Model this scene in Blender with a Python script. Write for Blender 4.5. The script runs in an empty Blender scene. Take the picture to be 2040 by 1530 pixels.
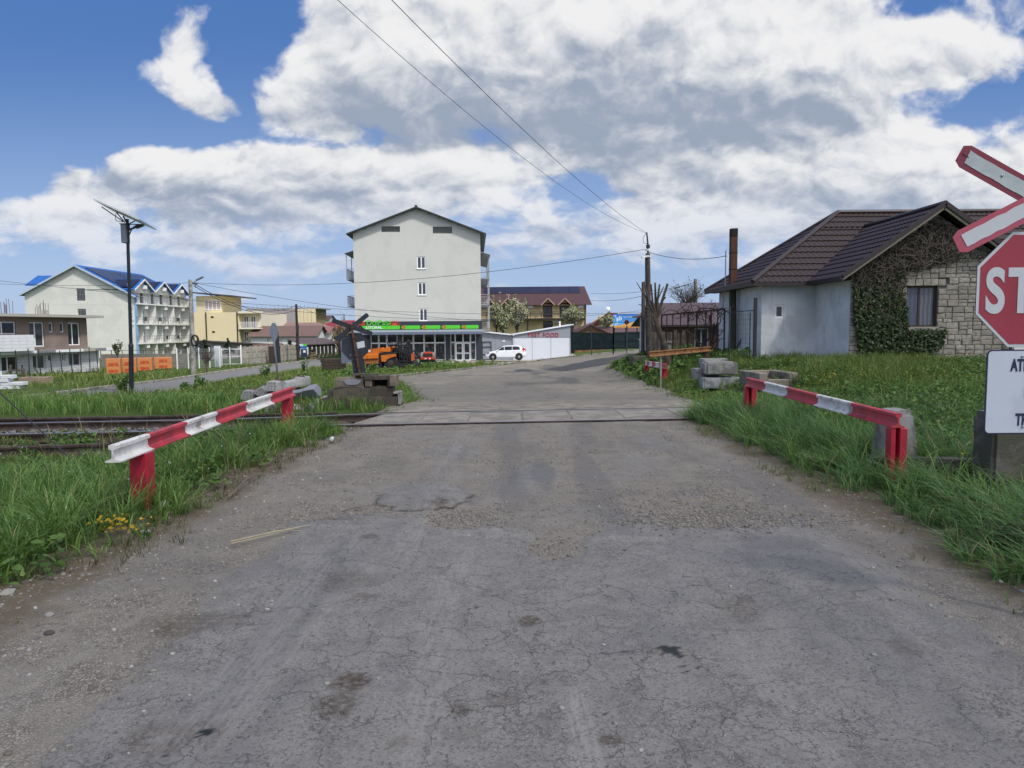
import bpy, bmesh, math, random
import numpy as np
from mathutils import Vector, Matrix, noise as mnoise
rng = np.random.default_rng(11); random.seed(11)
S = bpy.context.scene; COL = S.collection
PI = math.pi
# ------------------------------------------------------------------ camera
F = 1414.0; PITCH = math.atan(110/1414.0); ROLL = 0.008; CAMZ = 1.6
cp, sp = math.cos(PITCH), math.sin(PITCH); cr, sr = math.cos(ROLL), math.sin(ROLL)
FW = Vector((0, cp, -sp)); U0 = Vector((0, sp, cp)); R0 = Vector((1, 0, 0))
RT = R0*cr - U0*sr; UP = U0*cr + R0*sr
CAM = Vector((0, 0, CAMZ))
cd = bpy.data.cameras.new('camera'); cam = bpy.data.objects.new('camera', cd); COL.objects.link(cam)
cd.sensor_width = 36; cd.lens = 36*F/2040; cd.clip_end = 9000; cd.clip_start = 0.05
M = Matrix((RT, UP, -FW)).transposed().to_4x4(); M.translation = CAM; cam.matrix_world = M
S.camera = cam
def ray(px, py): return FW + RT*((px-1020)/F) + UP*((765-py)/F)
def PY(px, py, Y):
    r = ray(px, py); return CAM + r*(Y/r.y)
def proj(p):
    v = Vector(p)-CAM; d = v.dot(FW); return (1020+F*v.dot(RT)/d, 765-F*v.dot(UP)/d)
def ss(a, b, x):
    t = np.clip((x-a)/(b-a), 0, 1); return t*t*(3-2*t)
def zt(x, y):
    x = np.asarray(x, float); y = np.asarray(y, float)
    drop = 1.9*(1-np.exp(-np.maximum(0, y-15)/25))
    base = -drop*np.clip(1-.05*(x-2), .45, 1)
    w = ss(4.6, 8.6, x)*ss(12, 18, y)*(1-ss(36, 50, y))
    z = base*(1-w)+.4*w
    z = z-.10*ss(-3.3, -4.2, x)*(1-ss(13, 16, y))
    z = z+.12*ss(5.5, 8, x)*(1-ss(12, 18, y))
    return z
def zf(x, y): return float(zt(x, y))
def G(px, py):
    r = ray(px, py); t = 20.0
    for i in range(60):
        p = CAM+r*t; z = zf(p.x, p.y)
        tn = (z-CAMZ)/r.z if r.z < -1e-5 else t
        t = .5*t+.5*max(.5, min(tn, 4000))
    p = CAM+r*t; return Vector((p.x, p.y, zf(p.x, p.y)))
# ------------------------------------------------------------------ node helper
class T:
    def __init__(s, tree): s.t = tree; s.l = tree.links
    def n(s, typ, **kw):
        nd = s.t.nodes.new(typ)
        for k, v in kw.items(): setattr(nd, k, v)
        return nd
    def put(s, sock, v):
        if hasattr(v, 'is_output') or isinstance(v, bpy.types.NodeSocket): s.l.new(v, sock)
        else:
            if sock.type == 'RGBA' and not isinstance(v, (int, float)) and len(v) == 3: v = (*v, 1)
            sock.default_value = v
    def m(s, op, a, b=0.0, c=None, clamp=False):
        nd = s.n('ShaderNodeMath', operation=op, use_clamp=clamp); s.put(nd.inputs[0], a); s.put(nd.inputs[1], b)
        if c is not None: s.put(nd.inputs[2], c)
        return nd.outputs[0]
    def vm(s, op, a, b=(0, 0, 0), scale=None):
        nd = s.n('ShaderNodeVectorMath', operation=op); s.put(nd.inputs[0], a)
        if scale is not None: s.put(nd.inputs[3], scale)
        else: s.put(nd.inputs[1], b)
        return nd.outputs[1] if op in ('LENGTH', 'DISTANCE', 'DOT_PRODUCT') else nd.outputs[0]
    def mix(s, f, a, b, mode='MIX'):
        nd = s.n('ShaderNodeMix', data_type='RGBA', blend_type=mode, clamp_factor=True)
        s.put(nd.inputs[0], f); s.put(nd.inputs[6], a); s.put(nd.inputs[7], b); return nd.outputs[2]
    def noise(s, v, scale=5, detail=4, rough=.5, dist=0.0, lac=2.0, col=False):
        nd = s.n('ShaderNodeTexNoise'); s.put(nd.inputs['Vector'], v); s.put(nd.inputs['Scale'], scale)
        nd.inputs['Detail'].default_value = detail; nd.inputs['Roughness'].default_value = rough
        nd.inputs['Distortion'].default_value = dist; nd.inputs['Lacunarity'].default_value = lac
        return nd.outputs[1] if col else nd.outputs[0]
    def vor(s, v, scale=5, feature='F1', out=0, rand=1.0):
        nd = s.n('ShaderNodeTexVoronoi', feature=feature); s.put(nd.inputs['Vector'], v); s.put(nd.inputs['Scale'], scale)
        s.put(nd.inputs['Randomness'], rand); return nd.outputs[out]
    def ramp(s, f, a, b, lo=0.0, hi=1.0):
        nd = s.n('ShaderNodeMapRange', interpolation_type='SMOOTHSTEP'); s.put(nd.inputs[0], f)
        s.put(nd.inputs[1], a); s.put(nd.inputs[2], b); s.put(nd.inputs[3], lo); s.put(nd.inputs[4], hi); return nd.outputs[0]
    def sep(s, v):
        nd = s.n('ShaderNodeSeparateXYZ'); s.put(nd.inputs[0], v); return nd.outputs
    def comb(s, x, y, z):
        nd = s.n('ShaderNodeCombineXYZ'); s.put(nd.inputs[0], x); s.put(nd.inputs[1], y); s.put(nd.inputs[2], z); return nd.outputs[0]
    def attr(s, name, out='Fac'):
        return s.n('ShaderNodeAttribute', attribute_name=name).outputs[out]
    def bump(s, h, strength=.3, dist=.02):
        nd = s.n('ShaderNodeBump'); s.put(nd.inputs['Strength'], strength); nd.inputs['Distance'].default_value = dist
        s.put(nd.inputs['Height'], h); return nd.outputs[0]
MATS = {}
def base_mat(name):
    m = bpy.data.materials.new(name); m.use_nodes = True
    t = T(m.node_tree); p = m.node_tree.nodes['Principled BSDF']; return m, t, p
def mat(name, col, rough=.75, var=.12, scale=2.0, col2=None, f2=.5, s2=1.2, bump=0.0, bs=40, metal=0.0, spec=.4, streak=0.0, coat=0.0):
    """plain weathered surface: base colour with noise variation, an optional second colour in blotches, optional vertical streaks, bump"""
    if name in MATS: return MATS[name]
    m, t, p = base_mat(name); co = t.n('ShaderNodeTexCoord').outputs['Object']
    n1 = t.noise(co, scale, 6, .6); c = t.mix(n1, [x*(1-var*1.6) for x in col], [min(1, x*(1+var*1.6)) for x in col])
    if col2 is not None:
        n2 = t.noise(co, s2, 7, .65, .4); c = t.mix(t.ramp(n2, .62-f2*.4, .75-f2*.4), c, col2)
    if streak:
        sv = t.vm('MULTIPLY', co, (6, 6, .35)); n3 = t.noise(sv, 1.2, 5, .6)
        c = t.mix(t.m('MULTIPLY', t.ramp(n3, .5, .75), streak), c, [x*.45 for x in col])
    fine = t.noise(co, scale*22, 3, .6)
    c = t.mix(t.m('MULTIPLY', t.ramp(fine, .35, .75), var*.9), c, [x*.6 for x in col])
    t.put(p.inputs['Base Color'], c); p.inputs['Metallic'].default_value = metal
    t.put(p.inputs['Roughness'], t.m('ADD', t.m('MULTIPLY', n1, .15), rough-.075, clamp=True)); p.inputs['Specular IOR Level'].default_value = spec
    p.inputs['Coat Weight'].default_value = coat
    if bump: t.put(p.inputs['Normal'], t.bump(t.noise(co, bs, 5, .6), bump, .01))
    MATS[name] = m; return m
def leafmat(name, c1, c2, c3=None, trans=.35, rough=.55):
    """leaf / blade: colour runs over the per-leaf attribute 'tint'"""
    m, t, p = base_mat(name); a = t.attr('tint')
    c = t.mix(t.ramp(a, 0, .6), c1, c2)
    if c3 is not None: c = t.mix(t.ramp(a, .86, .95), c, c3)
    t.put(p.inputs['Base Color'], c); p.inputs['Roughness'].default_value = rough; p.inputs['Specular IOR Level'].default_value = .25
    tr = t.n('ShaderNodeBsdfTranslucent'); t.put(tr.inputs[0], t.mix(.5, c, (.12, .2, .02)))
    mx = t.n('ShaderNodeMixShader'); mx.inputs[0].default_value = trans
    t.l.new(p.outputs[0], mx.inputs[1]); t.l.new(tr.outputs[0], mx.inputs[2])
    t.l.new(mx.outputs[0], m.node_tree.nodes['Material Output'].inputs[0]); MATS[name] = m; return m
def glassmat(name, col=(.025, .03, .035), rough=.06, film=None):
    m, t, p = base_mat(name); co = t.n('ShaderNodeTexCoord').outputs['Object']
    c = t.mix(t.noise(co, .8, 3), [x*.5 for x in col], [x*1.6 for x in col])
    if film:
        w = t.vm('ADD', co, t.noise(co, 2.5, 3, .6, col=True))
        v = t.vor(w, 2.6, 'F1', 1); d = t.vor(w, 2.6, 'F1', 0)
        cc = t.mix(.55, v, (.16, .15, .11)); cc = t.mix(.6, cc, (.07, .075, .07))
        c = t.mix(t.ramp(d, .42, .22), c, cc)
    t.put(p.inputs['Base Color'], c); p.inputs['Roughness'].default_value = rough; p.inputs['Specular IOR Level'].default_value = .5
    MATS[name] = m; return m
# ------------------------------------------------------------------ mesh builder
class MB:
    def __init__(s): s.v = []; s.f = []; s.mi = []; s.k = 0; s.tf = None
    def add(s, vs, fs):
        o = len(s.v)
        for p in vs:
            p = Vector(p)
            s.v.append(tuple(s.tf @ p) if s.tf is not None else tuple(p))
        for f in fs: s.f.append(tuple(o+i for i in f)); s.mi.append(s.k)
    def box(s, x0, x1, y0, y1, z0, z1):
        s.add([(x0,y0,z0),(x1,y0,z0),(x1,y1,z0),(x0,y1,z0),(x0,y0,z1),(x1,y0,z1),(x1,y1,z1),(x0,y1,z1)],
              [(0,3,2,1),(4,5,6,7),(0,1,5,4),(1,2,6,5),(2,3,7,6),(3,0,4,7)])
    def cbox(s, c, d, rz=0, rx=0, ry=0):
        m = Matrix.Translation(c) @ Matrix.Rotation(rz,4,'Z') @ Matrix.Rotation(rx,4,'X') @ Matrix.Rotation(ry,4,'Y')
        x,y,z = d[0]/2,d[1]/2,d[2]/2
        vs = [m@Vector(p) for p in [(-x,-y,-z),(x,-y,-z),(x,y,-z),(-x,y,-z),(-x,-y,z),(x,-y,z),(x,y,z),(-x,y,z)]]
        s.add(vs, [(0,3,2,1),(4,5,6,7),(0,1,5,4),(1,2,6,5),(2,3,7,6),(3,0,4,7)])
    def quad(s, *p): s.add(p, [tuple(range(len(p)))])
    def prism(s, poly, d):
        """planar polygon (3D points) extruded by vector d"""
        n = len(poly); d = Vector(d); a = [Vector(p) for p in poly]; b = [p+d for p in a]
        s.add(a+b, [tuple(range(n))[::-1], tuple(range(n, 2*n))]+[(i,(i+1)%n,n+(i+1)%n,n+i) for i in range(n)])
    def bar(s, a, b, w, h=None, upv=(0,0,1)):
        a = Vector(a); b = Vector(b); h = h or w; d = (b-a)
        if d.length < 1e-6: return
        d.normalize(); u = Vector(upv)
        if abs(d.dot(u)) > .98: u = Vector((0,1,0))
        r = d.cross(u).normalized()*(w/2); u = r.cross(d).normalized()*(h/2)
        s.add([a-r-u,a+r-u,a+r+u,a-r+u,b-r-u,b+r-u,b+r+u,b-r+u],[(0,3,2,1),(4,5,6,7),(0,1,5,4),(1,2,6,5),(2,3,7,6),(3,0,4,7)])
    def tube(s, pts, r, n=6, cap=True):
        pts = [Vector(p) for p in pts]; N = len(pts)
        rs = r if isinstance(r, (list, tuple)) else [r]*N
        vs = []; ref = None
        for i in range(N):
            d = (pts[min(i+1,N-1)]-pts[max(i-1,0)]).normalized()
            if ref is None: ref = Vector((0,0,1)) if abs(d.z) < .9 else Vector((1,0,0))
            a = d.cross(ref)
            if a.length < 1e-4: a = d.cross(Vector((.3,1,.2)))
            a.normalize(); b = a.cross(d).normalized(); ref = b
            for k in range(n):
                t = 2*PI*k/n; vs.append(pts[i]+(a*math.cos(t)+b*math.sin(t))*rs[i])
        fs = [(i*n+k, i*n+(k+1)%n, (i+1)*n+(k+1)%n, (i+1)*n+k) for i in range(N-1) for k in range(n)]
        if cap: fs += [tuple(range(n))[::-1], tuple((N-1)*n+k for k in range(n))]
        s.add(vs, fs)
    def lathe(s, c, axis, prof, n=16):
        """prof: list of (radius, distance along axis)"""
        ax = Vector(axis).normalized(); a = ax.cross(Vector((0,0,1)) if abs(ax.z) < .9 else Vector((1,0,0))).normalized(); b = ax.cross(a); c = Vector(c)
        vs = [c+ax*h+(a*math.cos(2*PI*k/n)+b*math.sin(2*PI*k/n))*r for r,h in prof for k in range(n)]
        N = len(prof); fs = [(i*n+k,i*n+(k+1)%n,(i+1)*n+(k+1)%n,(i+1)*n+k) for i in range(N-1) for k in range(n)]
        fs += [tuple(range(n))[::-1], tuple((N-1)*n+k for k in range(n))]; s.add(vs, fs)
    def build(s, name, m, parent=None, bevel=0.0, smooth=False, seg=1):
        me = bpy.data.meshes.new(name); me.from_pydata(s.v, [], s.f)
        for x in (m if isinstance(m, (list, tuple)) else [m]): me.materials.append(x)
        me.polygons.foreach_set('material_index', s.mi)
        bm = bmesh.new(); bm.from_mesh(me); bmesh.ops.recalc_face_normals(bm, faces=bm.faces)
        if bevel: bmesh.ops.bevel(bm, geom=[e for e in bm.edges if e.calc_face_angle(0) > .5], offset=bevel, segments=seg, affect='EDGES', clamp_overlap=True)
        bm.to_mesh(me); bm.free()
        if smooth: me.shade_smooth() if smooth is True else me.shade_smooth()
        me.update(); o = bpy.data.objects.new(name, me); COL.objects.link(o)
        if parent is not None: o.parent = parent
        if smooth == 'auto':
            me.set_sharp_from_angle(angle=.6)
        return o
def tag(o, label, cat, group=None):
    o['label'] = label; o['category'] = cat
    if group: o['group'] = group
    return o
def root(name, label, cat, loc=(0,0,0), rz=0.0, group=None):
    o = bpy.data.objects.new(name, None); COL.objects.link(o); o.location = loc; o.rotation_euler = (0,0,rz); o.empty_display_size = .2
    return tag(o, label, cat, group)
def structure(o, kind='structure'): o['kind'] = kind; return o
def dup(r, loc=None, rz=None, label=None, group=None):
    c = r.copy(); COL.objects.link(c)
    if loc is not None: c.location = loc
    if rz is not None: c.rotation_euler = (0,0,rz)
    if label: c['label'] = label
    if group: c['group'] = group
    def rec(src, dst):
        for ch in [o for o in bpy.data.objects if o.parent == src]:
            d = ch.copy(); COL.objects.link(d); d.parent = dst; rec(ch, d)
    rec(r, c); return c
def npmesh(name, V, Fc, m, parent=None, attrs=None, smooth=False, loops=None):
    """numpy mesh: V (n,3); Fc (m,k) all faces with k corners, or list of such arrays"""
    me = bpy.data.meshes.new(name); Fl = Fc if isinstance(Fc, list) else [Fc]
    nv = len(V); me.vertices.add(nv); me.vertices.foreach_set('co', np.asarray(V, np.float32).ravel())
    tot = sum(f.size for f in Fl); nf = sum(len(f) for f in Fl)
    me.loops.add(tot); me.polygons.add(nf)
    me.loops.foreach_set('vertex_index', np.concatenate([f.ravel() for f in Fl]).astype(np.int32))
    cnt = np.concatenate([np.full(len(f), f.shape[1]) for f in Fl]); st = np.concatenate([[0], np.cumsum(cnt)[:-1]])
    me.polygons.foreach_set('loop_start', st.astype(np.int32))
    try: me.polygons.foreach_set('loop_total', cnt.astype(np.int32))
    except Exception: pass
    for x in (m if isinstance(m, (list, tuple)) else [m]): me.materials.append(x)
    for k, a in (attrs or {}).items():
        at = me.attributes.new(k, 'FLOAT', 'POINT'); at.data.foreach_set('value', np.asarray(a, np.float32))
    me.update(calc_edges=True); me.validate()
    if smooth: me.shade_smooth()
    o = bpy.data.objects.new(name, me); COL.objects.link(o)
    if parent is not None: o.parent = parent
    return o
def vnoise(x, y, seed=0):
    """value noise, numpy"""
    xi = np.floor(x).astype(np.int64); yi = np.floor(y).astype(np.int64); fx = x-xi; fy = y-yi
    fx = fx*fx*(3-2*fx); fy = fy*fy*(3-2*fy)
    def h(a, b):
        n = (a*374761393+b*668265263+seed*1442695041) & 0xffffffff
        n = ((n ^ (n >> 13))*1274126177) & 0xffffffff
        return ((n ^ (n >> 16)) & 0xffff)/65535.0
    return (h(xi,yi)*(1-fx)+h(xi+1,yi)*fx)*(1-fy)+(h(xi,yi+1)*(1-fx)+h(xi+1,yi+1)*fx)*fy
def fbm(x, y, o=4, seed=0, g=.5):
    s = 0; a = 1; t = 0
    for i in range(o): s = s+a*vnoise(x*2**i, y*2**i, seed+i*17); t += a; a *= g
    return s/t
# ------------------------------------------------------------------ wall with openings
def clip_poly(poly, planes):
    for a, b, c in planes:
        out = []
        for i in range(len(poly)):
            p, q = poly[i], poly[(i+1) % len(poly)]; fp = a*p[0]+b*p[1]-c; fq = a*q[0]+b*q[1]-c
            if fp <= 0: out.append(p)
            if fp*fq < 0: t = fp/(fp-fq); out.append((p[0]+(q[0]-p[0])*t, p[1]+(q[1]-p[1])*t))
        poly = out
        if len(poly) < 3: return []
    return poly
def facade(mb, u0, u1, v0, v1, holes=(), o=(0,0,0), u=(1,0,0), v=(0,0,1), n=(0,-1,0), depth=.15, planes=()):
    """flat wall in the u,v plane with rectangular openings and reveals going inwards by depth"""
    o, u, v, n = Vector(o), Vector(u), Vector(v), Vector(n)
    P = lambda a, b, d=0: o+u*a+v*b-n*d
    us = sorted({u0, u1, *[h[0] for h in holes], *[h[2] for h in holes]}); vs = sorted({v0, v1, *[h[1] for h in holes], *[h[3] for h in holes]})
    for i in range(len(us)-1):
        for j in range(len(vs)-1):
            cu, cv = (us[i]+us[i+1])/2, (vs[j]+vs[j+1])/2
            if any(h[0] < cu < h[2] and h[1] < cv < h[3] for h in holes): continue
            pl = clip_poly([(us[i],vs[j]),(us[i+1],vs[j]),(us[i+1],vs[j+1]),(us[i],vs[j+1])], planes)
            if pl: mb.quad(*[P(a, b) for a, b in pl])
    for a0, b0, a1, b1 in holes:
        for (p, q) in (((a0,b0),(a1,b0)),((a1,b0),(a1,b1)),((a1,b1),(a0,b1)),((a0,b1),(a0,b0))):
            mb.quad(P(*p), P(*q), P(*q, depth), P(*p, depth))
def window(parent, a0, b0, a1, b1, fm, gm, o=(0,0,0), u=(1,0,0), v=(0,0,1), n=(0,-1,0), inset=.10, fw=.06, mull=(.5,), trans=(), name='window', sill=None, bars=None):
    """frame ring with mullions, set inset behind the wall face; pane as sub-part"""
    o, u, v, n = Vector(o), Vector(u), Vector(v), Vector(n)
    mb = MB()
    def bx(m, x0, x1, y0, y1, d0, d1):
        pts = [o+u*x+v*y-n*d for d in (d0, d1) for (x, y) in ((x0,y0),(x1,y0),(x1,y1),(x0,y1))]
        m.add(pts, [(0,3,2,1),(4,5,6,7),(0,1,5,4),(1,2,6,5),(2,3,7,6),(3,0,4,7)])
    i0, i1 = inset-.03, inset+.03
    bx(mb,a0,a1,b0,b0+fw,i0,i1); bx(mb,a0,a1,b1-fw,b1,i0,i1); bx(mb,a0,a0+fw,b0+fw,b1-fw,i0,i1); bx(mb,a1-fw,a1,b0+fw,b1-fw,i0,i1)
    for q in mull: c = a0+(a1-a0)*q; bx(mb,c-fw*.6,c+fw*.6,b0+fw,b1-fw,i0+.004,i1)
    for q in trans: c = b0+(b1-b0)*q; bx(mb,a0+fw,a1-fw,c-fw*.5,c+fw*.5,i0+.008,i1-.004)
    w = mb.build(name, fm, parent)
    pm = MB(); pm.quad(*[o+u*x+v*y-n*inset for x, y in ((a0+.01,b0+.01),(a1-.01,b0+.01),(a1-.01,b1-.01),(a0+.01,b1-.01))])
    pm.build('pane', gm, w)
    if sill is not None:
        sm = MB(); bx(sm, a0-.06, a1+.06, b0-.05, b0-.003, -.06, inset-.04); sm.build('sill', sill, w)
    if bars is not None:
        bm_ = MB(); k = 6
        for q in range(1, k): c = a0+(a1-a0)*q/k; bx(bm_, c-.015, c+.015, b0, b1, .0, .03)
        for q in (.15, .5, .85): c = b0+(b1-b0)*q; bx(bm_, a0, a1, c-.015, c+.015, .005, .025)
        bm_.build('security_bars', bars, w)
    return w
def text_mesh(name, s, size, m, parent, loc, rot=(PI/2,0,0), sx=1.0, ext=.01, off=0.0, align='LEFT', space=1.0):
    cu = bpy.data.curves.new('txt', 'FONT'); cu.body = s; cu.size = size; cu.extrude = ext; cu.offset = off; cu.align_x = align; cu.space_character = space
    o = bpy.data.objects.new('txt', cu); COL.objects.link(o)
    dg = bpy.context.evaluated_depsgraph_get(); me = bpy.data.meshes.new_from_object(o.evaluated_get(dg)); me.name = name
    bpy.data.objects.remove(o); bpy.data.curves.remove(cu)
    mt = Matrix.Translation(loc) @ (Matrix.Rotation(rot[2],4,'Z') @ Matrix.Rotation(rot[1],4,'Y') @ Matrix.Rotation(rot[0],4,'X')) @ Matrix.Diagonal((sx,1,1,1))
    me.transform(mt); me.materials.clear(); me.materials.append(m)
    r = bpy.data.objects.new(name, me); COL.objects.link(r); r.parent = parent; return r
# ------------------------------------------------------------------ shared materials
WHITE = mat('white_pvc', (.78,.79,.80), .35, .04)
GLASS = glassmat('window_glass'); GLASSB = glassmat('window_glass_blue', (.05,.06,.08), .08)
STEEL = mat('galvanised_steel', (.36,.38,.40), .45, .12, 6, metal=.7)
DARKM = mat('dark_steel', (.045,.05,.058), .5, .15, 5, metal=.3)
BLACK = mat('black_rubber', (.018,.018,.02), .75, .2, 8)
RUST = mat('rusty_steel', (.075,.042,.03), .85, .3, 6, (.12,.06,.035), .5, 4, bump=.3)
CONC = mat('weathered_concrete', (.30,.30,.28), .9, .2, 3, (.16,.155,.14), .45, 2.2, bump=.5, bs=35)
CONCL = mat('pale_concrete', (.38,.39,.39), .9, .18, 3, (.22,.225,.22), .4, 3, bump=.5, bs=30)
WOOD = mat('grey_wood', (.13,.11,.09), .9, .3, 5, (.07,.06,.05), .5, 3, bump=.4, bs=25, streak=.5)
# ------------------------------------------------------------------ sky, sun
S.view_settings.view_transform = 'Standard'; S.view_settings.look = 'None'; S.view_settings.gamma = 1; S.view_settings.exposure = -0.10
SUN = Vector((.80, -.86, 1.62)).normalized()      # towards the sun: behind the camera, to the right, high
sl = bpy.data.lights.new('sun', 'SUN'); sl.energy = 4.0; sl.angle = math.radians(6); sl.color = (1, .95, .87)
so = bpy.data.objects.new('sun', sl); COL.objects.link(so); so.rotation_euler = (-SUN).to_track_quat('-Z', 'Y').to_euler()
W = bpy.data.worlds.new('World'); S.world = W; W.use_nodes = True
# unseen cloud added to shade the foreground: it hangs behind and above the camera and takes the direct sun off the near road and the right-hand house
bm = bmesh.new(); bmesh.ops.create_icosphere(bm, subdivisions=5, radius=1)
c_ = Vector((25,-5,0))+SUN*(420/SUN.z); ro = Matrix.Rotation(math.radians(35),3,'Z')
for v in bm.verts:
    p = v.co.copy(); q = 1+.16*mnoise.fractal(p*1.9, 1.0, 2.0, 4)+.05*abs(mnoise.noise(p*7)); z = p.z*(16 if p.z > 0 else 5)
    v.co = ro @ Vector((p.x*62*q, p.y*41*q, 0)); v.co.z = z*q
me = bpy.data.meshes.new('shade_cloud'); bm.to_mesh(me); bm.free(); me.shade_smooth(); cl = bpy.data.objects.new('shade_cloud', me); COL.objects.link(cl); cl.location = c_; cl['kind'] = 'structure'
cmat = bpy.data.materials.new('shade_cloud_white'); cmat.use_nodes = True; ct = T(cmat.node_tree); pr = cmat.node_tree.nodes['Principled BSDF']; pr.inputs['Base Color'].default_value = (.9,.92,.95,1); pr.inputs['Roughness'].default_value = 1; pr.inputs['Alpha'].default_value = .6; me.materials.append(cmat)
t = T(W.node_tree); bg = W.node_tree.nodes['Background']
sky = t.n('ShaderNodeTexSky', sky_type='NISHITA'); sky.sun_disc = False
sky.sun_elevation = math.asin(SUN.z); sky.sun_rotation = math.atan2(SUN.x, SUN.y); sky.air_density = 1.0; sky.dust_density = .6; sky.ozone_density = 2.5
dirv = t.n('ShaderNodeTexCoord').outputs['Generated']
X_, Y_, Z_ = t.sep(dirv)
yy = t.m('MAXIMUM', Y_, .12)
U_ = t.m('MULTIPLY_ADD', t.m('DIVIDE', X_, yy), 1414.0, 1020.0)
E_ = t.m('DIVIDE', t.m('MAXIMUM', Z_, 0.0), yy); V_ = t.m('MULTIPLY_ADD', E_, -1414.0, 655.0)
front = t.ramp(Y_, .12, .35)
# cx, cy, rx, ry (in degrees-like units of the tangent plane), weight, how grey its base is
ELL = [(1160,105,530,200,1.15,1.0),(1400,230,260,75,.7,1.0),(640,170,150,105,.60,.55),(1560,150,240,160,.9,.75),(1000,30,420,90,.5,.1),(470,345,270,84,.95,.9),(250,330,110,60,.45,.5),(660,350,80,75,.5,.55),
       (960,345,330,42,.60,.6),(1290,395,90,45,.5,.6),(1480,350,160,70,.75,.6),(1740,375,280,95,.85,.6),(1990,330,170,110,.60,.5),(1850,135,190,64,.85,.45),(2000,20,90,55,.5,.3),(1640,290,130,50,.4,.4),
       (345,110,95,80,.50,.2),(430,60,90,75,.48,.2),(405,165,95,85,.52,.3),(445,225,70,50,.46,.3),(15,275,80,34,.60,.2),(148,342,34,28,.60,.2),(1000,500,2600,125,.36,.3),(120,415,230,34,.34,.6),(330,462,220,30,.24,.6),(860,415,260,34,.30,.6),(1150,455,260,36,.32,.7),(1560,465,220,44,.34,.7),(520,520,260,22,.22,.5),(1450,535,260,22,.2,.5),(900,520,220,22,.22,.4),(2300,100,260,260,.4,.6),(-350,120,300,200,.3,.5)]
NEG = [(150,120,290,200,.75),(260,250,150,60,.6),(530,70,75,95,.95),(500,190,28,60,.6),(1720,60,0,0,0),(1830,235,200,40,.50),(1370,345,62,22,.38),(1790,45,70,50,.35),(1160,365,60,16,.15),(900,640,1400,25,.2),(440,262,170,24,.55),(620,278,90,14,.4),(160,250,140,40,.4),(100,560,300,30,.12)]
def ell(wu, wv, cx, cy, rx, ry, w):
    a = t.m('MULTIPLY', t.m('SUBTRACT', wu, cx), 1.0/rx); b = t.m('MULTIPLY', t.m('SUBTRACT', wv, cy), 1.0/ry)
    r2 = t.m('ADD', t.m('MULTIPLY', a, a), t.m('MULTIPLY', b, b))
    return t.m('DIVIDE', w, t.m('ADD', 1.0, t.m('POWER', r2, 2.6))), b
def coords(u, e): return t.comb(t.m('MULTIPLY', u, 1/470.0), t.m('MULTIPLY', t.m('LOGARITHM', t.m('ADD', e, .20), math.e), 2.0), 3.7)
co = coords(U_, E_)
warp = t.vm('SCALE', t.vm('SUBTRACT', t.noise(co, 2.2, 4, .55, col=True), (.5,.5,.5)), scale=.30)
c2 = t.vm('ADD', co, warp); wx, wy, _z = t.sep(warp)
wu = t.m('MULTIPLY_ADD', wx, 420.0, U_); wv = t.m('MULTIPLY_ADD', wy, 330.0, V_)
L = N_s = None
for cx, cy, rx, ry, w, gk in ELL:
    g_, b_ = ell(wu, wv, cx, cy, rx, ry, w); g2 = t.m('MULTIPLY', g_, g_)
    sh = t.m('MULTIPLY', t.m('MULTIPLY', g2, gk), t.m('MINIMUM', t.m('MAXIMUM', t.m('ADD', b_, .15), -.9), 1.1))
    L = g_ if L is None else t.m('ADD', L, g_)
    N_s = (sh, g2) if N_s is None else (t.m('ADD', N_s[0], sh), t.m('ADD', N_s[1], g2))
for cx, cy, rx, ry, w in NEG:
    if w: L = t.m('SUBTRACT', L, ell(wu, wv, cx, cy, rx, ry, w)[0])
shade = t.m('MULTIPLY', t.m('DIVIDE', N_s[0], t.m('ADD', N_s[1], .02)), front)
nb = t.noise(c2, 2.5, 11, .55); ne = t.noise(t.vm('ADD', c2, (.03, .065, 0)), 2.5, 6, .55)
f = t.m('MULTIPLY', t.m('SUBTRACT', nb, .5), 3.3)
d0 = t.m('ADD', f, t.m('MULTIPLY_ADD', t.m('SUBTRACT', L, .47), front, .0))
alpha = t.ramp(d0, -.14, .42)
emb = t.m('SUBTRACT', nb, ne)
n2 = t.noise(t.vm('ADD', c2, (7.1, 2.3, 0)), 2.6, 9, .54)
bs = t.m('ADD', shade, t.m('MULTIPLY', t.m('SUBTRACT', n2, .5), 1.7))
lum = t.m('SUBTRACT', .99, t.m('MULTIPLY', t.ramp(bs, -.50, 1.0), .62))
lum = t.m('ADD', lum, t.m('MULTIPLY', emb, 1.9))
lum = t.m('SUBTRACT', lum, t.m('MULTIPLY', t.ramp(d0, .5, 1.6), .04))
lum = t.m('MAXIMUM', t.m('MINIMUM', lum, 1.06), .34)
ccol = t.mix(t.ramp(lum, .30, 1.0), (.35,.415,.535), (.95,.95,.96))
ccol = t.mix(t.ramp(E_, .20, .0), ccol, t.mix(.60, ccol, (.57,.66,.90)))
blue = t.vm('SCALE', sky.outputs[0], scale=.105)
blue = t.mix(t.ramp(E_, .0, .42), t.mix(.75, blue, (.44,.60,.93)), t.mix(.7, blue, (.075,.215,.60)))
thin = t.ramp(E_, .04, .25, .72, 1.0)
fin = t.mix(t.m('MULTIPLY', alpha, thin), blue, ccol)
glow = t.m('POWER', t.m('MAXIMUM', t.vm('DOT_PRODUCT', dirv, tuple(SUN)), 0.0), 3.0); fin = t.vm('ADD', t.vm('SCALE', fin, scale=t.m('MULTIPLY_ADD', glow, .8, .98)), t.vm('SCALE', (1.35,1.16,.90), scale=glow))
below = t.ramp(Z_, .0, -.05); fin = t.mix(below, fin, (.16,.16,.14))
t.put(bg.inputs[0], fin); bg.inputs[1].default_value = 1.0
W.cycles.sampling_method = 'MANUAL'; W.cycles.sample_map_resolution = 512
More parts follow.
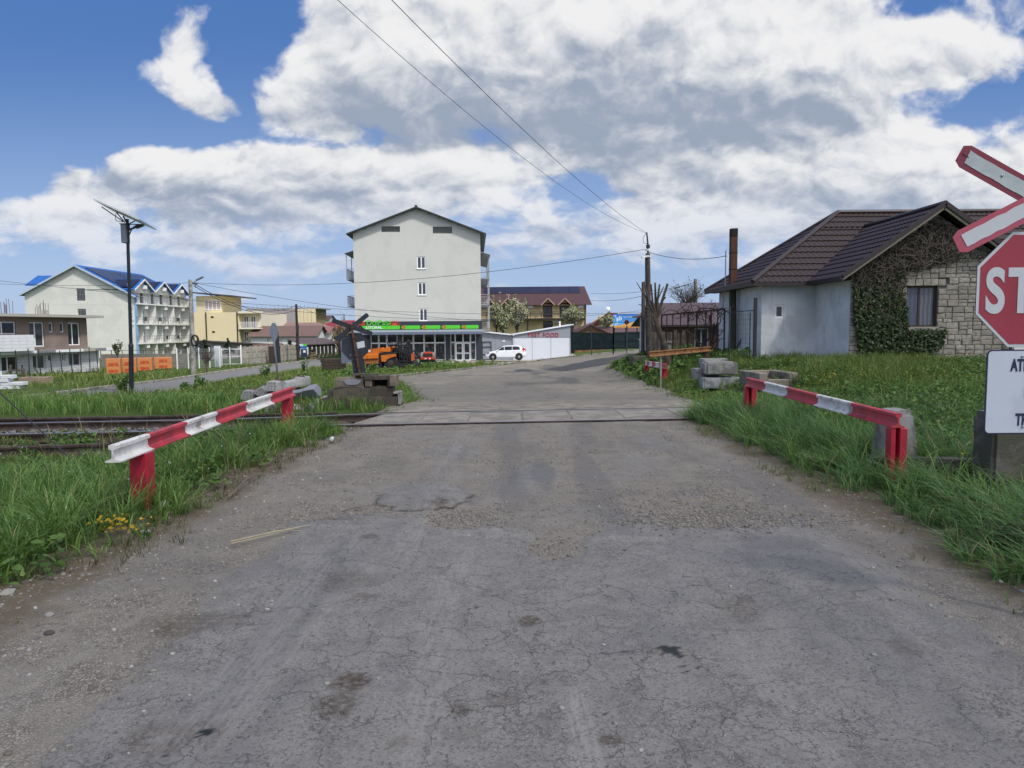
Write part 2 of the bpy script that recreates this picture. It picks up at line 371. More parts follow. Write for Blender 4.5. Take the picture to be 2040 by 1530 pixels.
# ------------------------------------------------------------------ road, pavement and ground materials
def asphalt_near():
    m, t, p = base_mat('cracked_asphalt'); co = t.n('ShaderNodeTexCoord').outputs['Object']
    gr, st, oil, pat = t.attr('grav'), t.attr('stain'), t.attr('oil'), t.attr('patch'); soil, lip, lite = t.attr('soil'), t.attr('lip'), t.attr('lite')
    big = t.noise(co, .7, 5, .6); mid = t.noise(co, 5, 6, .65); fine = t.noise(co, 95, 3, .7); spk = t.vor(co, 120, 'F1', 1)
    base = t.mix(big, (.208,.196,.170), (.262,.246,.213))
    base = t.mix(t.ramp(mid, .42, .66), base, (.188,.176,.152))
    sp1 = t.sep(spk)[0]
    base = t.mix(t.m('MULTIPLY', t.ramp(sp1, .80, .97), .55), base, (.30,.30,.29))
    base = t.mix(t.m('MULTIPLY', t.ramp(sp1, .25, .05), .55), base, (.075,.078,.082))
    wco = t.vm('ADD', co, t.vm('SCALE', t.vm('SUBTRACT', t.noise(co, 4.5, 5, .65, col=True), (.5,.5,.5)), scale=.30))
    cm = t.noise(co, .8, 3, .5)
    def crack(sc, w, lo, hi, seed):
        v = t.vor(t.vm('ADD', wco, (seed, seed*.7, 0)), sc, 'DISTANCE_TO_EDGE', 0)
        return t.m('MULTIPLY', t.ramp(v, w, w*.25), t.ramp(t.noise(t.vm('ADD', co, (seed*3,0,0)), 1.3, 4, .6), lo, hi))
    c1 = crack(1.25, .0045, .40, .56, 1.0); c2 = crack(3.6, .012, .45, .60, 5.0); c3 = crack(8.5, .026, .50, .64, 9.0)
    cr_ = t.m('MAXIMUM', t.m('MULTIPLY', c1, .8), t.m('MAXIMUM', t.m('MULTIPLY', c2, .85), t.m('MULTIPLY', c3, .6)))
    # pock marks where chippings have come out
    pits = t.m('MULTIPLY', t.ramp(t.noise(t.vm('MULTIPLY', co, (1,1.1,1)), 34, 4, .75), .585, .66), t.ramp(t.noise(co, 2.4, 4, .6), .38, .62))
    nog = t.m('SUBTRACT', 1.0, gr, clamp=True)
    ck = t.m('MULTIPLY', t.m('MAXIMUM', cr_, t.m('MULTIPLY', pits, .75)), nog)
    base = t.mix(t.m('MULTIPLY', ck, .60), base, (.045,.043,.040))
    base = t.mix(t.m('MULTIPLY', t.ramp(mid, .5, .8), .3), base, (.20,.185,.16))
    # loose gravel and dust
    g1 = t.vor(co, 62, 'F1', 1); ge = t.vor(co, 62, 'DISTANCE_TO_EDGE', 0)
    gcol = t.mix(t.sep(g1)[1], (.17,.152,.122), (.38,.34,.275)); gcol = t.mix(t.ramp(ge, .10, .0), gcol, (.085,.08,.07))
    dust = t.mix(t.noise(co, 1.6, 5, .6), (.24,.215,.172), (.345,.312,.255)); dust = t.mix(t.m('MULTIPLY', t.ramp(fine, .4, .7), .4), dust, (.10,.095,.085))
    gcol = t.mix(t.ramp(t.noise(co, 3.0, 6, .7), .36, .62), dust, gcol)
    base = t.mix(t.ramp(t.m('ADD', gr, t.m('MULTIPLY', t.m('SUBTRACT', t.noise(co, 9, 5, .7), .5), .75)), .33, .62), base, gcol)
    base = t.mix(t.m('MULTIPLY', pat, .7), base, t.mix(mid, (.10,.10,.098), (.145,.143,.138)))
    base = t.mix(t.m('MULTIPLY', st, t.ramp(t.noise(co, 28, 5, .75), .33, .56)), base, (.085,.065,.045))
    base = t.mix(t.m('MULTIPLY', lite, t.ramp(t.noise(t.vm('MULTIPLY', co, (9,1,1)), 4, 5, .7), .35, .65)), base, (.33,.31,.27))
    base = t.mix(t.m('MULTIPLY', soil, t.ramp(t.noise(co, 12, 5, .7), .25, .5)), base, t.mix(mid, (.115,.092,.06), (.19,.155,.105)))
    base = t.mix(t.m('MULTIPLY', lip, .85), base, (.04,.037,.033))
    base = t.mix(t.m('MULTIPLY', oil, .96), base, (.008,.009,.008))
    t.put(p.inputs['Base Color'], base)
    rg = t.m('SUBTRACT', t.m('MULTIPLY_ADD', big, .2, .54), t.m('MULTIPLY', oil, .3)); rg = t.m('ADD', rg, t.m('MULTIPLY', gr, .3), clamp=True)
    t.put(p.inputs['Roughness'], rg); p.inputs['Specular IOR Level'].default_value = .25
    h = t.m('ADD', t.m('MULTIPLY', fine, .30), t.m('MULTIPLY', ck, -1.1)); h = t.m('ADD', h, t.m('MULTIPLY', t.m('MULTIPLY', t.ramp(ge, 0, .25), gr), .9)); h = t.m('ADD', h, t.m('MULTIPLY', sp1, .18))
    t.put(p.inputs['Normal'], t.bump(h, .75, .010)); return m
def asphalt_far(name, c1, c2, dustw=.5, dark=False):
    m, t, p = base_mat(name); co = t.n('ShaderNodeTexCoord').outputs['Object']
    a = t.noise(co, .35, 6, .6); b = t.noise(t.vm('MULTIPLY', co, (1,2.2,1)), 2.2, 7, .65); fine = t.noise(co, 45, 4, .7)
    c = t.mix(a, c1, c2); c = t.mix(t.m('MULTIPLY', t.ramp(t.noise(t.vm('MULTIPLY', co, (2.2,.5,1)), 1.1, 5, .65), .52, .66), .5), c, [v*.62 for v in c1]); c = t.mix(t.m('MULTIPLY', t.ramp(b, .5, .68), dustw), c, (.29,.275,.245)); c = t.mix(t.m('MULTIPLY', t.ramp(t.noise(co, .9, 5, .7, 1.0), .56, .66), .5), c, (.115,.12,.128))
    c = t.mix(t.m('MULTIPLY', t.ramp(fine, .45, .7), .45), c, (.10,.10,.10))
    d = t.attr('dark'); c = t.mix(t.m('MULTIPLY', d, 1.6, clamp=True), c, t.mix(b, (.040,.041,.045), (.070,.070,.074)))
    c = t.mix(t.m('MULTIPLY', t.m('MULTIPLY', t.attr('dusty'), t.m('SUBTRACT', 1.0, d, clamp=True)), t.ramp(t.m('ADD', b, t.m('MULTIPLY', t.m('SUBTRACT', fine, .5), .5)), .35, .65)), c, (.31,.275,.215))
    wco = t.vm('ADD', co, t.vm('SCALE', t.noise(co, 3, 4, .6, col=True), scale=.5)); v = t.vor(wco, .7, 'DISTANCE_TO_EDGE', 0)
    c = t.mix(t.m('MULTIPLY', t.ramp(v, .014, .004), .5), c, (.05,.05,.05))
    t.put(p.inputs['Base Color'], c); p.inputs['Roughness'].default_value = .85; p.inputs['Specular IOR Level'].default_value = .2
    t.put(p.inputs['Normal'], t.bump(t.m('ADD', fine, b), .4, .01)); return m
# ------------------------------------------------------------------ carriageway in front of the crossing
RA = .085                                            # heading of the track, rise in Y per metre of X
NR = lambda x: 12.18+RA*x                            # near rail line
FR = lambda x: 13.66+RA*x                            # far rail line
nx, ny = 360, 560
xs = np.linspace(-3.55, 3.75, nx); vs_ = np.linspace(0, 1, ny)**1.35
Xg, Tg = np.meshgrid(xs, vs_); Yg = 1.15+Tg*(NR(Xg)-.10-1.15)
n1 = fbm(Xg*1.3, Yg*1.3, 5, 3); n2 = fbm(Xg*4, Yg*4, 4, 9); n3 = fbm(Xg*14, Yg*14, 3, 21)
Yf = 5.72-.62*np.exp(-((Xg-.35)/.42)**2)+.22*np.exp(-((Xg+1.0)/.5)**2)+.5*(n2-.5)
g = ss(0, .30, Yg-Yf)*(.50+.75*(n1-.35))
def blob(px, py, rx, ry, k=1.0, nz=.5):
    c = G(px, py); return ss(1.0, .55, np.sqrt(((Xg-c.x)/rx)**2+((Yg-c.y)/ry)**2)+nz*(n2-.5)+nz*.6*(n3-.5))*k
g = np.maximum(g, blob(1420,1010,.95,.85,.95)); g = np.maximum(g, blob(915,1025,.42,.5,.95)); g = np.maximum(g, blob(1110,1085,.28,.45,.7))
g = np.maximum(g, ss(-1.55,-1.95,Xg+.35*(n1-.5)+.15*(n2-.5))*.72); g = np.maximum(g, ss(2.05,2.6,Xg-.6*(n1-.5))*.75)
plate = np.maximum(blob(845,985,.52,.62,1,.35), np.maximum(blob(1065,945,.30,.95,.9,.5), blob(1370,985,.20,.16,.8,.4)))
plate = np.maximum(plate, blob(1300,880,.35,.9,.5,.6)); plate = np.maximum(plate, blob(900,900,.5,.8,.45,.6))
g = g*(1-.85*plate)
pat = np.maximum(blob(1560,1085,.42,.28,.75,.5)*.8, blob(1080,940,.16,1.1,.8,.5))
st = np.zeros_like(Xg)
for px, py, rx, ry, k in [(700,1362,.085,.06,1),(668,1408,.07,.09,.8),(1056,1240,.045,.05,.9),(735,1069,.06,.06,.8),(872,1001,.07,.10,.9),(700,1160,.16,.13,.45),(372,1240,.26,.14,.55),(345,1470,.15,.11,.6),
                          (860,1195,.05,.05,.6),(790,1490,.05,.05,.5),(1470,1210,.12,.16,.5),(720,1190,.06,.06,.5),(915,1415,.05,.04,.7),(1215,1475,.04,.03,.8),(1800,1290,.06,.07,.4),(600,1240,.04,.03,.4)]:
    st = np.maximum(st, blob(px, py, rx*1.5, ry*1.5, k, .9))
st = np.maximum(st, blob(1000,1395,.10,.10,.4,1.2))
oil = np.zeros_like(Xg)
for px, py, r in [(1335,1297,.055),(1348,1307,.034),(1360,1330,.014),(1388,1332,.012),(1330,1322,.014),(1316,1308,.010),(1368,1340,.010),(1246,1302,.017),(412,1464,.036),(391,1472,.008),(630,1210,.016),(612,1218,.007),(596,1224,.006),(330,1510,.010),(948,1213,.012),(968,1218,.008),(1207,1425,.01),(1385,1318,.007),(1372,1310,.006)]:
    c = G(px, py); oil = np.maximum(oil, ss(1.0, .75, np.sqrt(((Xg-c.x)/r)**2+((Yg-c.y)/(r*.9))**2)+1.0*(fbm(Xg*45, Yg*45, 2, 5)-.5)))
soil = np.maximum(ss(-2.50,-2.88,Xg+.5*(n1-.5)+.25*(n2-.5)), ss(2.75,3.1,Xg-.5*(n1-.5)-.25*(n2-.5)))
trk = fbm(Xg*2.3+40, Yg*.28, 4, 131); pat = np.maximum(pat, .55*ss(.52,.72,trk)*(Yg > 2)); pat = np.maximum(pat, .35*ss(.58,.7,n1))
lite = .75*blob(1165,1490,.07,.5,1,.4)+.45*ss(.60,.74,fbm(Xg*2.6+9, Yg*.33, 4, 141)); lite = np.maximum(lite, .6*blob(1250,1075,.30,.10,1,.8)); lite = np.maximum(lite, .5*blob(980,1060,.5,.16,1,.8))
cpl = G(845,985); rpl = np.sqrt(((Xg-cpl.x)/.52)**2+((Yg-cpl.y)/.62)**2)+.35*(n2-.5)+.21*(n3-.5)
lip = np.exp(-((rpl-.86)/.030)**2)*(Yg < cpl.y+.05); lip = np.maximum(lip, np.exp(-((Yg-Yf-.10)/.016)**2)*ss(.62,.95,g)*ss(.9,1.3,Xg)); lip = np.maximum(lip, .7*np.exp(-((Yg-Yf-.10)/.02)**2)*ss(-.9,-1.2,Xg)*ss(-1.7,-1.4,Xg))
Zg = zt(Xg, Yg)+.006+.020*(n1-.5)-.030*np.clip(g, 0, 1)*(Yg > 4.6)-.012*g+.008*(n3-.5)*np.clip(g,0,1)+.010*plate
idx = np.arange(nx*ny).reshape(ny, nx); Fq = np.stack([idx[:-1,:-1], idx[:-1,1:], idx[1:,1:], idx[1:,:-1]], -1).reshape(-1, 4)
structure(npmesh('road', np.stack([Xg, Yg, Zg], -1).reshape(-1, 3), Fq, asphalt_near(), attrs={'grav': np.clip(g,0,1).ravel(), 'stain': st.ravel(), 'oil': oil.ravel(), 'patch': pat.ravel(), 'soil': soil.ravel(), 'lip': np.clip(lip,0,1).ravel(), 'lite': np.clip(lite,0,1).ravel()}, smooth=True))
GX, GY, GG, GZ = Xg, Yg, g, Zg
# ------------------------------------------------------------------ road beyond the crossing, curving away to the right
def resample(P, n):
    P = np.array([(p[0], p[1]) for p in P], float); d = np.concatenate([[0], np.cumsum(np.hypot(*np.diff(P, axis=0).T))]); s = np.linspace(0, d[-1], n)
    return np.stack([np.interp(s, d, P[:,0]), np.interp(s, d, P[:,1])], -1)
def poly_mask(X, Y, P):
    c = np.zeros(X.shape, bool); n = len(P)
    for i in range(n):
        x0, y0 = P[i]; x1, y1 = P[(i+1) % n]
        if y0 == y1: continue
        c ^= ((y0 > Y) != (y1 > Y)) & (X < (x1-x0)*(Y-y0)/(y1-y0)+x0)
    return c
def strip(name, L, R, m, n=80, k=24, lift=.012, dark=None, dusty=None, soft=False):
    A, B = resample(L, n), resample(R, n); q = np.linspace(0, 1, k)[None, :, None]; P = A[:,None]*(1-q)+B[:,None]*q; X, Y = P[...,0], P[...,1]
    if soft: P[...,0] += 0; jit = .16*(fbm(X*1.7, Y*1.7, 3, 151)-.5)*2; X = X+jit*((q[...,0] == 0)|(q[...,0] == 1))
    Z = zt(X, Y)+lift; idx = np.arange(n*k).reshape(n, k); Fq = np.stack([idx[:-1,:-1], idx[:-1,1:], idx[1:,1:], idx[1:,:-1]], -1).reshape(-1, 4)
    at = {'dark': (dark(X, Y) if dark else X*0).ravel(), 'dusty': (dusty(X, Y) if dusty else X*0).ravel()}
    return structure(npmesh(name, np.stack([X, Y, Z], -1).reshape(-1, 3), Fq, m, attrs=at, smooth=True))
KERB = [G(*p) for p in [(560,775),(660,765),(740,757),(786,751),(835,746),(881,741),(935,736),(990,729),(1040,722.5),(1090,716.5),(1137,711.5),(1200,705),(1270,698.5)]]
kend = KERB[-1]; KERB.append(Vector((kend.x+14, kend.y+12, 0)))
RL = [(-2.75, FR(-2.75)+.10), (-2.5, 15.6), (-2.35, 18.0)]+[(p.x, p.y) for p in [G(800,762), G(770,757)]]+[(p.x, p.y) for p in KERB[3:]]
RR = [(3.85, FR(3.85)+.10)]+[(p.x, p.y) for p in [G(1372,795), G(1335,778), G(1282,760), G(1245,746), G(1224,736), G(1216,728), G(1226,718), G(1252,709), G(1283,702)]]
RR.append((RR[-1][0]+14, RR[-1][1]+9))
def darkf(X, Y):
    d = X*0; jx, jy = X+1.0*(fbm(X*.9, Y*.5, 4, 31)-.5), Y+3.0*(fbm(X*.7, Y*.4, 4, 33)-.5)
    d = np.maximum(d, poly_mask(jx, jy, [(lambda g: (g.x, g.y))(G(*p)) for p in [(1078,738),(1120,739.5),(1150,736),(1210,727),(1262,714),(1284,705),(1255,704.5),(1200,714),(1130,726)]])*(.75+.5*(fbm(X*2, Y, 3, 37)-.5)))
    d = np.maximum(d, poly_mask(jx, jy, [(lambda g: (g.x, g.y))(G(*p)) for p in [(1022,741),(1066,741),(1058,736.5),(1030,736.5)]])*.6)
    d = np.maximum(d, .35*ss(.62,.75,fbm(X*.35, Y*.12, 4, 39)))
    for (px, py, rx, ry, k) in [(975,748,2.6,1.5,.25)]:
        c = G(px, py); r = np.sqrt(((X-c.x)/rx)**2+((Y-c.y)/ry)**2)+.9*(fbm(X*.5, Y*.25, 4, 31)-.5); d = np.maximum(d, ss(1, .72, r)*k)
    return d
def dustyf(X, Y):
    c = G(1235,775); d = ss(1.1, .2, np.sqrt(((X-c.x)/2.6)**2+((Y-c.y)/7)**2)+.8*(fbm(X, Y, 4, 41)-.5))
    return np.clip(np.maximum(d*1.0, ss(19.5, 14.6, Y)*1.25*fbm(X*1.2, Y*1.2, 4, 77)*1.5)+.5*ss(.55,.7,fbm(X*.5, Y*.2, 4, 79)), 0, 1)
# the strip is laid out by distance along both edges: split it so rows stay roughly square to the road
FARM = asphalt_far('worn_asphalt', (.160,.144,.118), (.205,.186,.154), .5)
strip('road', RL, RR, FARM, 330, 120, .012, darkf, dustyf, True)
SKN = [(-20.5,14.6)]+[(p.x, p.y) for p in [G(300,789), G(420,764), G(500,751), G(560,742), G(625,733), G(690,727)]]
SKF = [(-20.0,17.5)]+[(p.x, p.y) for p in [G(41,797), G(200,775), G(360,755.5), G(420,745), G(500,734), G(560,726), G(640,716)]]
strip('side_road', SKN, SKF, asphalt_far('side_asphalt', (.15,.15,.148), (.19,.188,.183), .25), 80, 20, .012)
def kerb(name, pts, w, h, m, off=0.0, n=90):
    P = resample(pts, n); mb = MB()
    for i in range(n-1):
        a, b = P[i], P[i+1]; d = b-a; d = d/np.hypot(*d); nn = np.array([-d[1], d[0]])
        a2 = a+d*.01; q = [a2+nn*off, b+nn*off, b+nn*(off+w), a2+nn*(off+w)]
        j = .012*random.uniform(-1, 1); zs = [zf(*p) for p in q]
        mb.add([(p[0], p[1], z-.25) for p, z in zip(q, zs)]+[(p[0], p[1], z+h+j) for p, z in zip(q, zs)], [(0,3,2,1),(4,5,6,7),(0,1,5,4),(1,2,6,5),(2,3,7,6),(3,0,4,7)])
    return structure(mb.build(name, m, bevel=.015))
kerb('kerb', [(p.x, p.y) for p in KERB[2:]], .16, .13, mat('kerb_concrete', (.24,.23,.21), .9, .22, 2.5, (.14,.13,.115), .5, 1.5, bump=.4), 0.0, 120)
kerb('kerb', SKF, .18, .13, mat('kerb_pale', (.30,.28,.24), .9, .2, 2.5, (.2,.18,.15), .4, 1.5, bump=.4), 0.0, 90)
# ------------------------------------------------------------------ ground sheet
def ground_mat():
    m, t, p = base_mat('soil_and_turf'); co = t.n('ShaderNodeTexCoord').outputs['Object']
    a = t.noise(co, .5, 6, .6); b = t.noise(co, 6, 6, .7); f = t.noise(co, 60, 4, .7); gr = t.attr('green')
    dirt = t.mix(b, (.10,.085,.06), (.19,.16,.115)); dirt = t.mix(t.m('MULTIPLY', t.ramp(f, .4, .65), .5), dirt, (.05,.042,.03)); dirt = t.mix(t.m('MULTIPLY', t.ramp(b, .55, .7), .5), dirt, (.16,.13,.07))
    grass = t.mix(a, (.045,.08,.02), (.085,.125,.032)); grass = t.mix(t.ramp(b, .5, .75), grass, (.095,.095,.035)); grass = t.mix(t.m('MULTIPLY', t.ramp(f, .45, .7), .5), grass, (.022,.04,.012))
    c = t.mix(t.ramp(t.m('ADD', gr, t.m('MULTIPLY', t.m('SUBTRACT', b, .5), .8)), .35, .65), dirt, grass)
    dust = t.mix(b, (.24,.225,.195), (.33,.31,.28)); c = t.mix(t.ramp(t.m('ADD', t.attr('paved'), t.m('MULTIPLY', t.m('SUBTRACT', b, .5), .6)), .4, .6), c, dust)
    t.put(p.inputs['Base Color'], c); p.inputs['Roughness'].default_value = .95; p.inputs['Specular IOR Level'].default_value = .15
    t.put(p.inputs['Normal'], t.bump(t.m('ADD', f, b), .8, .03)); return m
gx = np.concatenate([-np.geomspace(3000, 42, 26), np.arange(-40, 40.1, .4), np.geomspace(42, 3000, 26)])
gy = np.concatenate([[-60,-20,-5], np.arange(-2, 60.1, .4), np.geomspace(61, 130, 40), np.geomspace(140, 6000, 30)])
X, Y = np.meshgrid(gx, gy); Z = zt(X, Y)-.012
ROADPOLY = RL+RR[::-1]; SIDEPOLY = SKN+SKF[::-1]
inroad = poly_mask(X, Y, ROADPOLY) | poly_mask(X, Y, SIDEPOLY) | ((X > -3.1) & (X < 3.3) & (Y < 13.8))
Z = np.where(inroad, Z-.10, Z+.02*(fbm(X, Y, 3, 4)-.5))
TRK = lambda X, Y: (Y > NR(X)-.9) & (Y < FR(X)+.7)
Z = Z-np.where(TRK(X, Y) & (X < -2.6), .10, 0)
def pavedf(X, Y):
    """store forecourt and dusty verge"""
    k = X*0
    c = (Y > 66.5) & (Y < 90) & (X > -17.5) & (X < 7); k = np.where(c, 1.0, k); return k
green = ss(-3.0,-3.8,X)+ss(3.2,4.0,X)*(Y < 16)+(Y > 14)*1.0; green = np.clip(green, 0, 1)
green = np.where(TRK(X, Y), .35, green)
idx = np.arange(X.size).reshape(X.shape); Fq = np.stack([idx[:-1,:-1], idx[:-1,1:], idx[1:,1:], idx[1:,:-1]], -1).reshape(-1, 4)
structure(npmesh('ground', np.stack([X, Y, Z], -1).reshape(-1, 3), Fq, ground_mat(), attrs={'green': green.ravel(), 'paved': pavedf(X, Y).ravel()}, smooth=True))
# ------------------------------------------------------------------ track
RAILM = mat('worn_rail_steel', (.10,.075,.062), .6, .25, 6, (.06,.04,.032), .5, 5, metal=.35)
RAILTOP = mat('polished_rail_top', (.33,.32,.32), .35, .12, 8, metal=.8)
def rail_profile(h=.15, hw=.066, fw=.13, hh=.036, web=.016, fh=.012):
    return [(-fw/2,0),(fw/2,0),(fw/2,fh),(web*1.4,fh+.014),(web/2+.002,fh+.03),(web/2,h-hh-.012),(hw/2,h-hh),(hw/2,h-.008),(hw/2-.012,h),(-hw/2+.012,h),(-hw/2,h-.008),(-hw/2,h-hh),(-web/2,h-hh-.012),(-web/2-.002,fh+.03),(-web*1.4,fh+.014),(-fw/2,fh)]
def rail(name, pts, h=.15, top=True, **kw):
    """rail swept along 3D points at its foot; returns a builder (material 1 = running surface)"""
    mb = MB(); pr = rail_profile(h, **kw); n = len(pr); pts = [Vector(p) for p in pts]; rings = []
    for i, p in enumerate(pts):
        d = (pts[min(i+1,len(pts)-1)]-pts[max(i-1,0)]).normalized(); r = d.cross(Vector((0,0,1))).normalized(); u = r.cross(d)
        rings.append([p+r*a+u*b for a, b in pr])
    for i in range(len(pts)-1):
        for k in range(n):
            mb.k = 1 if (top and k in (7,8,9)) else 0
            mb.add([rings[i][k], rings[i][(k+1)%n], rings[i+1][(k+1)%n], rings[i+1][k]], [(0,1,2,3)])
    mb.k = 0; mb.add(rings[0], [tuple(range(n))]); mb.add(rings[-1], [tuple(range(n))[::-1]]); return mb
def rz_(x): return float(zt(x, 13))
def railz(x): return .012 if x > -2.9 else .012-.05*min(1, (-2.9-x)/2)
for nm, fn, lab, x0, x1 in [('rail', FR, 'far running rail of the track, shiny strip crossing the road behind the concrete slabs', -30, 30), ('rail', NR, 'near running rail of the track, sunk in the groove in front of the crossing slabs', -30, 30)]:
    xs_ = [x0, -20, -14, -9, -6, -4, -2.9, 0, 3.7, 6, 12, x1]
    o = rail(nm, [(x, fn(x), railz(x)-.15) for x in xs_]).build(nm, [RAILM, RAILTOP]); tag(o, lab, 'rail', 'rails of the track')
sd = [(-24, 9.0), (-14, 9.35), (-9, 9.6), (-7, 9.72), (-5.7, 9.95)]
o = rail('rail', [(x, y, -.12) for x, y in sd]).build('rail', RAILM); tag(o, 'rusty siding rail in ballast, nearest of the rails, ending in the tall grass', 'rail', 'rails of the track')
o = rail('rail', [(x, y, -.14) for x, y in [(-9.0, FR(-9)+.30), (-6, FR(-6)+.33), (-3.4, FR(-3.4)+.36)]]).build('rail', RAILM); tag(o, 'short rusty check rail lying close behind the far running rail beside the pile', 'rail', 'rails of the track')
o = rail('rail', [(x, y, -.13) for x, y in [(-24, FR(-24)+.34), (-15, FR(-15)+.34), (-8.9, FR(-8.9)+.22)]]).build('rail', RAILM); tag(o, 'rusty spare rail lying behind the running rail at the picture\'s far left edge', 'rail', 'rails of the track')
SLABM = mat('crossing_slab_concrete', (.285,.26,.215), .9, .2, 2.2, (.205,.185,.15), .45, 2.5, bump=.5, bs=45)
ords = ['first','second','third','fourth','fifth','sixth','seventh']
edges = [-2.72,-1.62,-.78,.18,1.05,2.0,3.0,3.95]
for i in range(7):
    a, b = edges[i]+random.uniform(.006,.02), edges[i+1]-random.uniform(.006,.02); mb = MB(); s0 = .20 if i == 0 else 0
    q = [(a, NR(a)+.10), (b, NR(b)+.10), (b, FR(b)-.10), (a+s0+(.1 if i == 0 else 0), FR(a+s0)-.10)]
    dz = random.uniform(-.012, .006); mb.prism([(x, y, -.14+dz) for x, y in q], (0,0,.152))
    o = mb.build('crossing_slab', SLABM, bevel=.012); tag(o, f'worn concrete crossing slab between the rails, {ords[i]} of seven counted from the left grass', 'slab', 'concrete slabs between the rails')
q = [(-2.45, FR(-2.45)+.12), (-1.2, FR(-1.2)+.12), (-1.15, FR(-1.2)+.75), (-1.95, FR(-2)+.9)]
mb = MB(); mb.prism([(x, y, -.12) for x, y in q], (0,0,.142)); tag(mb.build('crossing_slab', SLABM, bevel=.02), 'pale concrete slab outside the far rail at the left road edge', 'slab')
q = [(2.35, FR(2.35)+.12), (3.7, FR(3.7)+.12), (3.35, FR(3.4)+.85), (2.5, FR(2.5)+.8)]
mb = MB(); mb.prism([(x, y, -.12) for x, y in q], (0,0,.142)); tag(mb.build('crossing_slab', SLABM, bevel=.02), 'pale concrete slab outside the far rail at the right road edge', 'slab')
mb = MB(); mb.prism([(x, y, -.1) for x, y in ((-2.6,NR(-2.6)+.09),(3.95,NR(3.95)+.09),(3.95,FR(3.95)-.09),(-2.45,FR(-2.45)-.09))], (0,0,.1035)); structure(mb.build('crossing_fill', mat('packed_dust', (.24,.215,.17), .95, .25, 5, (.17,.15,.12), .5, 4, bump=.5)))
# wooden sleepers half buried under the left track, and ballast
SLEEP = mat('tarred_timber', (.035,.026,.02), .9, .3, 6, (.06,.045,.035), .5, 4, bump=.5)
for i in range(12):
    x = -3.6-.62*i; mb = MB(); mb.cbox((x, (NR(x)+FR(x))/2, -.245), (.24, 2.5, .14), rz=RA); tag(mb.build('sleeper', SLEEP, bevel=.01), f'dark tarred timber sleeper half buried under the left rails, {i+1} from the crossing', 'sleeper', 'timber sleepers under the track')
# ------------------------------------------------------------------ barriers made of old rails
RED = mat('faded_red_paint', (.56,.05,.075), .5, .12, 4, (.40,.04,.06), .35, 3, bump=.15, streak=.25)
REDP = mat('deep_red_paint', (.46,.018,.045), .45, .12, 4, (.33,.016,.035), .3, 3, bump=.15, streak=.2)
CHALK = mat('chalky_white_paint', (.74,.73,.69), .6, .10, 5, (.40,.37,.32), .22, 4, bump=.2, streak=.3)
def chip(m, chipc, sc=9.0, lo=.60, hi=.64):
    tr = T(m.node_tree); p = m.node_tree.nodes['Principled BSDF']; src = p.inputs['Base Color'].links[0].from_socket; co = tr.n('ShaderNodeTexCoord').outputs['Object']
    k = tr.ramp(tr.noise(tr.vm('MULTIPLY', co, (1,.45,1)), sc, 8, .72), lo, hi); c = tr.mix(k, src, chipc); z = tr.sep(co)[2]
    k2 = tr.m('MULTIPLY', tr.ramp(tr.noise(co, 6, 6, .7), .45, .62), .45); tr.put(p.inputs['Base Color'], tr.mix(k2, c, tr.mix(.5, c, (.12,.085,.06))))
chip(RED, (.17,.10,.085)); chip(REDP, (.12,.06,.05), 7.0, .62, .66); chip(CHALK, (.28,.19,.13), 8.0, .62, .66)
def bisect_px(A, B, px):
    lo, hi = 0.0, 1.0; A = Vector(A); B = Vector(B); s = 1 if proj(B)[0] > proj(A)[0] else -1
    for i in range(40):
        m = (lo+hi)/2
        if (proj(A+(B-A)*m)[0]-px)*s < 0: lo = m
        else: hi = m
    return (lo+hi)/2
def barrier(name, label, A, B, cuts, first_red, posts, rail_h=.15, group='red and white rail barriers'):
    """A, B: feet of the beam ends; cuts: fractions where the paint changes"""
    A, B = Vector(A), Vector(B); r = root(name, label, 'barrier', (A.x, A.y, 0), 0, group); off = Vector((A.x, A.y, 0))
    mb = MB(); pr = rail_profile(rail_h); d = (B-A).normalized(); rr = d.cross(Vector((0,0,1))).normalized(); u = rr.cross(d); n = len(pr)
    fr = [0]+list(cuts)+[1]; red = first_red
    for a, b in zip(fr[:-1], fr[1:]):
        mb.k = 0 if red else 1; red = not red
        ra = [A+(B-A)*a+rr*x+u*y-off for x, y in pr]; rb = [A+(B-A)*b+rr*x+u*y-off for x, y in pr]
        mb.add(ra+rb, [(k, (k+1)%n, n+(k+1)%n, n+k) for k in range(n)])
        if a == 0: mb.add(ra, [tuple(range(n))])
        if b == 1: mb.add(rb, [tuple(range(n))[::-1]])
    mb.build('beam', [RED, CHALK], r)
    for f, w, kind in posts:
        p = A+(B-A)*f-off; mb = MB(); zb = zf(p.x+off.x, p.y+off.y)-.25; zt_ = p.z-.003
        ca = math.atan2(d.y, d.x)-PI/2
        if kind == 'box': mb.cbox((p.x, p.y, (zb+zt_)/2), (w, w*1.05, zt_-zb), rz=ca)
        else:                                           # two flanges with a web
            mb.cbox((p.x-w*.3, p.y, (zb+zt_)/2), (w*.36, w*.75, zt_-zb), rz=ca); mb.cbox((p.x+w*.36, p.y-w*.05, (zb+zt_)/2-.001), (w*.5, w*.85, zt_-zb-.002), rz=ca)
            mb.cbox((p.x+.02*w, p.y+w*.2, (zb+zt_)/2), (w*.34, .012, zt_-zb-.01), rz=ca)
        mb.build('post', REDP, r, bevel=.006)
    return r
LA, LB = (-3.36, 5.90, .505), (-3.68, 11.84, .515)
LA_, LB_ = Vector(LA)+Vector((0,0,.1)), Vector(LB)+Vector((0,0,.1))
barrier('rail_barrier', 'red and white rail barrier on the grass verge left of the road, near end white', LA, LB, [bisect_px(LA_, LB_, p) for p in (292,367,428,489,538)], False,
        [(bisect_px(LA_, LB_, 281), .155, 'box'), (bisect_px(LA_, LB_, 572), .15, 'box')])
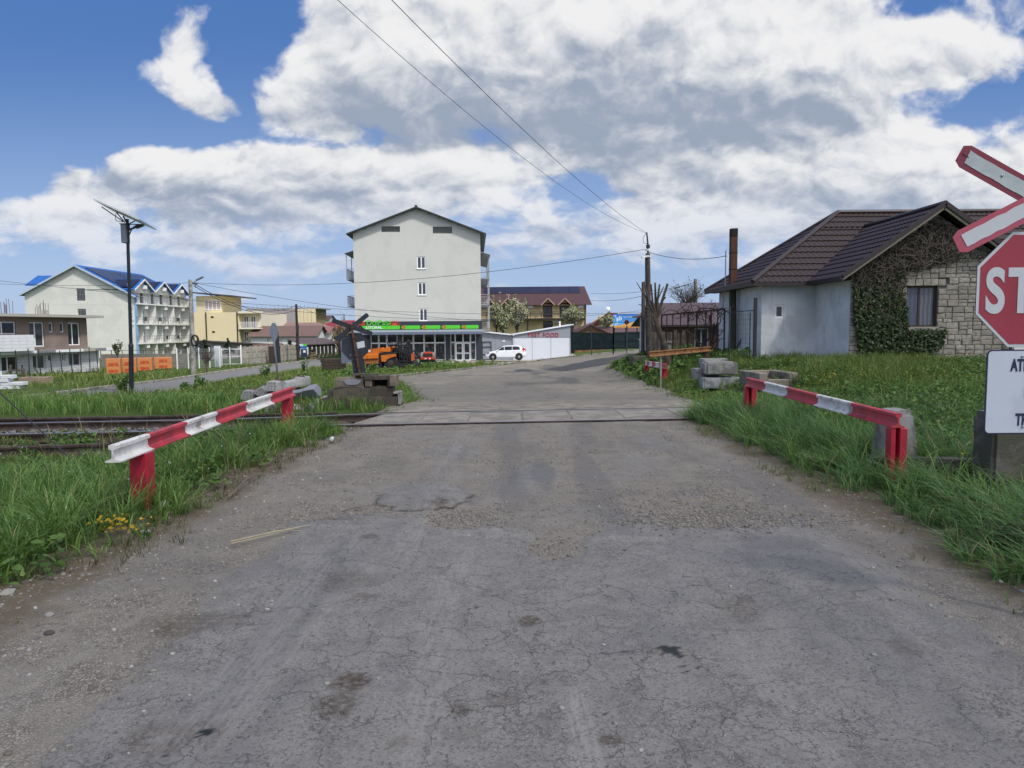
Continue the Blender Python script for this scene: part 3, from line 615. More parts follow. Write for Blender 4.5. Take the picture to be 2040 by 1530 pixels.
RA1, RB1 = (3.96, 7.22, .555), (4.17, 12.5, .56)
a_, b_ = Vector(RA1)+Vector((0,0,.1)), Vector(RB1)+Vector((0,0,.1))
cuts = sorted(bisect_px(a_, b_, p) for p in (1526,1570,1631,1700))
barrier('rail_barrier', 'red and white rail barrier in the right verge, near end red and chipped', RA1, RB1, cuts, True, [(.012, .15, 'flange'), (.985, .17, 'flange')])
c1, c2 = G(1325, 763), G(1289, 742)
q1 = PY(1327, 735, c1.y); q2 = PY(1286, 727.5, c2.y)
barrier('rail_barrier', 'short far barrier with narrow red and white bands beside the utility pole', (q1.x, q1.y, q1.z), (q2.x, q2.y, q2.z), [.28,.45,.62,.78,.92], True, [(.06, .2, 'box'), (.93, .17, 'box')], .20)
# ------------------------------------------------------------------ stop sign with cross, right edge
SRED = mat('sign_red', (.36,.045,.07), .5, .08, 3, (.30,.04,.06), .3, 2); SPINK = mat('faded_sign_red', (.46,.09,.13), .5, .08, 3); SWH = mat('sign_white', (.60,.63,.64), .4, .04, 3); SGREY = mat('sign_dull_white', (.50,.56,.55), .5, .06, 2, (.42,.47,.47), .3, 3)
NAVY = mat('navy_print', (.02,.03,.075), .5, .05); SBACK = mat('sign_back_grey', (.042,.047,.056), .7, .15, 3, (.055,.06,.068), .3, 2, spec=.15)
def octagon(cx, cz, r, y): return [(cx+r*math.cos(PI/8+k*PI/4)/math.cos(PI/8), y, cz+r*math.sin(PI/8+k*PI/4)/math.cos(PI/8)) for k in range(8)]
def arm_poly(c, ang, l, w, tip, y):
    ca, sa = math.cos(ang), math.sin(ang); pts = [(-l+tip,-w/2),(l-tip,-w/2),(l,-w/2+tip*.55),(l,w/2-tip*.55),(l-tip,w/2),(-l+tip,w/2),(-l,w/2-tip*.55),(-l,-w/2+tip*.55)]
    return [(c[0]+x*ca-z*sa, y, c[1]+x*sa+z*ca) for x, z in pts]
SY = 3.74; c0 = PY(2059, 577, SY); cc = PY(2072, 400, SY); k = SY/F
r = root('stop_sign', 'red octagonal stop sign under a red and white crossbuck, cut off at the photo edge', 'traffic sign', (c0.x, SY, 0)); ox = c0.x
R8 = 113.5*k; z8 = c0.z
mb = MB(); mb.prism(octagon(0, z8, R8, .0), (0,.003,0)); plate = mb.build('octagon_plate', SBACK, r)
mb = MB(); mb.prism(octagon(0, z8, R8-.001, -.002), (0,.0015,0)); mb.build('white_border', SWH, plate)
mb = MB(); mb.prism(octagon(0, z8, R8*.945, -.004), (0,.0015,0)); mb.build('red_field', SRED, plate)
text_mesh('lettering', 'STOP', .318, SWH, plate, (-.255, -.0055, z8-.112), sx=.70, ext=.001, off=.010, space=1.16)
pn = PY(1972, 697, SY); pb = PY(1972, 865, SY); zt1, zb1 = pn.z, pb.z; hw = 86.5*k
def rrect(x0, x1, z0, z1, rad, y):
    out = []
    for cx, cz, a0 in ((x1-rad,z1-rad,0),(x0+rad,z1-rad,PI/2),(x0+rad,z0+rad,PI),(x1-rad,z0+rad,1.5*PI)):
        out += [(cx+rad*math.cos(a0+q*PI/8), y, cz+rad*math.sin(a0+q*PI/8)) for q in range(5)]
    return out
mb = MB(); mb.prism(rrect(-hw, hw, zb1, zt1, .028, 0), (0,.003,0)); panel = mb.build('warning_panel', NAVY, r)
PANW = mat('panel_white', (.60,.66,.73), .4, .03, 2, (.55,.60,.66), .3, 3)
mb = MB(); mb.prism(rrect(-hw+.007, hw-.007, zb1+.007, zt1-.007, .022, -.002), (0,.0015,0)); mb.build('white_field', PANW, panel)
for i, (s, dz) in enumerate((('ATENȚIE', .099), ('LA', .24), ('TREN', .388))):
    text_mesh('lettering', s, .088, NAVY, panel, (0, -.004, zt1-dz-.012), sx=.58 if s != 'LA' else .5, ext=.001, off=.003, align='CENTER', space=1.02)
# crossbuck: one straight arm, the other bent slightly towards the road
def arm(parent_y, ang, cols, l=.50, w=.122):
    mb = MB(); mb.prism(arm_poly((cc.x-ox, cc.z), ang, l, w, .035, parent_y), (0,.004,0)); a = mb.build('cross_arm', cols[0], r)
    mb = MB(); pts = []; ca, sa = math.cos(ang), math.sin(ang); n = 22
    up = [(-l+.045+(2*l-.09)*i/n, w*.5-.027+random.uniform(-.003,.003)) for i in range(n+1)]; dn = [(x, -w*.5+.027+random.uniform(-.003,.003)) for x, _ in up[::-1]]
    up[0] = (up[0][0]-.004, up[0][1]); mb.prism([(cc.x-ox+x*ca-z*sa, parent_y-.0025, cc.z+x*sa+z*ca) for x, z in up+dn], (0,.0015,0)); mb.build('white_stripe', cols[1], a)
    return a
a1 = arm(-.02, -math.radians(28.8), (mat('cross_dark_red', (.23,.035,.06), .55, .08, 3), SGREY))
a2 = arm(-.034, math.radians(26.8), (SPINK, SWH))
mb = MB(); sc_ = [(cc.x-ox-.425+.003*i, -.0235-.00001, cc.z+.238-.0019*i+(.0025*math.sin(i*1.9) if i > 6 else 0)) for i in range(12)]
mb.tube(sc_, .0017, 4); mb.build('scratch', NAVY, a1)
for px, py, dy in ((1990,352,-.0235),(2035,410,-.0375),(2036,710,-.005),(2036,850,-.005)):
    p = PY(px, py, SY); mb = MB(); mb.lathe((p.x-ox, dy, p.z), (0,-1,0), [(.007,0),(.007,.003),(.004,.005)], 8); mb.build('bolt', STEEL, r, smooth='auto')
mb = MB(); zg = zf(c0.x, SY)-.3; mb.tube([(.125, .035, zg), (.125, .035, cc.z+.1)], .028, 12); mb.build('post', STEEL, r, smooth=True)
# ------------------------------------------------------------------ the same kind of sign from behind, across the track
BY = 17.3
def B(px, py, dy=0): p = PY(px, py, BY); return (p.x-bx_, dy, p.z)
pz = PY(716, 760, BY); bx_ = pz.x
r = root('stop_sign', 'leaning stop sign and crossbuck seen from its dark grey back, above the brown beams', 'traffic sign', (bx_, BY, 0))
q = lambda x, y: (640+x/10.2, 610+y/10.2)
lean = math.radians(9.5)
c = B(*q(690, 812)); k = BY/F; R8 = 26.4*k
pl = [(c[0]+R8*math.cos(PI/8+i*PI/4-lean*.35)/math.cos(PI/8), 0, c[2]+R8*math.sin(PI/8+i*PI/4-lean*.35)/math.cos(PI/8)) for i in range(8)]
mb = MB(); mb.prism(pl, (0,.004,0)); mb.build('octagon_plate', SBACK, r)
mb = MB(); mb.prism([B(*q(388,640),.012), B(*q(388,720),.012), B(*q(410,1163),.012), B(*q(640,1143),.012), B(*q(640,640),.012)], (0,.004,0)); mb.build('backing_sheet', mat('bluish_sheet', (.17,.20,.25), .55, .08, 3), r)
mb = MB(); mb.prism([B(*q(618,1098),-.004), B(*q(650,1372),-.004), B(*q(905,1350),-.004), B(*q(870,1068),-.004)], (0,.003,0)); mb.build('lower_plate', SBACK, r)
cx = B(*q(630,425))
for ang, l, dy in ((-math.radians(19.3), .515, -.012), (math.radians(38.0), .50, -.02)):
    mb = MB(); mb.prism(arm_poly((cx[0]+(0 if dy > -.015 else .0), cx[2]), ang, l, .112, .035, dy), (0,.004,0)); mb.build('cross_arm', SBACK, r)
mb = MB(); a = Vector(B(*q(618,365),-.05)); b = Vector(B(*q(795,1385),-.05)); b = a+(b-a)*1.55; mb.bar(a, b, .048, .03); post = mb.build('post', RUST, r)
for x, y, w in ((685,650,.10),(725,1003,.11),(770,1236,.10),(635,440,.09)):
    mb = MB(); p = Vector(B(*q(x,y),-.066)); mb.cbox(p, (w,.012,.022), ry=.1); mb.tube([p+Vector((-.02,0,0)), p+Vector((-.02,-.02,0))], .008, 6); mb.tube([p+Vector((.02,0,0)), p+Vector((.02,-.02,0))], .008, 6); mb.build('clamp', RUST, post)
mb = MB(); mb.prism([B(*q(713,736),-.006), B(*q(872,703),-.006), B(*q(890,832),-.006), B(*q(738,862),-.006)], (0,.003,0)); mb.build('white_sticker', mat('sticker_white', (.62,.66,.68), .5, .04), r)
for x, y, s in ((485,648,.022),(592,993,.03),(548,535,.025)):
    mb = MB(); p = Vector(B(*q(x,y),-.002)); mb.cbox(p, (s,.002,s*.8), ry=.4); mb.build('bare_patch', STEEL, r)
# ------------------------------------------------------------------ octagonal sign seen almost edge-on
YS = 24.0; p0 = PY(546, 661, YS)
r = root('stop_sign', 'grey octagonal sign seen almost edge-on, on a leaning galvanised pole behind the sleepers', 'traffic sign', (p0.x, YS, 0), math.radians(85))
mb = MB(); mb.prism(octagon(0, p0.z, .30, 0), (0,.006,0)); mb.build('octagon_plate', mat('sign_back_blue', (.17,.20,.25), .5, .08), r)
mb = MB(); mb.tube([(.0,.04,p0.z+.28), (.03,.02,p0.z-.4), (.12,-.10,-1.0)], .032, 10); mb.build('post', STEEL, r, smooth=True)
# ------------------------------------------------------------------ rough stones / blocks
def rough_box(name, d, m, parent=None, seed=0, sub=5, amp=.012, chip=.0, bevel=.012, warp=None):
    """box with worn arrises and slight surface unevenness, base at z=0, centred in x,y"""
    bm = bmesh.new(); bmesh.ops.create_cube(bm, size=1)
    bmesh.ops.bevel(bm, geom=bm.edges[:], offset=min(.09, bevel/min(d)), segments=2, affect='EDGES')
    bmesh.ops.subdivide_edges(bm, edges=[e for e in bm.edges if e.calc_length() > .3], cuts=sub, use_grid_fill=True)
    for v in bm.verts:
        p = Vector((v.co.x*d[0], v.co.y*d[1], (v.co.z+.5)*d[2])); s = Vector((seed*7.3, seed*3.1, seed))
        nz = mnoise.noise_vector(p*3+s)*amp+mnoise.noise_vector(p*11+s)*amp*.4
        if chip:
            e = sum(1 for a in (abs(v.co.x), abs(v.co.y), abs(v.co.z)) if a > .42); c = mnoise.noise(p*2.2+s*2)
            if e >= 2 and c > .05: nz -= Vector((v.co.x*d[0], v.co.y*d[1], v.co.z*d[2])).normalized()*chip*(c-.05)*3
        v.co = p+nz
        if warp: v.co = warp(v.co)
    bmesh.ops.triangulate(bm, faces=[f for f in bm.faces if len(f.verts) > 4])
    me = bpy.data.meshes.new(name); bm.to_mesh(me); bm.free(); me.materials.append(m); me.shade_smooth(); me.set_sharp_from_angle(angle=.7)
    o = bpy.data.objects.new(name, me); COL.objects.link(o)
    if parent is not None: o.parent = parent
    return o
BROWNC = mat('dirty_brown_concrete', (.125,.105,.08), .92, .25, 4, (.07,.06,.048), .5, 3, bump=.6, bs=28, streak=.3)
BROWNL = mat('dusty_brown_concrete', (.21,.175,.135), .92, .2, 4, (.13,.11,.085), .45, 3, bump=.5, bs=28)
BLY = 14.75
def pxbox(name, px0, px1, py0, py1, Y, depth, m, label, cat, seed, group=None, rz=0, ry=0, **kw):
    a = PY(px0, py1, Y); b = PY(px1, py0, Y); o = rough_box(name, (b.x-a.x, depth, b.z-a.z), m, None, seed, **kw)
    o.location = ((a.x+b.x)/2, Y+depth/2, a.z); o.rotation_euler = (0, ry, rz); tag(o, label, cat, group); return o
GB = 'brown concrete beams stacked beside the crossing'
pxbox('concrete_beam', 636, 797, 791, 826, BLY, .42, BROWNC, 'lowest brown concrete beam of the stack, half sunk in grass beside the rail', 'concrete beam', 1, GB, ry=-.02, chip=.01)
pxbox('concrete_beam', 652, 782, 771.5, 799.5, BLY+.03, .38, BROWNC, 'long brown concrete beam with a rounded end, second from the bottom of the stack', 'concrete beam', 2, GB, ry=-.035, bevel=.06, chip=.012)
pxbox('concrete_beam', 665.5, 723, 752.5, 773.5, BLY+.06, .34, BROWNL, 'short brown concrete block with a grey rubbed patch, top of the stack', 'concrete beam', 3, GB, ry=-.02, chip=.008)
pt = MB(); c = PY(702, 761, BLY+.055); pt.prism([(c.x+.17*math.cos(a)*(1+.15*math.sin(3*a)), BLY+.042, c.z+.075*math.sin(a)*(1+.2*math.cos(2*a))) for a in np.linspace(0, 2*PI, 16, endpoint=False)], (0,.004,0))
pp = pt.build('cement_patch', mat('cement_grey', (.25,.26,.29), .9, .2, 6), None); par = bpy.data.objects['concrete_beam.002']; pp.parent = par; bpy.context.view_layer.update(); pp.matrix_parent_inverse = par.matrix_world.inverted()
r = root('concrete_channel', 'brown hollow concrete channel with a dark opening, beside the short block on the stack', 'concrete channel', (PY(755,760,BLY).x, BLY+.02, 0))
def fb(px0, px1, py0, py1, y0, y1, nm, m):
    a = PY(px0, py1, BLY); b = PY(px1, py0, BLY); mb = MB(); mb.box(a.x-r.location.x, b.x-r.location.x, y0, y1, a.z, b.z); return mb.build(nm, m, r, bevel=.01)
fb(725,776,748.5,757.5,.0,.45,'top_slab',BROWNC); fb(726,739.5,757.5,771,.02,.45,'side_wall',BROWNL); fb(771,777,757.5,771,.02,.45,'side_wall',BROWNC); fb(776,788,748,770,-.03,.42,'end_wall',BROWNL); fb(739,771,757.5,771,.40,.44,'opening_shade',BLACK)  # black sheet at the back stands for the shade inside the opening
r = root('concrete_channel', 'small pale concrete channel end standing in the grass at the right end of the beams', 'concrete channel', (PY(790,790,BLY).x, BLY-.03, 0))
fb(783.5,797,780.5,785,0,.4,'top_slab',CONC); fb(793,797.5,785,806,.0,.4,'side_wall',CONC); fb(783.5,793,785,806,.12,.16,'opening_shade',BLACK)  # black sheet in the mouth paints the channel's inner shade
pxbox('plank', 699, 752, 745.2, 749.2, BLY+.12, .2, WOOD, 'thin weathered plank lying on top of the brown beams', 'plank', 6, None, amp=.006)
# concrete sleepers
SLPC = mat('sleeper_concrete', (.27,.275,.28), .88, .16, 4, (.19,.19,.185), .4, 3, bump=.4, bs=30)
SLPW = mat('sleeper_concrete_pale', (.36,.36,.345), .88, .14, 4, (.25,.245,.23), .4, 3, bump=.4, bs=30)
HOLE = mat('dark_hole', (.03,.03,.032), .9, .1)
def sleeper(label, A, Bp, roll=0, m=SLPC, L=2.3):
    A, Bp = Vector(A), Vector(Bp); r = root('concrete_sleeper', label, 'sleeper', A, 0, 'concrete sleepers heaped beyond the track')
    d = (Bp-A).normalized(); q = d.to_track_quat('Y', 'Z') @ Matrix.Rotation(roll,3,'Y').to_quaternion(); r.rotation_mode = 'QUATERNION'; r.rotation_quaternion = q
    st = [(0,.14,.10,.20),(.28,.145,.10,.205),(.52,.145,.10,.20),(.62,.145,.095,.165),(.85,.13,.09,.15),(1.45,.13,.09,.15),(1.68,.145,.095,.165),(1.78,.145,.10,.20),(2.02,.145,.10,.205),(2.3,.14,.10,.20)]
    mb = MB(); vs = []
    for y, b, tp, h in st:
        y *= L/2.3; vs += [(-b,y,0),(b,y,0),(b-.004,y,.05),(tp,y,h-.02),(tp-.02,y,h),(-tp+.02,y,h),(-tp,y,h-.02),(-b+.004,y,.05)]
    n = 8; fs = [(i*n+k,i*n+(k+1)%n,(i+1)*n+(k+1)%n,(i+1)*n+k) for i in range(len(st)-1) for k in range(n)]+[tuple(range(n))[::-1], tuple((len(st)-1)*n+k for k in range(n))]
    mb.add(vs, fs); mb.build('body', m, r, bevel=.006)
    mb = MB()
    for x in (-.07,.0,.07):
        for z in (.045,.10,.155): mb.tube([(x*(1 if z < .12 else .75),-.003,z),(x*(1 if z < .12 else .75),.02,z)], .010, 8)
    mb.build('wire_ends', HOLE, r)
    for y in (.40,1.9):
        mb = MB(); mb.box(-.09,.09,y-.06,y+.06,.196,.212); mb.tube([(-.05,y,.2),(-.05,y,.25)],.014,8); mb.tube([(.05,y,.2),(.05,y,.25)],.014,8); mb.build('rail_fixing', RUST, r)
    return r
def SP(px, py, Y): p = PY(px, py, Y); return (p.x, p.y, p.z)
sleeper('grey concrete sleeper end with dark wire ends, leftmost and lowest of the sleeper heap', SP(492,797,15.1), SP(535,783,17.2), .1)
sleeper('grey concrete sleeper tilted on its side, second from the left end of the heap', SP(514,790,15.0), SP(560,776,17.1), .75)
sleeper('pale concrete sleeper lying flat on the very top of the heap', SP(540,779,14.8), SP(608,765,17.1), .12, SLPW)
sleeper('smooth blue-grey concrete sleeper sloping down behind the red end of the barrier', SP(562,797,15.3), SP(634,783,15.0), -.75, mat('sleeper_bluish', (.24,.26,.29), .8, .1, 4, bump=.3), .9)
sleeper('whitish upturned concrete sleeper low in the heap with rusty fixings', SP(572,826,14.9), SP(648,806,15.1), .9, SLPW, 1.0)
sleeper('concrete sleeper end poking out just left of the red barrier post', SP(540,826,14.5), SP(560,803,16.6), .5)
sleeper('broken grey concrete sleeper end at the foot of the heap beside the brown beams', SP(618,826,14.5), SP(650,808,15.6), -.5, SLPC, 1.1)
sleeper('buried concrete sleeper at the bottom of the heap', SP(520,832,14.6), SP(600,815,16.4), .2)
# ------------------------------------------------------------------ blocks in the right-hand verge
YB = 19.6
GR = 'pale concrete blocks heaped in the verge'
pxbox('concrete_block', 1402, 1473, 752.5, 776, YB, .75, CONCL, 'pale grey concrete block with a chipped corner, lowest of the heap behind the barrier', 'concrete block', 11, GR, rz=-.06, chip=.03)
pxbox('concrete_block', 1384, 1432, 734, 756, YB+.55, .5, CONC, 'grey concrete block half hidden at the back of the heap, left side', 'concrete block', 12, GR, rz=.05, chip=.02)
pxbox('concrete_block', 1406.5, 1472, 721.5, 747, YB+.05, .6, CONC, 'stained concrete block with rounded corners lying on the pale one', 'concrete block', 13, GR, rz=-.05, bevel=.035, chip=.02)
pxbox('concrete_block', 1400, 1451, 714.5, 737, YB+.68, .5, CONC, 'thin-topped concrete block standing behind the stained one', 'concrete block', 14, GR, rz=.03, chip=.015)
pxbox('concrete_block', 1468, 1496, 753, 770, YB+.2, .5, CONCL, 'small concrete slab end between the block heap and the barrier', 'concrete block', 15, GR, chip=.02)
b = G(1553, 772); r = root('concrete_trough', 'open brown concrete trough with straw in it, in the grass behind the barrier', 'trough', (b.x, b.y, b.z), .05)
TR = mat('trough_concrete', (.27,.24,.19), .92, .2, 3, (.17,.15,.12), .4, 2.5, bump=.5)
mb = MB(); mb.box(-.52,-.30,0,1.3,0,.36); mb.build('side_wall', TR, r, bevel=.02); mb = MB(); mb.box(.24,.46,.0,1.3,0,.36); mb.build('side_wall', TR, r, bevel=.02)
mb = MB(); mb.box(-.30,.24,1.15,1.3,0,.355); mb.build('end_wall', TR, r, bevel=.015); mb = MB(); mb.box(-.30,.24,.02,1.15,0,.12); mb.build('floor_slab', TR, r); mb = MB(); mb.box(-.30,.24,.0,.14,0,.2); mb.build('end_wall', TR, r, bevel=.02)
mb = MB()
for i in range(70):
    a = Vector((random.uniform(-.27,.2), random.uniform(.15,1.1), .13+random.uniform(0,.05))); an = random.uniform(0,PI); mb.bar(a, a+Vector((math.cos(an),math.sin(an),random.uniform(-.1,.2)))*random.uniform(.1,.25), .008)
mb.build('straw', mat('straw', (.32,.24,.12), .9, .3), r)
# broken concrete post foot behind the near end of the right barrier, slab and pillar
Y2 = 8.1; a = PY(1780, 925, Y2)
o = rough_box('broken_post', (.46,.26,.75), CONC, None, 21, 6, .014, .02, .03, warp=lambda c: Vector((c.x*(1.12-.55*max(0,c.z)/.75)+.03, c.y, c.z))); o.location = (a.x+.03, Y2+.1, zf(a.x, Y2)-.12); o.rotation_euler = (0,0,.1); tag(o, 'broken grey concrete post foot behind the near red post of the barrier', 'concrete post')
o = rough_box('concrete_slab', (.30,1.25,.16), mat('dark_concrete', (.10,.095,.085), .95, .25, 4, (.06,.058,.05), .5, 3, bump=.6), None, 22, 8, .02, .03, .03); p = G(1868, 945); o.location = (p.x, p.y, zf(p.x,p.y)+.02); o.rotation_euler = (-.04,.1,1.15); tag(o, 'dark broken concrete slab lying in the grass between barrier and panel sign', 'concrete slab')
p = G(2025, 985); o = rough_box('concrete_pillar', (.34,.34,1.0), mat('mossy_concrete', (.15,.14,.12), .95, .25, 4, (.085,.085,.06), .5, 3, bump=.6, streak=.5), None, 23, 8, .01, .015, .03); o.location = (p.x+.06, p.y+.35, p.z-.25); tag(o, 'mossy concrete pillar foot below the white panel of the stop sign', 'pillar')
# rusty unpainted rail as a barrier, by the utility pole
A1 = PY(1293, 711, 22.3); B1 = PY(1416, 699, 26.2)
r = root('rusty_rail_barrier', 'rusty brown unpainted rail propped level beside the utility pole, in front of the vine frame', 'barrier', (A1.x, A1.y, 0), 0, None); off = Vector((A1.x, A1.y, 0))
rail('x', [A1-off, B1-off], .17, False, hw=.08, fw=.16).build('beam', mat('orange_rust', (.26,.125,.05), .85, .2, 5, (.15,.07,.03), .4, 3, bump=.3), r)
for f, w in ((.17,.035),(.93,.14)):
    p = A1+(B1-A1)*f-off; mb = MB(); zb = zf(p.x+off.x, p.y+off.y)-.2; mb.cbox((p.x,p.y,(zb+p.z)/2-.002),(w,w,p.z-zb)); mb.build('prop', RUST if f > .5 else CONCL, r)
# ------------------------------------------------------------------ tiled roofs: courses with real steps, wave by bump
def tilemat(name, c1, c2, pitch=.21):
    m, t, p = base_mat(name); uv = t.n('ShaderNodeUVMap').outputs[0]; u, v, _ = t.sep(uv); co = t.n('ShaderNodeTexCoord').outputs['Object']
    w = t.m('SINE', t.m('MULTIPLY', u, 2*PI/pitch)); n = t.noise(co, 1.3, 6, .65)
    c = t.mix(n, c1, c2); c = t.mix(t.m('MULTIPLY', t.ramp(t.noise(co, 14, 4, .7), .5, .72), .35), c, [x*1.7 for x in c2])
    t.put(p.inputs['Base Color'], c); p.inputs['Roughness'].default_value = .48; p.inputs['Specular IOR Level'].default_value = .4
    MATS[name] = m; return m
def roof_plane(mb, poly, uvs, eave_dir, course=.36, lift=.035):
    """poly: 3D convex planar polygon; cut in courses across the slope, each course tipped up at its lower edge. uvs collects per-face loop uv"""
    P = [Vector(p) for p in poly]; u = Vector(eave_dir).normalized(); nrm = (P[1]-P[0]).cross(P[2]-P[0]).normalized()
    if nrm.z < 0: nrm = -nrm
    v = nrm.cross(u).normalized()
    if v.z < 0: v = -v; u = -u
    o = P[0]; q = [((p-o).dot(u), (p-o).dot(v)) for p in P]; v0 = min(b for _, b in q); v1 = max(b for _, b in q); k = v0
    while k < v1-1e-4:
        e = min(k+course, v1); pl = clip_poly(clip_poly(q, [(0,-1,-k)]), [(0,1,e)])
        if len(pl) >= 3:
            wv_ = lambda a: .016*math.sin(2*PI*a/.21)
            a0 = min(p[0] for p in pl); a1 = max(p[0] for p in pl); st_n = .0525; i0 = math.floor(a0/st_n)
            while i0*st_n < a1:
                cell = clip_poly(clip_poly(pl, [(-1,0,-i0*st_n)]), [(1,0,(i0+1)*st_n)]); i0 += 1
                if len(cell) >= 3: mb.quad(*[o+u*a+v*b+nrm*(lift*(e-b)/course+.004+wv_(a)) for a, b in cell]); uvs.append(list(cell))
            lo = sorted([p for p in pl if abs(p[1]-k) < 1e-5])
            if len(lo) >= 2:
                a0, a1 = lo[0][0], lo[-1][0]; A, Bq = o+u*a0+v*k, o+u*a1+v*k
                i0 = math.floor(a0/st_n)
                while i0*st_n < a1:
                    p0, p1 = max(a0, i0*st_n), min(a1, (i0+1)*st_n); i0 += 1
                    mb.quad(o+u*p0+v*k-nrm*.02, o+u*p1+v*k-nrm*.02, o+u*p1+v*k+nrm*(lift+.004+wv_(p1)), o+u*p0+v*k+nrm*(lift+.004+wv_(p0))); uvs.append([(p0,k),(p1,k),(p1,k),(p0,k)])
        k = e
def build_roof(name, planes, m, parent, course=.36, lift=.035):
    mb = MB(); uvs = []
    for poly, ed in planes: roof_plane(mb, poly, uvs, ed, course, lift)
    me = bpy.data.meshes.new(name); me.from_pydata(mb.v, [], mb.f); me.materials.append(m); ul = me.uv_layers.new(name='UVMap')
    flat = [c for f in uvs for p in f for c in p]; ul.data.foreach_set('uv', flat); me.update()
    o = bpy.data.objects.new(name, me); COL.objects.link(o); o.parent = parent; return o
# ------------------------------------------------------------------ stone-gabled house on the right
HX, HY, HZ = 9.4, 23.9, .30
r = root('stone_gabled_house', 'grey rendered house with a brown tiled roof and an ivy-covered stone gable', 'house', (0,0,0))
EZ = 3.22
BROWN = tilemat('brown_metal_tiles', (.027,.017,.015), (.042,.027,.024), .21)
REND = mat('grey_render', (.70,.72,.73), .9, .07, 1.4, (.58,.60,.61), .4, .8, bump=.25, bs=14, streak=.3)
WX0, WX1, WY, BYF, BYB = 11.4, 17.0, 24.0, 26.8, 32.3
AX, AZ = 14.2, 5.36
mb = MB()
def wallq(x0, y0, x1, y1, z1a, z1b): mb.quad((x0,y0,-.6),(x1,y1,-.6),(x1,y1,z1b),(x0,y0,z1a))
wallq(WX0, WY+.02, WX0, BYF, EZ+.25, EZ+.25)                 # wing side
facade(mb, 0, WX0-9.4, -.6, EZ+.2, [(.50,1.92,.84,2.42)], (9.4,BYF,0), (1,0,0), (0,0,1), (0,-1,0), .12)
wallq(9.4, BYB, 9.4, BYF, EZ+.2, EZ+.2); wallq(9.4, BYB, 30, BYB, EZ+.2, EZ+.2); wallq(WX1, WY+.02, WX1, BYF, EZ+.25, EZ+.25)
facade(mb, WX1, 30, -.6, EZ+.2, [], (0,BYF,0)); mb.build('rendered_wall', REND, r)
window(r, .50, 1.92, .84, 2.42, WHITE, GLASS, (9.4,BYF,0), inset=.06, fw=.07, mull=())
# stone gable: irregular squared rubble, every stone its own block inside the one wall mesh
def stones(u0, u1, v0, v1, out, depth=0):
    w, h = u1-u0, v1-v0
    if (w < .46 and h < .22 and (depth > 2)) or depth > 12: out.append((u0,u1,v0,v1)); return
    if w/max(h,.01) > 1.7 or (h < .19 and w > .32):
        k = random.uniform(.36,.64) if w < 2 else random.uniform(.45,.55); stones(u0,u0+w*k,v0,v1,out,depth+1); stones(u0+w*k,u1,v0,v1,out,depth+1)
    elif h > .20 or (w < .24 and h > .16):
        k = random.uniform(.38,.62); stones(u0,u1,v0,v0+h*k,out,depth+1); stones(u0,u1,v0+h*k,v1,out,depth+1)
    else: out.append((u0,u1,v0,v1))
WIN = (13.30, 1.56, 14.34, 2.92)                              # window in wall coordinates x, z
st_ = []; zones = [(WX0, WIN[0]-.0, -.45, 5.6), (WIN[2], WX1, -.45, 5.6), (WIN[0], WIN[2], -.45, WIN[1]), (WIN[0], WIN[2], WIN[3]+.24, 5.6)]
for z in zones: stones(*z, st_)
for i in range(6): w = (WIN[2]-WIN[0]+.5)/6; st_.append((WIN[0]-.25+i*w, WIN[0]-.25+(i+1)*w, WIN[3]+.004, WIN[3]+.24))
st_ = [s for s in st_ if not (s[0] < WIN[2]+.24 and s[1] > WIN[0]-.24 and s[2] < WIN[3]+.22 and s[3] > WIN[3]+.02) or s[2] == WIN[3]+.004]
sl_ = (AZ-EZ)/(AX-10.9); pls = [(-sl_,1,EZ-sl_*10.9-.06), (sl_,1,EZ+sl_*17.5-.06)]
V, Fc, tint = [], [], []
mbs = MB(); tints = []
for (a0,a1,b0,b1) in st_:
    g_ = .006; pl = clip_poly([(a0+g_,b0+g_),(a1-g_,b0+g_),(a1-g_,b1-g_),(a0+g_,b1-g_)], pls)
    if len(pl) < 3: continue
    cu = sum(p[0] for p in pl)/len(pl); cv = sum(p[1] for p in pl)/len(pl); dd = random.uniform(.02,.055); n0 = len(mbs.v)
    rr_ = lambda s: [(cu+(p[0]-cu)*s+random.uniform(-.006,.006), cv+(p[1]-cv)*s+random.uniform(-.006,.006)) for p in pl]
    A = [(x,WY+.05,z) for x,z in pl]; B_ = [(x,WY+.03-dd*.6,z) for x,z in rr_(.985)]; C = [(x,WY+.03-dd+random.uniform(-.008,.008),z) for x,z in rr_(.90)]
    n = len(pl); mbs.add(A+B_+C+[(cu,WY+.022-dd,cv)], [(i,(i+1)%n,n+(i+1)%n,n+i) for i in range(n)]+[(n+i,n+(i+1)%n,2*n+(i+1)%n,2*n+i) for i in range(n)]+[(2*n+i,2*n+(i+1)%n,3*n) for i in range(n)])
    tints += [random.random()]*(3*n+1)
def stonemat():
    m, t, p = base_mat('squared_rubble'); co = t.n('ShaderNodeTexCoord').outputs['Object']; a = t.attr('tint')
    c = t.mix(a, (.27,.25,.205), (.45,.42,.35)); c = t.mix(t.ramp(t.noise(co, 7, 6, .7), .35, .7), c, (.22,.205,.165)); c = t.mix(t.m('MULTIPLY', t.ramp(t.noise(co, 40, 4, .7), .5, .7), .5), c, (.40,.38,.32))
    t.put(p.inputs['Base Color'], c); p.inputs['Roughness'].default_value = .92; p.inputs['Specular IOR Level'].default_value = .2
    t.put(p.inputs['Normal'], t.bump(t.noise(co, 24, 5, .7), .7, .02)); return m
o = mbs.build('stone_gable_facing', stonemat(), r); at = o.data.attributes.new('tint','FLOAT','POINT')
at.data.foreach_set('value', tints)
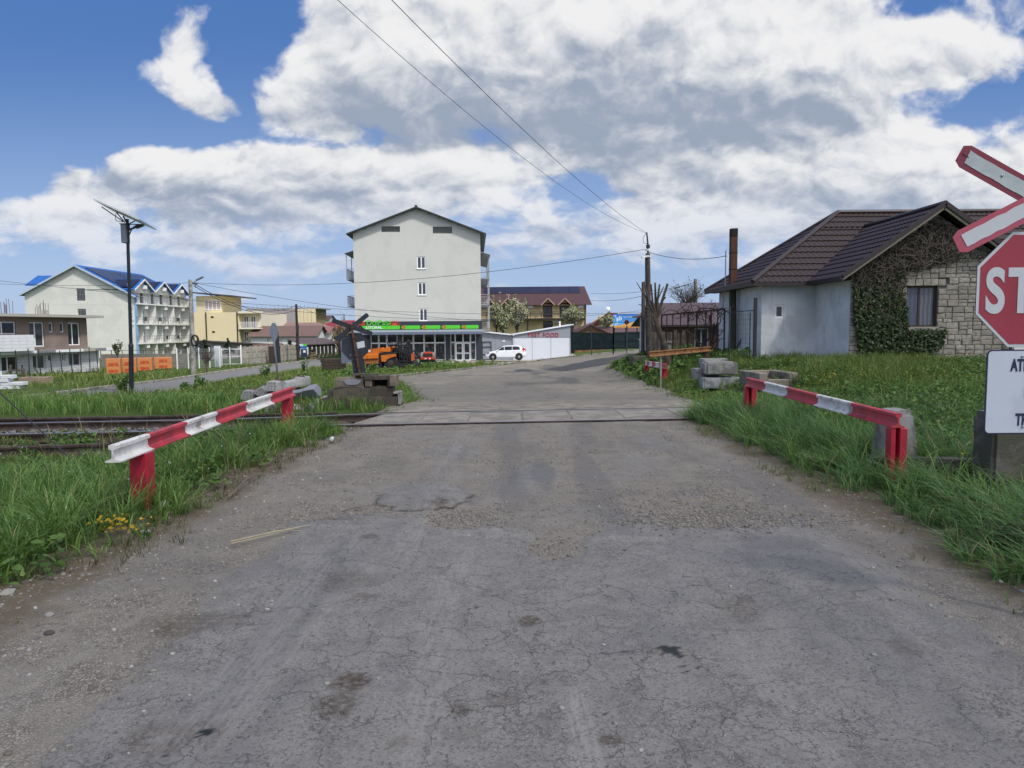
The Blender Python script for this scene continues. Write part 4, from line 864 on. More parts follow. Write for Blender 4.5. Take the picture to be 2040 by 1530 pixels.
mb = MB(); facade(mb, WX0, WX1, -.6, 5.6, [WIN], (0,WY+.045,0), planes=pls, depth=.16); mb.build('mortar_wall', mat('dark_mortar', (.10,.095,.085), .95, .2, 6), r)
BRWF = mat('brown_window_frame', (.055,.030,.024), .5, .15, 4)
def curtain():
    m, t, p = base_mat('curtained_glass'); co = t.n('ShaderNodeTexCoord').outputs['Object']; x = t.sep(co)[0]
    f = t.m('SINE', t.m('ADD', t.m('MULTIPLY', x, 42.0), t.m('MULTIPLY', t.noise(co, 3, 3), 6.0))); c = t.mix(t.m('MULTIPLY_ADD', f, .5, .5), (.055,.065,.085), (.12,.135,.165))
    c = t.mix(t.ramp(x, 13.8, 13.84), t.mix(.55, c, (.035,.05,.11)), c); t.put(p.inputs['Base Color'], c); p.inputs['Roughness'].default_value = .08; return m
w = window(r, *WIN[:2], *WIN[2:], BRWF, curtain(), (0,WY+.045,0), inset=.11, fw=.055, mull=(.46,), sill=mat('stone_sill', (.33,.30,.25), .9, .15))
# roofs
RX0, RXR, RYF, RYB, RYM, RZ = 8.87, 31.0, 26.3, 32.75, 29.55, 6.22
RXL = 13.42
WE0, WE1, WYF = 10.9, 17.5, 23.55; WZ = AZ+.18; VY = 28.95
fl = .35                                                     # flared eaves: a flatter strip along the main eaves
def mz(Y): return EZ+(RZ-EZ)*(Y-RYF)/(RYM-RYF)
vt = RYF+(WZ-EZ)/(RZ-EZ)*(RYM-RYF)                            # where the wing ridge dies into the main slope
hx_ = RX0+(RXL-RX0)*(vt-RYF)/(RYM-RYF)
planes = [([(RX0,RYF,EZ),(WE0,RYF,EZ),(AX,vt,WZ),(hx_,vt,WZ)], (1,0,0)), ([(hx_,vt,WZ),(RXR,vt,WZ),(RXR,RYM,RZ),(RXL,RYM,RZ)], (1,0,0)),
          ([(WE1,RYF,EZ),(RXR,RYF,EZ),(RXR,vt,WZ),(AX,vt,WZ)], (1,0,0)),
          ([(RX0,RYB,EZ),(RX0,RYF,EZ),(RXL,RYM,RZ)], (0,1,0)), ([(RXR,RYB,EZ),(RX0,RYB,EZ),(RXL,RYM,RZ),(RXR,RYM,RZ)], (1,0,0)),
          ([(WE0,WYF,EZ),(AX,WYF,WZ),(AX,vt,WZ),(WE0,RYF,EZ)], (0,1,0)), ([(WE1,RYF,EZ),(AX,vt,WZ),(AX,WYF,WZ),(WE1,WYF,EZ)], (0,1,0))]
roof = build_roof('roof', planes, BROWN, r)
RIDGE = mat('ridge_brown', (.045,.032,.033), .45, .12, 3); FASC = mat('fascia_timber', (.50,.43,.33), .8, .2, 5); FDK = mat('dark_fascia', (.04,.03,.03), .55, .15, 4)
mb = MB()
up = Vector((0,0,.045))
for a, b in (((RXL,RYM,RZ),(RXR,RYM,RZ)), ((RX0,RYF,EZ),(RXL,RYM,RZ)), ((RX0,RYB,EZ),(RXL,RYM,RZ)), ((AX,WYF-.02,WZ),(AX,vt,WZ))): mb.tube([Vector(a)+up, Vector(b)+up], .085, 8)
mb.build('ridge_caps', RIDGE, roof, smooth='auto')
mb = MB()                                                     # barge boards: dark metal over pale timber
for sx in (WE0, WE1):
    a, b = Vector((sx,WYF-.02,EZ+.03)), Vector((AX,WYF-.02,WZ+.03)); mb.bar(a, b, .05, .15, (0,0,1))
mb.build('barge_cap', FDK, roof)
mb = MB()
for sx in (WE0, WE1):
    a, b = Vector((sx,WYF+.06,EZ-.095)), Vector((AX,WYF+.06,WZ-.10)); mb.bar(a, b, .05, .085, (0,0,1))
mb.build('barge_board', FASC, roof)
mb = MB()
for a, b in (((WE0,WYF,EZ-.05),(WE0,RYF,EZ-.05)),((RX0,RYF,EZ-.05),(WE0-.016,RYF,EZ-.05)),((RX0,RYF+.016,EZ-.05),(RX0,RYB,EZ-.05)),((WE1,WYF,EZ-.05),(WE1,RYF,EZ-.05))): mb = MB(); mb.bar(a, b, .03, .14); mb.build('eaves_fascia', FDK, roof)
mb = MB()                                                     # soffits and rafters
mb.quad((WE0,WYF,EZ-.06),(AX,WYF,WZ-.06),(AX,WY+.1,WZ-.06),(WE0,WY+.1,EZ-.06)); mb.quad((WE1,WYF,EZ-.06),(AX,WYF,WZ-.062),(AX,WY+.1,WZ-.062),(WE1,WY+.1,EZ-.06))
mb.quad((WE0,WYF,EZ-.08),(WX0,WYF,EZ-.08),(WX0,RYF,EZ-.08),(WE0,RYF,EZ-.08)); mb.quad((RX0,RYF,EZ-.09),(WX0,RYF,EZ-.09),(WX0,BYF,EZ-.09),(RX0,BYF,EZ-.09)); mb.quad((RX0,RYF,EZ-.085),(9.4,RYF,EZ-.085),(9.4,RYB,EZ-.085),(RX0,RYB,EZ-.085))
mb.build('soffit', mat('dark_soffit', (.06,.05,.042), .9, .2, 4), roof)
mb = MB(); mb.tube([(16.75,23.85,-.3),(16.75,23.85,3.0)], .045, 8); mb.build('downpipe', FDK, r)
# ivy: green leaves on a trellis of dry stems over the gable
IVS = mat('dry_ivy_stems', (.038,.031,.025), .95, .4, 8)
mb = MB()
def ivyok(x, z):
    top = min(EZ+sl_*(x-10.9), EZ+sl_*(17.5-x))-.12
    if z > top or x < WX0+.02: return False
    if WIN[0]-.05 < x < WIN[2]+.05 and z < WIN[3]+.35: return False
    if x > 13.4 and z < 3.30+.20*(x-13.4): return False
    return x < 16.6
for i in range(2800):
    x = random.uniform(WX0, 16.6); z = random.uniform(1.4, 5.4)
    if not ivyok(x, z): continue
    if x > 14.5 and random.random() < .35: continue
    an = random.gauss(PI/2, .9); p = [Vector((x, WY-.05-random.uniform(0,.08), z))]
    for s in range(random.randint(4,8)):
        an += random.gauss(0,.5); q_ = p[-1]+Vector((math.cos(an)*.11, random.uniform(-.02,.02), math.sin(an)*.11)); q_.y = min(WY-.035, max(WY-.15, q_.y))
        if not ivyok(q_.x, q_.z): break
        p.append(q_)
    if len(p) > 2: mb.tube(p, random.uniform(.006,.013), 3, cap=False)
mb2 = MB()
for i in range(900):
    x = random.uniform(WX0, 16.6); z = random.uniform(1.6, 5.4)
    if not ivyok(x, z): continue
    an = random.gauss(PI/2, 1.1); p = [Vector((x, WY-.14-random.uniform(0,.05), z))]
    for s in range(random.randint(5,9)):
        an += random.gauss(0,.55); q_ = p[-1]+Vector((math.cos(an)*.09, random.uniform(-.02,.02), math.sin(an)*.09)); q_.y = min(WY-.13, max(WY-.22, q_.y))
        if not ivyok(q_.x, q_.z): break
        p.append(q_)
    if len(p) > 2: mb2.tube(p, random.uniform(.004,.008), 3, cap=False)
iv = root('ivy', 'ivy on the stone gable, green leaves low down and bare dry stems above', 'climbing plant', (0,0,0)); mb.build('stems', IVS, iv); mb2.build('pale_stems', mat('pale_dry_stems', (.17,.145,.115), .95, .3, 8), iv)
def leaves(name, pts, nrms, size, m, parent, seed=1, droop=.5, elong=1.25):
    """pointed six-corner leaves: pts (n,3), each leaf tilted at random about its normal"""
    n = len(pts); R = np.random.default_rng(seed); a = R.uniform(0, 2*PI, n); N = nrms+R.normal(0, .45, (n,3)); N /= np.linalg.norm(N, axis=1, keepdims=True)
    ref = np.where(np.abs(N[:, 2:3]) > .9, [[1,0,0]], [[0,0,1]]); Tt = np.cross(N, ref); Tt /= np.linalg.norm(Tt, axis=1, keepdims=True); Bt = np.cross(N, Tt)
    u = Tt*np.cos(a)[:,None]+Bt*np.sin(a)[:,None]; v = np.cross(N, u); s = (size*R.uniform(.6, 1.35, n))[:,None]
    sh = [(-.5,0,0),(-.15,.42,.06),(.25,.34,.03),(.62*elong,0,-.1),(.25,-.34,.03),(-.15,-.42,.06)]
    V = np.stack([pts+u*s*x+v*s*y+N*s*z for x, y, z in sh], 1).reshape(-1, 3); Fc = np.arange(n*6).reshape(n, 6); tt = np.repeat(R.uniform(0, 1, n), 6)
    return npmesh(name, V, [Fc[:, [0,1,2,3]], Fc[:, [0,3,4,5]]], m, parent, {'tint': tt})
IVL = leafmat('ivy_leaf', (.014,.030,.010), (.040,.068,.020), (.075,.10,.04), .15, .4)
R = np.random.default_rng(5); n = 12000; x = R.uniform(11.45, 14.7, n); z = R.uniform(.1, 3.4, n)
low = ((x-WX0) > .42-.14*z+.15*(fbm(z*2, x*0, 3, 6)-.5)*4*.3) & (x < 13.32-.12*np.abs(z-1.6)) & (z < 2.9)
low |= (x > 13.0) & (x < 14.55+.3*(z-1.2)) & (z < 1.46+.1*(fbm(x*3, z, 3, 2)-.5)) & (z > .25+.55*np.maximum(0, (x-13.4)))
low &= ~((x > 12.95) & (x < 13.5) & (z < .75-.4*np.abs(x-13.2)))
low &= ~((z > 2.0) & (R.uniform(0,1,n) > np.clip(1.05-.75*(z-2.0)+.9*(fbm(x*2.5, z*2.5, 3, 44)-.5), 0, 1)))
low |= (z > 2.5) & (x < 13.3) & (R.uniform(0,1,n) < .30*np.clip(3.7-z, 0, 1)*(fbm(x*3, z*3, 3, 45) > .45))
low &= R.uniform(0,1,n) < np.clip(1.25-.28*z+.25, .15, 1)
x, z = x[low], z[low]; leaves('foliage', np.stack([x, WY-.05-R.uniform(0,.16,len(x)), z], -1), np.tile([[0,-1,.35]], (len(x),1)), .075, IVL, iv, 3)
# tall flue in front of the end wall
fx, fy = 9.14, 29.5
r = root('chimney_flue', 'tall square rusty-brown flue rising through the eaves, black at its top', 'chimney', (fx, fy, 0))
BRK = mat('flue_terracotta', (.095,.042,.025), .85, .25, 5, (.08,.035,.02), .4, 2.5, bump=.3, streak=.4); SOOT = mat('soot', (.02,.015,.013), .9, .25, 6)
mb = MB(); mb.box(-.135,.135,-.135,.135,3.3,5.28); mb.build('upper_flue', BRK, r, bevel=.01); mb = MB(); mb.box(-.138,.138,-.138,.138,5.28,5.62); mb.build('sooty_top', SOOT, r, bevel=.01)
mb = MB()
for z in (3.95,4.62): mb.box(-.142,.142,-.142,.142,z,z+.03)
mb.build('bands', SOOT, r)
mb = MB(); mb.tube([(.0,0,-.3),(.02,0,1.5),(0,0,3.28)], [.17,.15,.14], 10); mb.build('mossy_lower_post', mat('mossy_wood', (.075,.062,.042), .95, .3, 5, (.05,.06,.025), .5, 3, bump=.6, streak=.6), r, smooth='auto')
mb = MB(); mb.box(-.17,.17,-.17,.17,3.26,3.34); mb.build('flashing', FDK, r)
# service mast on the roof edge
r = root('service_mast', 'thin steel mast on the roof edge carrying the service cable, beside the flue', 'mast', (8.95,29.9,0)); mb = MB(); mb.tube([(0,0,3.0),(0,0,4.78)], .022, 6); mb.build('tube', STEEL, r); mb = MB(); mb.bar((-.1,0,4.55),(.06,0,4.55),.03); mb.build('bracket', STEEL, r)
# steel gate post and wire panel
p = G(1503, 719); gx_ = p.x; gy_ = p.y
r = root('gate_post', 'dark square steel gate post in front of the corner of the grey house', 'post', (gx_, gy_, p.z)); mb = MB(); mb.box(-.05,.05,-.05,.05,-.2,2.22); mb.build('tube', mat('dark_post', (.03,.026,.026), .6, .2, 5), r)
r = root('wire_gate', 'tall wire mesh gate with a dark frame, left of the gate post', 'gate', (gx_-.75, gy_+.45, p.z)); mb = MB()
mb.bar((0,0,0),(0,0,1.95),.04); mb.bar((.62,-.3,0),(.62,-.3,1.7),.03); mb.bar((-.1,.05,1.72),(.7,-.4,1.78),.03); mb.build('frame', DARKM, r)
mb = MB()
for i in range(10): mb.bar((i*.068,-i*.033,.05),(i*.068,-i*.033,1.7),.005)
for i in range(10): mb.bar((0,0,.1+i*.17),(.66,-.32,.1+i*.17),.005)
mb.build('mesh', DARKM, r)
# ------------------------------------------------------------------ second house, brown sheet roof, behind the vine frame
def sheetmat(name, c, pitch=.2, axis=0, var=.2):
    m, t, p = base_mat(name); co = t.n('ShaderNodeTexCoord').outputs['Object']; x = t.sep(co)[axis]
    s = t.m('PINGPONG', t.m('MULTIPLY', x, 1/pitch), .5); rb = t.ramp(s, .05, .16)
    n = t.noise(co, .8, 5, .6); cc = t.mix(n, [v*(1-var) for v in c], [v*(1+var) for v in c]); cc = t.mix(t.m('MULTIPLY', t.ramp(s, .10, .02), .35), cc, [v*.55 for v in c])
    t.put(p.inputs['Base Color'], cc); p.inputs['Roughness'].default_value = .5; t.put(p.inputs['Normal'], t.bump(rb, .8, .02)); MATS[name] = m; return m
Y3 = 37.0
def Q(px, py, Y): p = PY(px, py, Y); return (p.x, p.z)
x0 = Q(1318,640,Y3)[0]; x1 = Q(1475,640,Y3)[0]; ez = Q(1400,644,Y3)[1]; rz = Q(1400,603,Y3+3)[1]; zb = -.3
PINKW = mat('pinkish_brown_render', (.20,.12,.095), .9, .15, 1.5, (.15,.09,.075), .4, 1)
r = root('brown_roofed_house', 'low house with a brown sheet-metal roof and pinkish walls behind the vine frame', 'house', (x0, Y3, 0)); w_ = x1-x0
hs = [(w_*.42, ez-1.35, w_*.60, ez-.25)]
mb = MB(); facade(mb, 0, w_, zb-.4, ez, hs); mb.quad((0,0,zb-.4),(0,6,zb-.4),(0,6,ez),(0,0,ez)); mb.quad((w_,0,zb-.4),(w_,6,zb-.4),(w_,6,ez),(w_,0,ez)); mb.quad((0,0.1,ez),(0,6,ez),(0,3,rz-.1)); mb.build('wall', PINKW, r)
window(r, *hs[0], WHITE, GLASS, mull=(.5,))
rf = MB(); rf.prism([(-.5,-.5,ez-.08),(w_+.4,-.5,ez-.08),(w_+.4,3,rz),(-.1,3,rz)], (0,0,-.06)); rf.prism([(-.5,6.5,ez-.08),(w_+.4,6.5,ez-.08),(w_+.4,3,rz+.002),(-.1,3,rz+.002)], (0,0,-.06)); rf.build('roof', sheetmat('brown_sheet', (.088,.058,.056), .22), r)
mb = MB(); mb.bar((-.5,-.52,ez-.12),(w_+.4,-.52,ez-.12),.1,.1); mb.build('gutter', FDK, r)
# white shed end wall
a = Q(1291,640,40); b = Q(1318,708,40)
r = root('white_shed', 'small white-walled shed peeping out between pole and leaning tree', 'shed', (a[0], 40, 0)); mb = MB(); mb.box(-.1,b[0]-a[0]+.3,0,2,-.6,a[1]+.35); mb.build('wall', mat('white_render', (.62,.64,.66), .85, .06, 2), r)
mb = MB(); mb.prism([(-.5,-.2,a[1]+.30),(1.3,-.2,a[1]+1.0),(1.3,-.2,a[1]+.92),(-.5,-.2,a[1]+.22)],(0,2.5,0)); mb.build('roof', MATS['brown_sheet'], r)
# vine frame of rusty steel
VF = mat('rusty_frame', (.045,.026,.022), .85, .3, 6)
fy0, fy1 = 31.5, 29.6
A = G(1298, 716); A = Vector((Q(1318,650,31.5)[0], 31.5, zf(6.6,31.5))); Bv = Vector((Q(1443,650,29.0)[0], 29.0, zf(8.8,29)))
r = root('vine_frame', 'rusty steel vine frame with upright bars and rails, left of the flue', 'trellis', A); d = Bv-A; top0 = Q(1320,628,31.5)[1]-A.z; top1 = Q(1440,616,29.0)[1]-A.z
for f in (0,.09,.19,.32,.44,.58,.72,.80,.90,1.0):
    mb = MB(); b = d*f; mb.bar((b.x,b.y,-.3),(b.x,b.y,top0+(top1-top0)*f),.055 if f in (0,.44,.58,.8,1.0) else .035); mb.build('upright', VF, r)
for h0, h1, w in ((1,1,.06),(.72,.66,.03),(.69,.63,.02),(.16,.16,.03)):
    mb = MB(); mb.bar((0,0,top0*h0),(d.x,d.y,top1*h1),w); mb.build('rail', VF, r)
mb = MB()
for i in range(26): f = i/26; b = d*f; mb.bar((b.x,b.y,.0),(b.x,b.y,top0*.7),.006)
mb.build('wire_mesh', VF, r)
for k_ in range(3):                                            # bars overhead towards the house
    mb = MB(); f = .3+.35*k_; b = d*f; mb.bar((b.x,b.y,top0+(top1-top0)*f),(b.x+.6,b.y+3.2,top0+.2),.04); mb.build('overhead_bar', VF, r)
VINE = mat('vine_bark', (.050,.034,.026), .95, .3, 8, bump=.4)
vr = root('grape_vine', 'bare twisting grape vine climbing the rusty frame beside the flue', 'vine', A); 
def wiggle(p, dirv, n, step, jit, r0, r1, mb, branch=0.0):
    pts = [Vector(p)]; dv = Vector(dirv).normalized()
    for i in range(n):
        dv = (dv+Vector((random.gauss(0,jit),random.gauss(0,jit*.4),random.gauss(0,jit)))).normalized(); pts.append(pts[-1]+dv*step)
        if branch and random.random() < branch: wiggle(pts[-1], (dv+Vector((random.gauss(0,.8),0,random.gauss(.2,.6)))), max(3,n//2), step*.8, jit*1.2, r0*.5, r1*.5, mb, 0)
    mb.tube(pts, [r0+(r1-r0)*i/n for i in range(n+1)], 5)
for f in (.70,.80,.86,.93,.50):
    mb = MB(); b = d*f; wiggle((b.x,b.y-.06,-.2),(.05,0,1),12,.19,.28,.055,.025,mb,.25); mb.build('stem', VINE, vr)
mb = MB()
for i in range(46):
    f = random.uniform(.25,1.0); b = d*f; z = top0+(top1-top0)*f+random.uniform(-.15,.12); wiggle((b.x,b.y-.05,z),(random.choice((-1,1)),0,random.uniform(-.1,.25)),random.randint(5,9),.11,.5,.018,.008,mb,.2)
mb.build('canes', VINE, vr)
# fence panel of dark vertical boards and low wall behind the trunk
x = Q(1294,690,35)[0]; r = root('board_fence', 'dark weathered board fence behind the leaning trunk', 'fence', (x, 35, zf(x,35)))
for i in range(9): mb = MB(); h = 1.5+random.uniform(-.1,.1); mb.box(i*.2,i*.2+.16,0,.03,-.2,h); mb.build('board', WOOD, r)
mb = MB(); mb.bar((0,.06,.4),(1.8,.06,.4),.06); mb.bar((0,.06,1.2),(1.8,.06,1.2),.06); mb.build('rail', WOOD, r)
p = G(1277, 708); r = root('gate_pillar', 'short concrete gate pillar with a flat cap left of the utility pole', 'pillar', p); mb = MB(); mb.box(-.16,.16,-.16,.16,-.2,1.35); mb.build('shaft', CONC, r, bevel=.02); mb = MB(); mb.box(-.24,.24,-.24,.24,1.35,1.46); mb.build('cap', CONC, r, bevel=.01)
p = G(1311, 716); r = root('gate_pillar', 'short concrete gate pillar with a flat cap behind the leaning trunk', 'pillar', (p.x+.2, 33.5, zf(p.x+.2,33.5))); mb = MB(); mb.box(-.14,.14,-.14,.14,-.2,.75); mb.build('shaft', CONC, r, bevel=.02); mb = MB(); mb.box(-.2,.2,-.2,.2,.75,.83); mb.build('cap', CONC, r)
p = G(1276, 726); o = rough_box('concrete_block', (.9,.6,.45), mat('mossy_block', (.12,.12,.10), .95, .2, 4, (.08,.09,.05), .5, 3, bump=.5), None, 31, 5, .02, .03, .06); o.location = (p.x+.05,p.y+.8,p.z-.05); tag(o, 'mossy concrete block in the weeds at the foot of the utility pole', 'concrete block')
# ------------------------------------------------------------------ tall gabled block with the shop on its ground floor
YA = 75.0; ka = YA/F
def ZX(px, py, Y): p = PY(px, py, Y); return p.x, p.z
xl = PY(705.5, 560, YA).x; xr = PY(957.5, 560, YA).x; WA = xr-xl; zg = -1.80
r = root('apartment_block', 'tall pale grey gabled block with three white windows in its plain end wall', 'building', (xl, YA, 0), math.radians(3.0))
L = lambda px, py: (PY(px, py, YA).x-xl, PY(px, py, YA).z)
PLAST = mat('grey_plaster', (.52,.535,.505), .92, .03, .25, (.49,.503,.478), .35, .35, bump=.15, bs=20, streak=.10)
ez = L(705, 464)[1]; az = L(825, 414)[1]; cx = WA/2; sl = (az-ez)/cx; shopz = L(830, 640)[1]
win = []
for (a,b,c,d) in ((830,510,847,535),(832,562,848.5,587.5),(835,614.5,851,639.5)):
    p, q = L(a,d), L(c,b); win.append((p[0],p[1],q[0],q[1]))
vents = []
for (a,b,c,d) in ((759.5,450,796,462),(861.5,450,900,464)):
    p, q = L(a,d), L(c,b); vents.append((p[0],p[1],q[0],q[1]))
mb = MB(); DP = 26.0
facade(mb, 0, WA, shopz, az+.1, win+vents, planes=[(-sl,1,ez),(sl,1,ez+sl*WA)], depth=.22)
for x in (0, WA): mb.quad((x,0,zg-1),(x,DP,zg-1),(x,DP,ez),(x,0,ez))
mb.quad((0,DP,zg-1),(WA,DP,zg-1),(WA,DP,ez),(cx,DP,az),(0,DP,ez)); mb.build('wall', PLAST, r)
for w in win: window(r, *w, WHITE, GLASSB, inset=.07, fw=.10, mull=(.5,), sill=WHITE)
LOUV = mat('grey_louvre', (.22,.23,.23), .6, .1, 3)
for v in vents:
    mb = MB(); n = 6
    for i in range(n): z = v[1]+(v[3]-v[1])*i/n; mb.quad((v[0],.18,z),(v[2],.18,z),(v[2],.10,z+(v[3]-v[1])/n*1.05),(v[0],.10,z+(v[3]-v[1])/n*1.05))
    mb.build('attic_vent', LOUV, r)
ROOFG = mat('dark_roof_sheet', (.05,.055,.062), .55, .12, 2); oh = .62; fr = .60
mb = MB(); e0, e1 = ez-sl*oh, ez-sl*oh
mb.prism([(-oh,-fr,e0),(cx,-fr,az),(cx,DP+.4,az),(-oh,DP+.4,e0)], (0,0,.12)); mb.prism([(WA+oh,-fr,e1),(cx,-fr,az+.003),(cx,DP+.4,az+.003),(WA+oh,DP+.4,e1)], (0,0,.12)); roof = mb.build('roof', ROOFG, r)
mb = MB(); mb.tube([(cx,-fr-.02,az+.12),(cx,DP+.4,az+.12)], .16, 8); mb.build('ridge_cap', ROOFG, roof)
mb = MB()
for x in np.linspace(0.3, cx-.3, 7): mb.bar((x,-fr+.05,ez+sl*x-.07),(x,.0,ez+sl*x-.07),.07)
for x in np.linspace(cx+.3, WA-.3, 7): mb.bar((x,-fr+.05,ez+sl*(WA-x)-.07),(x,.0,ez+sl*(WA-x)-.07),.07)
mb.build('purlin_ends', ROOFG, roof)
BALC = mat('balcony_concrete', (.24,.25,.27), .85, .1, 2); RAILP = mat('railing_grey', (.30,.32,.35), .55, .1, 3); CANO = mat('canopy_sheet', (.36,.37,.36), .5, .1, 2)
def balcony(side, z, y0=.8, ln=16, w=.92, h=1.0, solid=False):
    s = -1 if side < 0 else 1; xb = 0 if side < 0 else WA; X = lambda a: xb+s*a
    mb = MB(); mb.box(min(X(.002),X(w)), max(X(.002),X(w)), y0, y0+ln, z-.16, z); b = mb.build('balcony', BALC, r)
    mb = MB(); xo = X(w-.03)
    mb.bar((xo,y0,z+h),(xo,y0+ln,z+h),.05); mb.bar((X(.02),y0+.02,z+h),(xo,y0+.02,z+h),.05); mb.bar((xo,y0,z+.12),(xo,y0+ln,z+.12),.04); mb.bar((X(.02),y0+.02,z+.12),(xo,y0+.02,z+.12),.04); mb.bar((X(.02),y0+.02,z+h-.25),(xo,y0+.02,z+h-.25),.03)
    for i in range(8): x = X(.03+(w-.06)*i/7); mb.bar((x,y0+.02,z+.1),(x,y0+.02,z+h-.22),.022)
    for i in range(80): y = y0+ln*i/79; mb.bar((xo,y,z+.1),(xo,y,z+h),.022)
    mb.build('railing', RAILP, b); return b
def posts(side, z0, z1, ys, w=.9):
    s = -1 if side < 0 else 1; xb = 0 if side < 0 else WA
    for y in ys: mb = MB(); mb.bar((xb+s*w,y,z0),(xb+s*w,y,z1),.07); mb.build('balcony_post', RAILP, r)
def canopy(side, z, y0=.6, ln=16.4, w=1.05):
    s = -1 if side < 0 else 1; xb = 0 if side < 0 else WA
    mb = MB(); mb.prism([(xb+s*.01,y0,z+.30),(xb+s*w,y0,z),(xb+s*w,y0+ln,z),(xb+s*.01,y0+ln,z+.30)],(0,0,.04)); c = mb.build('balcony_canopy', CANO, r)
    mb = MB()
    for i in range(12): y = y0+.3+ln*i/12; mb.bar((xb+s*.03,y,z+.25),(xb+s*w,y,z-.04),.05)
    mb.build('rafters', RAILP, c)
zl = [L(697,554)[1], L(697,608)[1]]; zr = [L(965,551)[1], L(965,604)[1], L(965,656)[1]]
for z in zl: balcony(-1, z)
canopy(-1, L(690,504)[1]); posts(-1, zl[0], L(690,504)[1], (.9,4,9,14)); posts(-1, zg-.4, zl[0]-.16, (5.5,), .55)
for z in zr: balcony(1, z)
canopy(1, L(968,505)[1]); posts(1, zl[0], L(968,505)[1], (.9,3.2,6,9,12.5,16)); posts(1, zg-.4, zr[0]-.16, (.95,2.2,4.2,7))
# --- shop front (its own thing: a shop unit built on to the block)
r2 = root('shop_front', 'dark shop front with a green sign band and grey awning under the tall grey block', 'shop', (xl, YA, 0), math.radians(3.0)); ANTH = mat('anthracite_panel', (.032,.038,.052), .5, .08, 2); GREEN = mat('sign_green', (.085,.52,.035), .45, .03); ORANGE = mat('sign_orange', (.75,.22,.02), .5, .03); SGNR = mat('sign_bright_red', (.62,.06,.02), .5, .03)
zs0, zs1 = L(830,657)[1], shopz; fy = -.35
mb = MB(); mb.box(-.25, WA+.08, fy, -.005, zs0, zs1); band = mb.build('sign_band', ANTH, r2)
gz0, gz1 = L(830,655.6)[1], L(830,648.3)[1]; gx0, gx1 = L(721,650)[0], L(953,650)[0]
cuts_ = [L(x,650)[0] for x in (801,841,881,920.5)]; segs = [gx0]+cuts_
for i in range(5):
    a = segs[i]+(.34 if i else 0); b = (cuts_[i]-.22) if i < 4 else gx1
    mb = MB(); sk = .36 if i == 0 else 0; rr_ = .06
    mb.prism([(a+sk,fy-.03,gz0),(b-rr_,fy-.03,gz0),(b,fy-.03,gz0+rr_),(b,fy-.03,gz1-rr_),(b-rr_,fy-.03,gz1),(a,fy-.03,gz1)],(0,.028,0)); mb.build('green_strip', GREEN, band)
mid = (gz0+gz1)/2; hh = (gz1-gz0)/2
for c in cuts_:
    for j, col in enumerate((GREEN, ORANGE, ORANGE)):
        o_ = c-.12+j*.13; mb = MB(); mb.prism([(o_,fy-.03,mid),(o_+.17,fy-.03,gz1),(o_+.25,fy-.03,gz1),(o_+.09,fy-.03,mid),(o_+.25,fy-.03,gz0),(o_+.17,fy-.03,gz0)],(0,.027,0)); mb.build('chevron', col, band)
tx = L(728,646)[0]; tz = gz1+.07
text_mesh('lettering', 'DoiPași', .80, GREEN, band, (L(730.5,646)[0], fy-.04, tz), ext=.02, off=.008, sx=1.0)
text_mesh('lettering', 'La', .80, SGNR, band, (L(715.0,646)[0], fy-.04, tz), ext=.02, off=.008, sx=.95)
text_mesh('lettering', 'LITORAL', .44, WHITE, band, (L(730,652)[0], fy-.045, gz0+.055), ext=.006, off=.004, sx=.98)
sx_, sz_ = L(786.5,648)[0], gz1+.03
mb = MB(); mb.prism([(sx_+.27*math.cos(a), fy-.03, sz_+.27*math.sin(a)) for a in np.linspace(0, PI, 14)],(0,.028,0)); sun_ = mb.build('sun_emblem', SGNR, band); mb = MB()
for a in np.linspace(.08, PI-.08, 9): mb.prism([(sx_+q_*math.cos(a+e), fy-.03, sz_+q_*math.sin(a+e)) for q_, e in ((.36,-.08),(.62,-.03),(.62,.03),(.36,.08))],(0,.028,0))
mb.build('rays', SGNR, sun_)
lx = L(719,653)[0]; mb = MB(); mb.prism([(lx-.35,fy-.03,gz1+.02),(lx+.10,fy-.03,gz1-.25),(lx-.02,fy-.03,gz0-.05),(lx-.5,fy-.03,gz1-.15)],(0,.027,0)); mb.build('red_arrow', SGNR, band)
AWN = mat('awning_grey', (.21,.24,.28), .6, .06, 2); AWN2 = mat('awning_valance', (.12,.15,.21), .6, .06, 2)
az0 = L(830,660)[1]; az1 = L(830,666.5)[1]; ay = fy-1.25
mb = MB(); mb.prism([(-.2,fy-.002,zs0-.03),(WA+.15,fy-.002,zs0-.03),(WA+.15,ay,az0-.08),(-.2,ay,az0-.08)],(0,0,.03)); aw = mb.build('awning', AWN, r2); mb = MB(); mb.box(-.2,WA+.15,ay-.02,ay+.01,az1+.02,az0-.06); mb.build('valance', AWN2, aw)
gt = zs0-.06; gb = zg+.02
mb = MB(); mb.box(-.2, WA+.06, .02, .08, zg-.6, gb+.12); mb.build('plinth', BALC, r2)
FILM = glassmat('filmed_glass', (.03,.035,.04), .15, film=True); DGL = glassmat('dark_shop_glass', (.012,.013,.013), .06)
px_m = [738.6,754.7,770.6,791.8,801.5,823.3,844.5,866,887]; mx = [L(p,690)[0] for p in px_m]; ztr = L(830,684)[1]
for i in range(len(mx)-1):
    if i == 3: continue
    window(r2, mx[i]+.02, ztr+.04, mx[i+1]-.02, gt, WHITE, DGL, (0,-.10,0), fw=.06, mull=(), inset=.03, name='shop_window')
    window(r2, mx[i]+.02, gb+.12, mx[i+1]-.02, ztr+.035, WHITE, FILM if i > 3 else DGL, (0,-.10,0), fw=.06, mull=(), inset=.03, name='shop_window')
for a, b in ((-.2, mx[0]-.0), (mx[3], mx[4]), (mx[8]+.02, L(897,690)[0]), (L(948,690)[0], WA+.08)):
    mb = MB(); mb.box(a, b, -.14, .02, gb-.3, gt); mb.build('pillar', ANTH, r2)
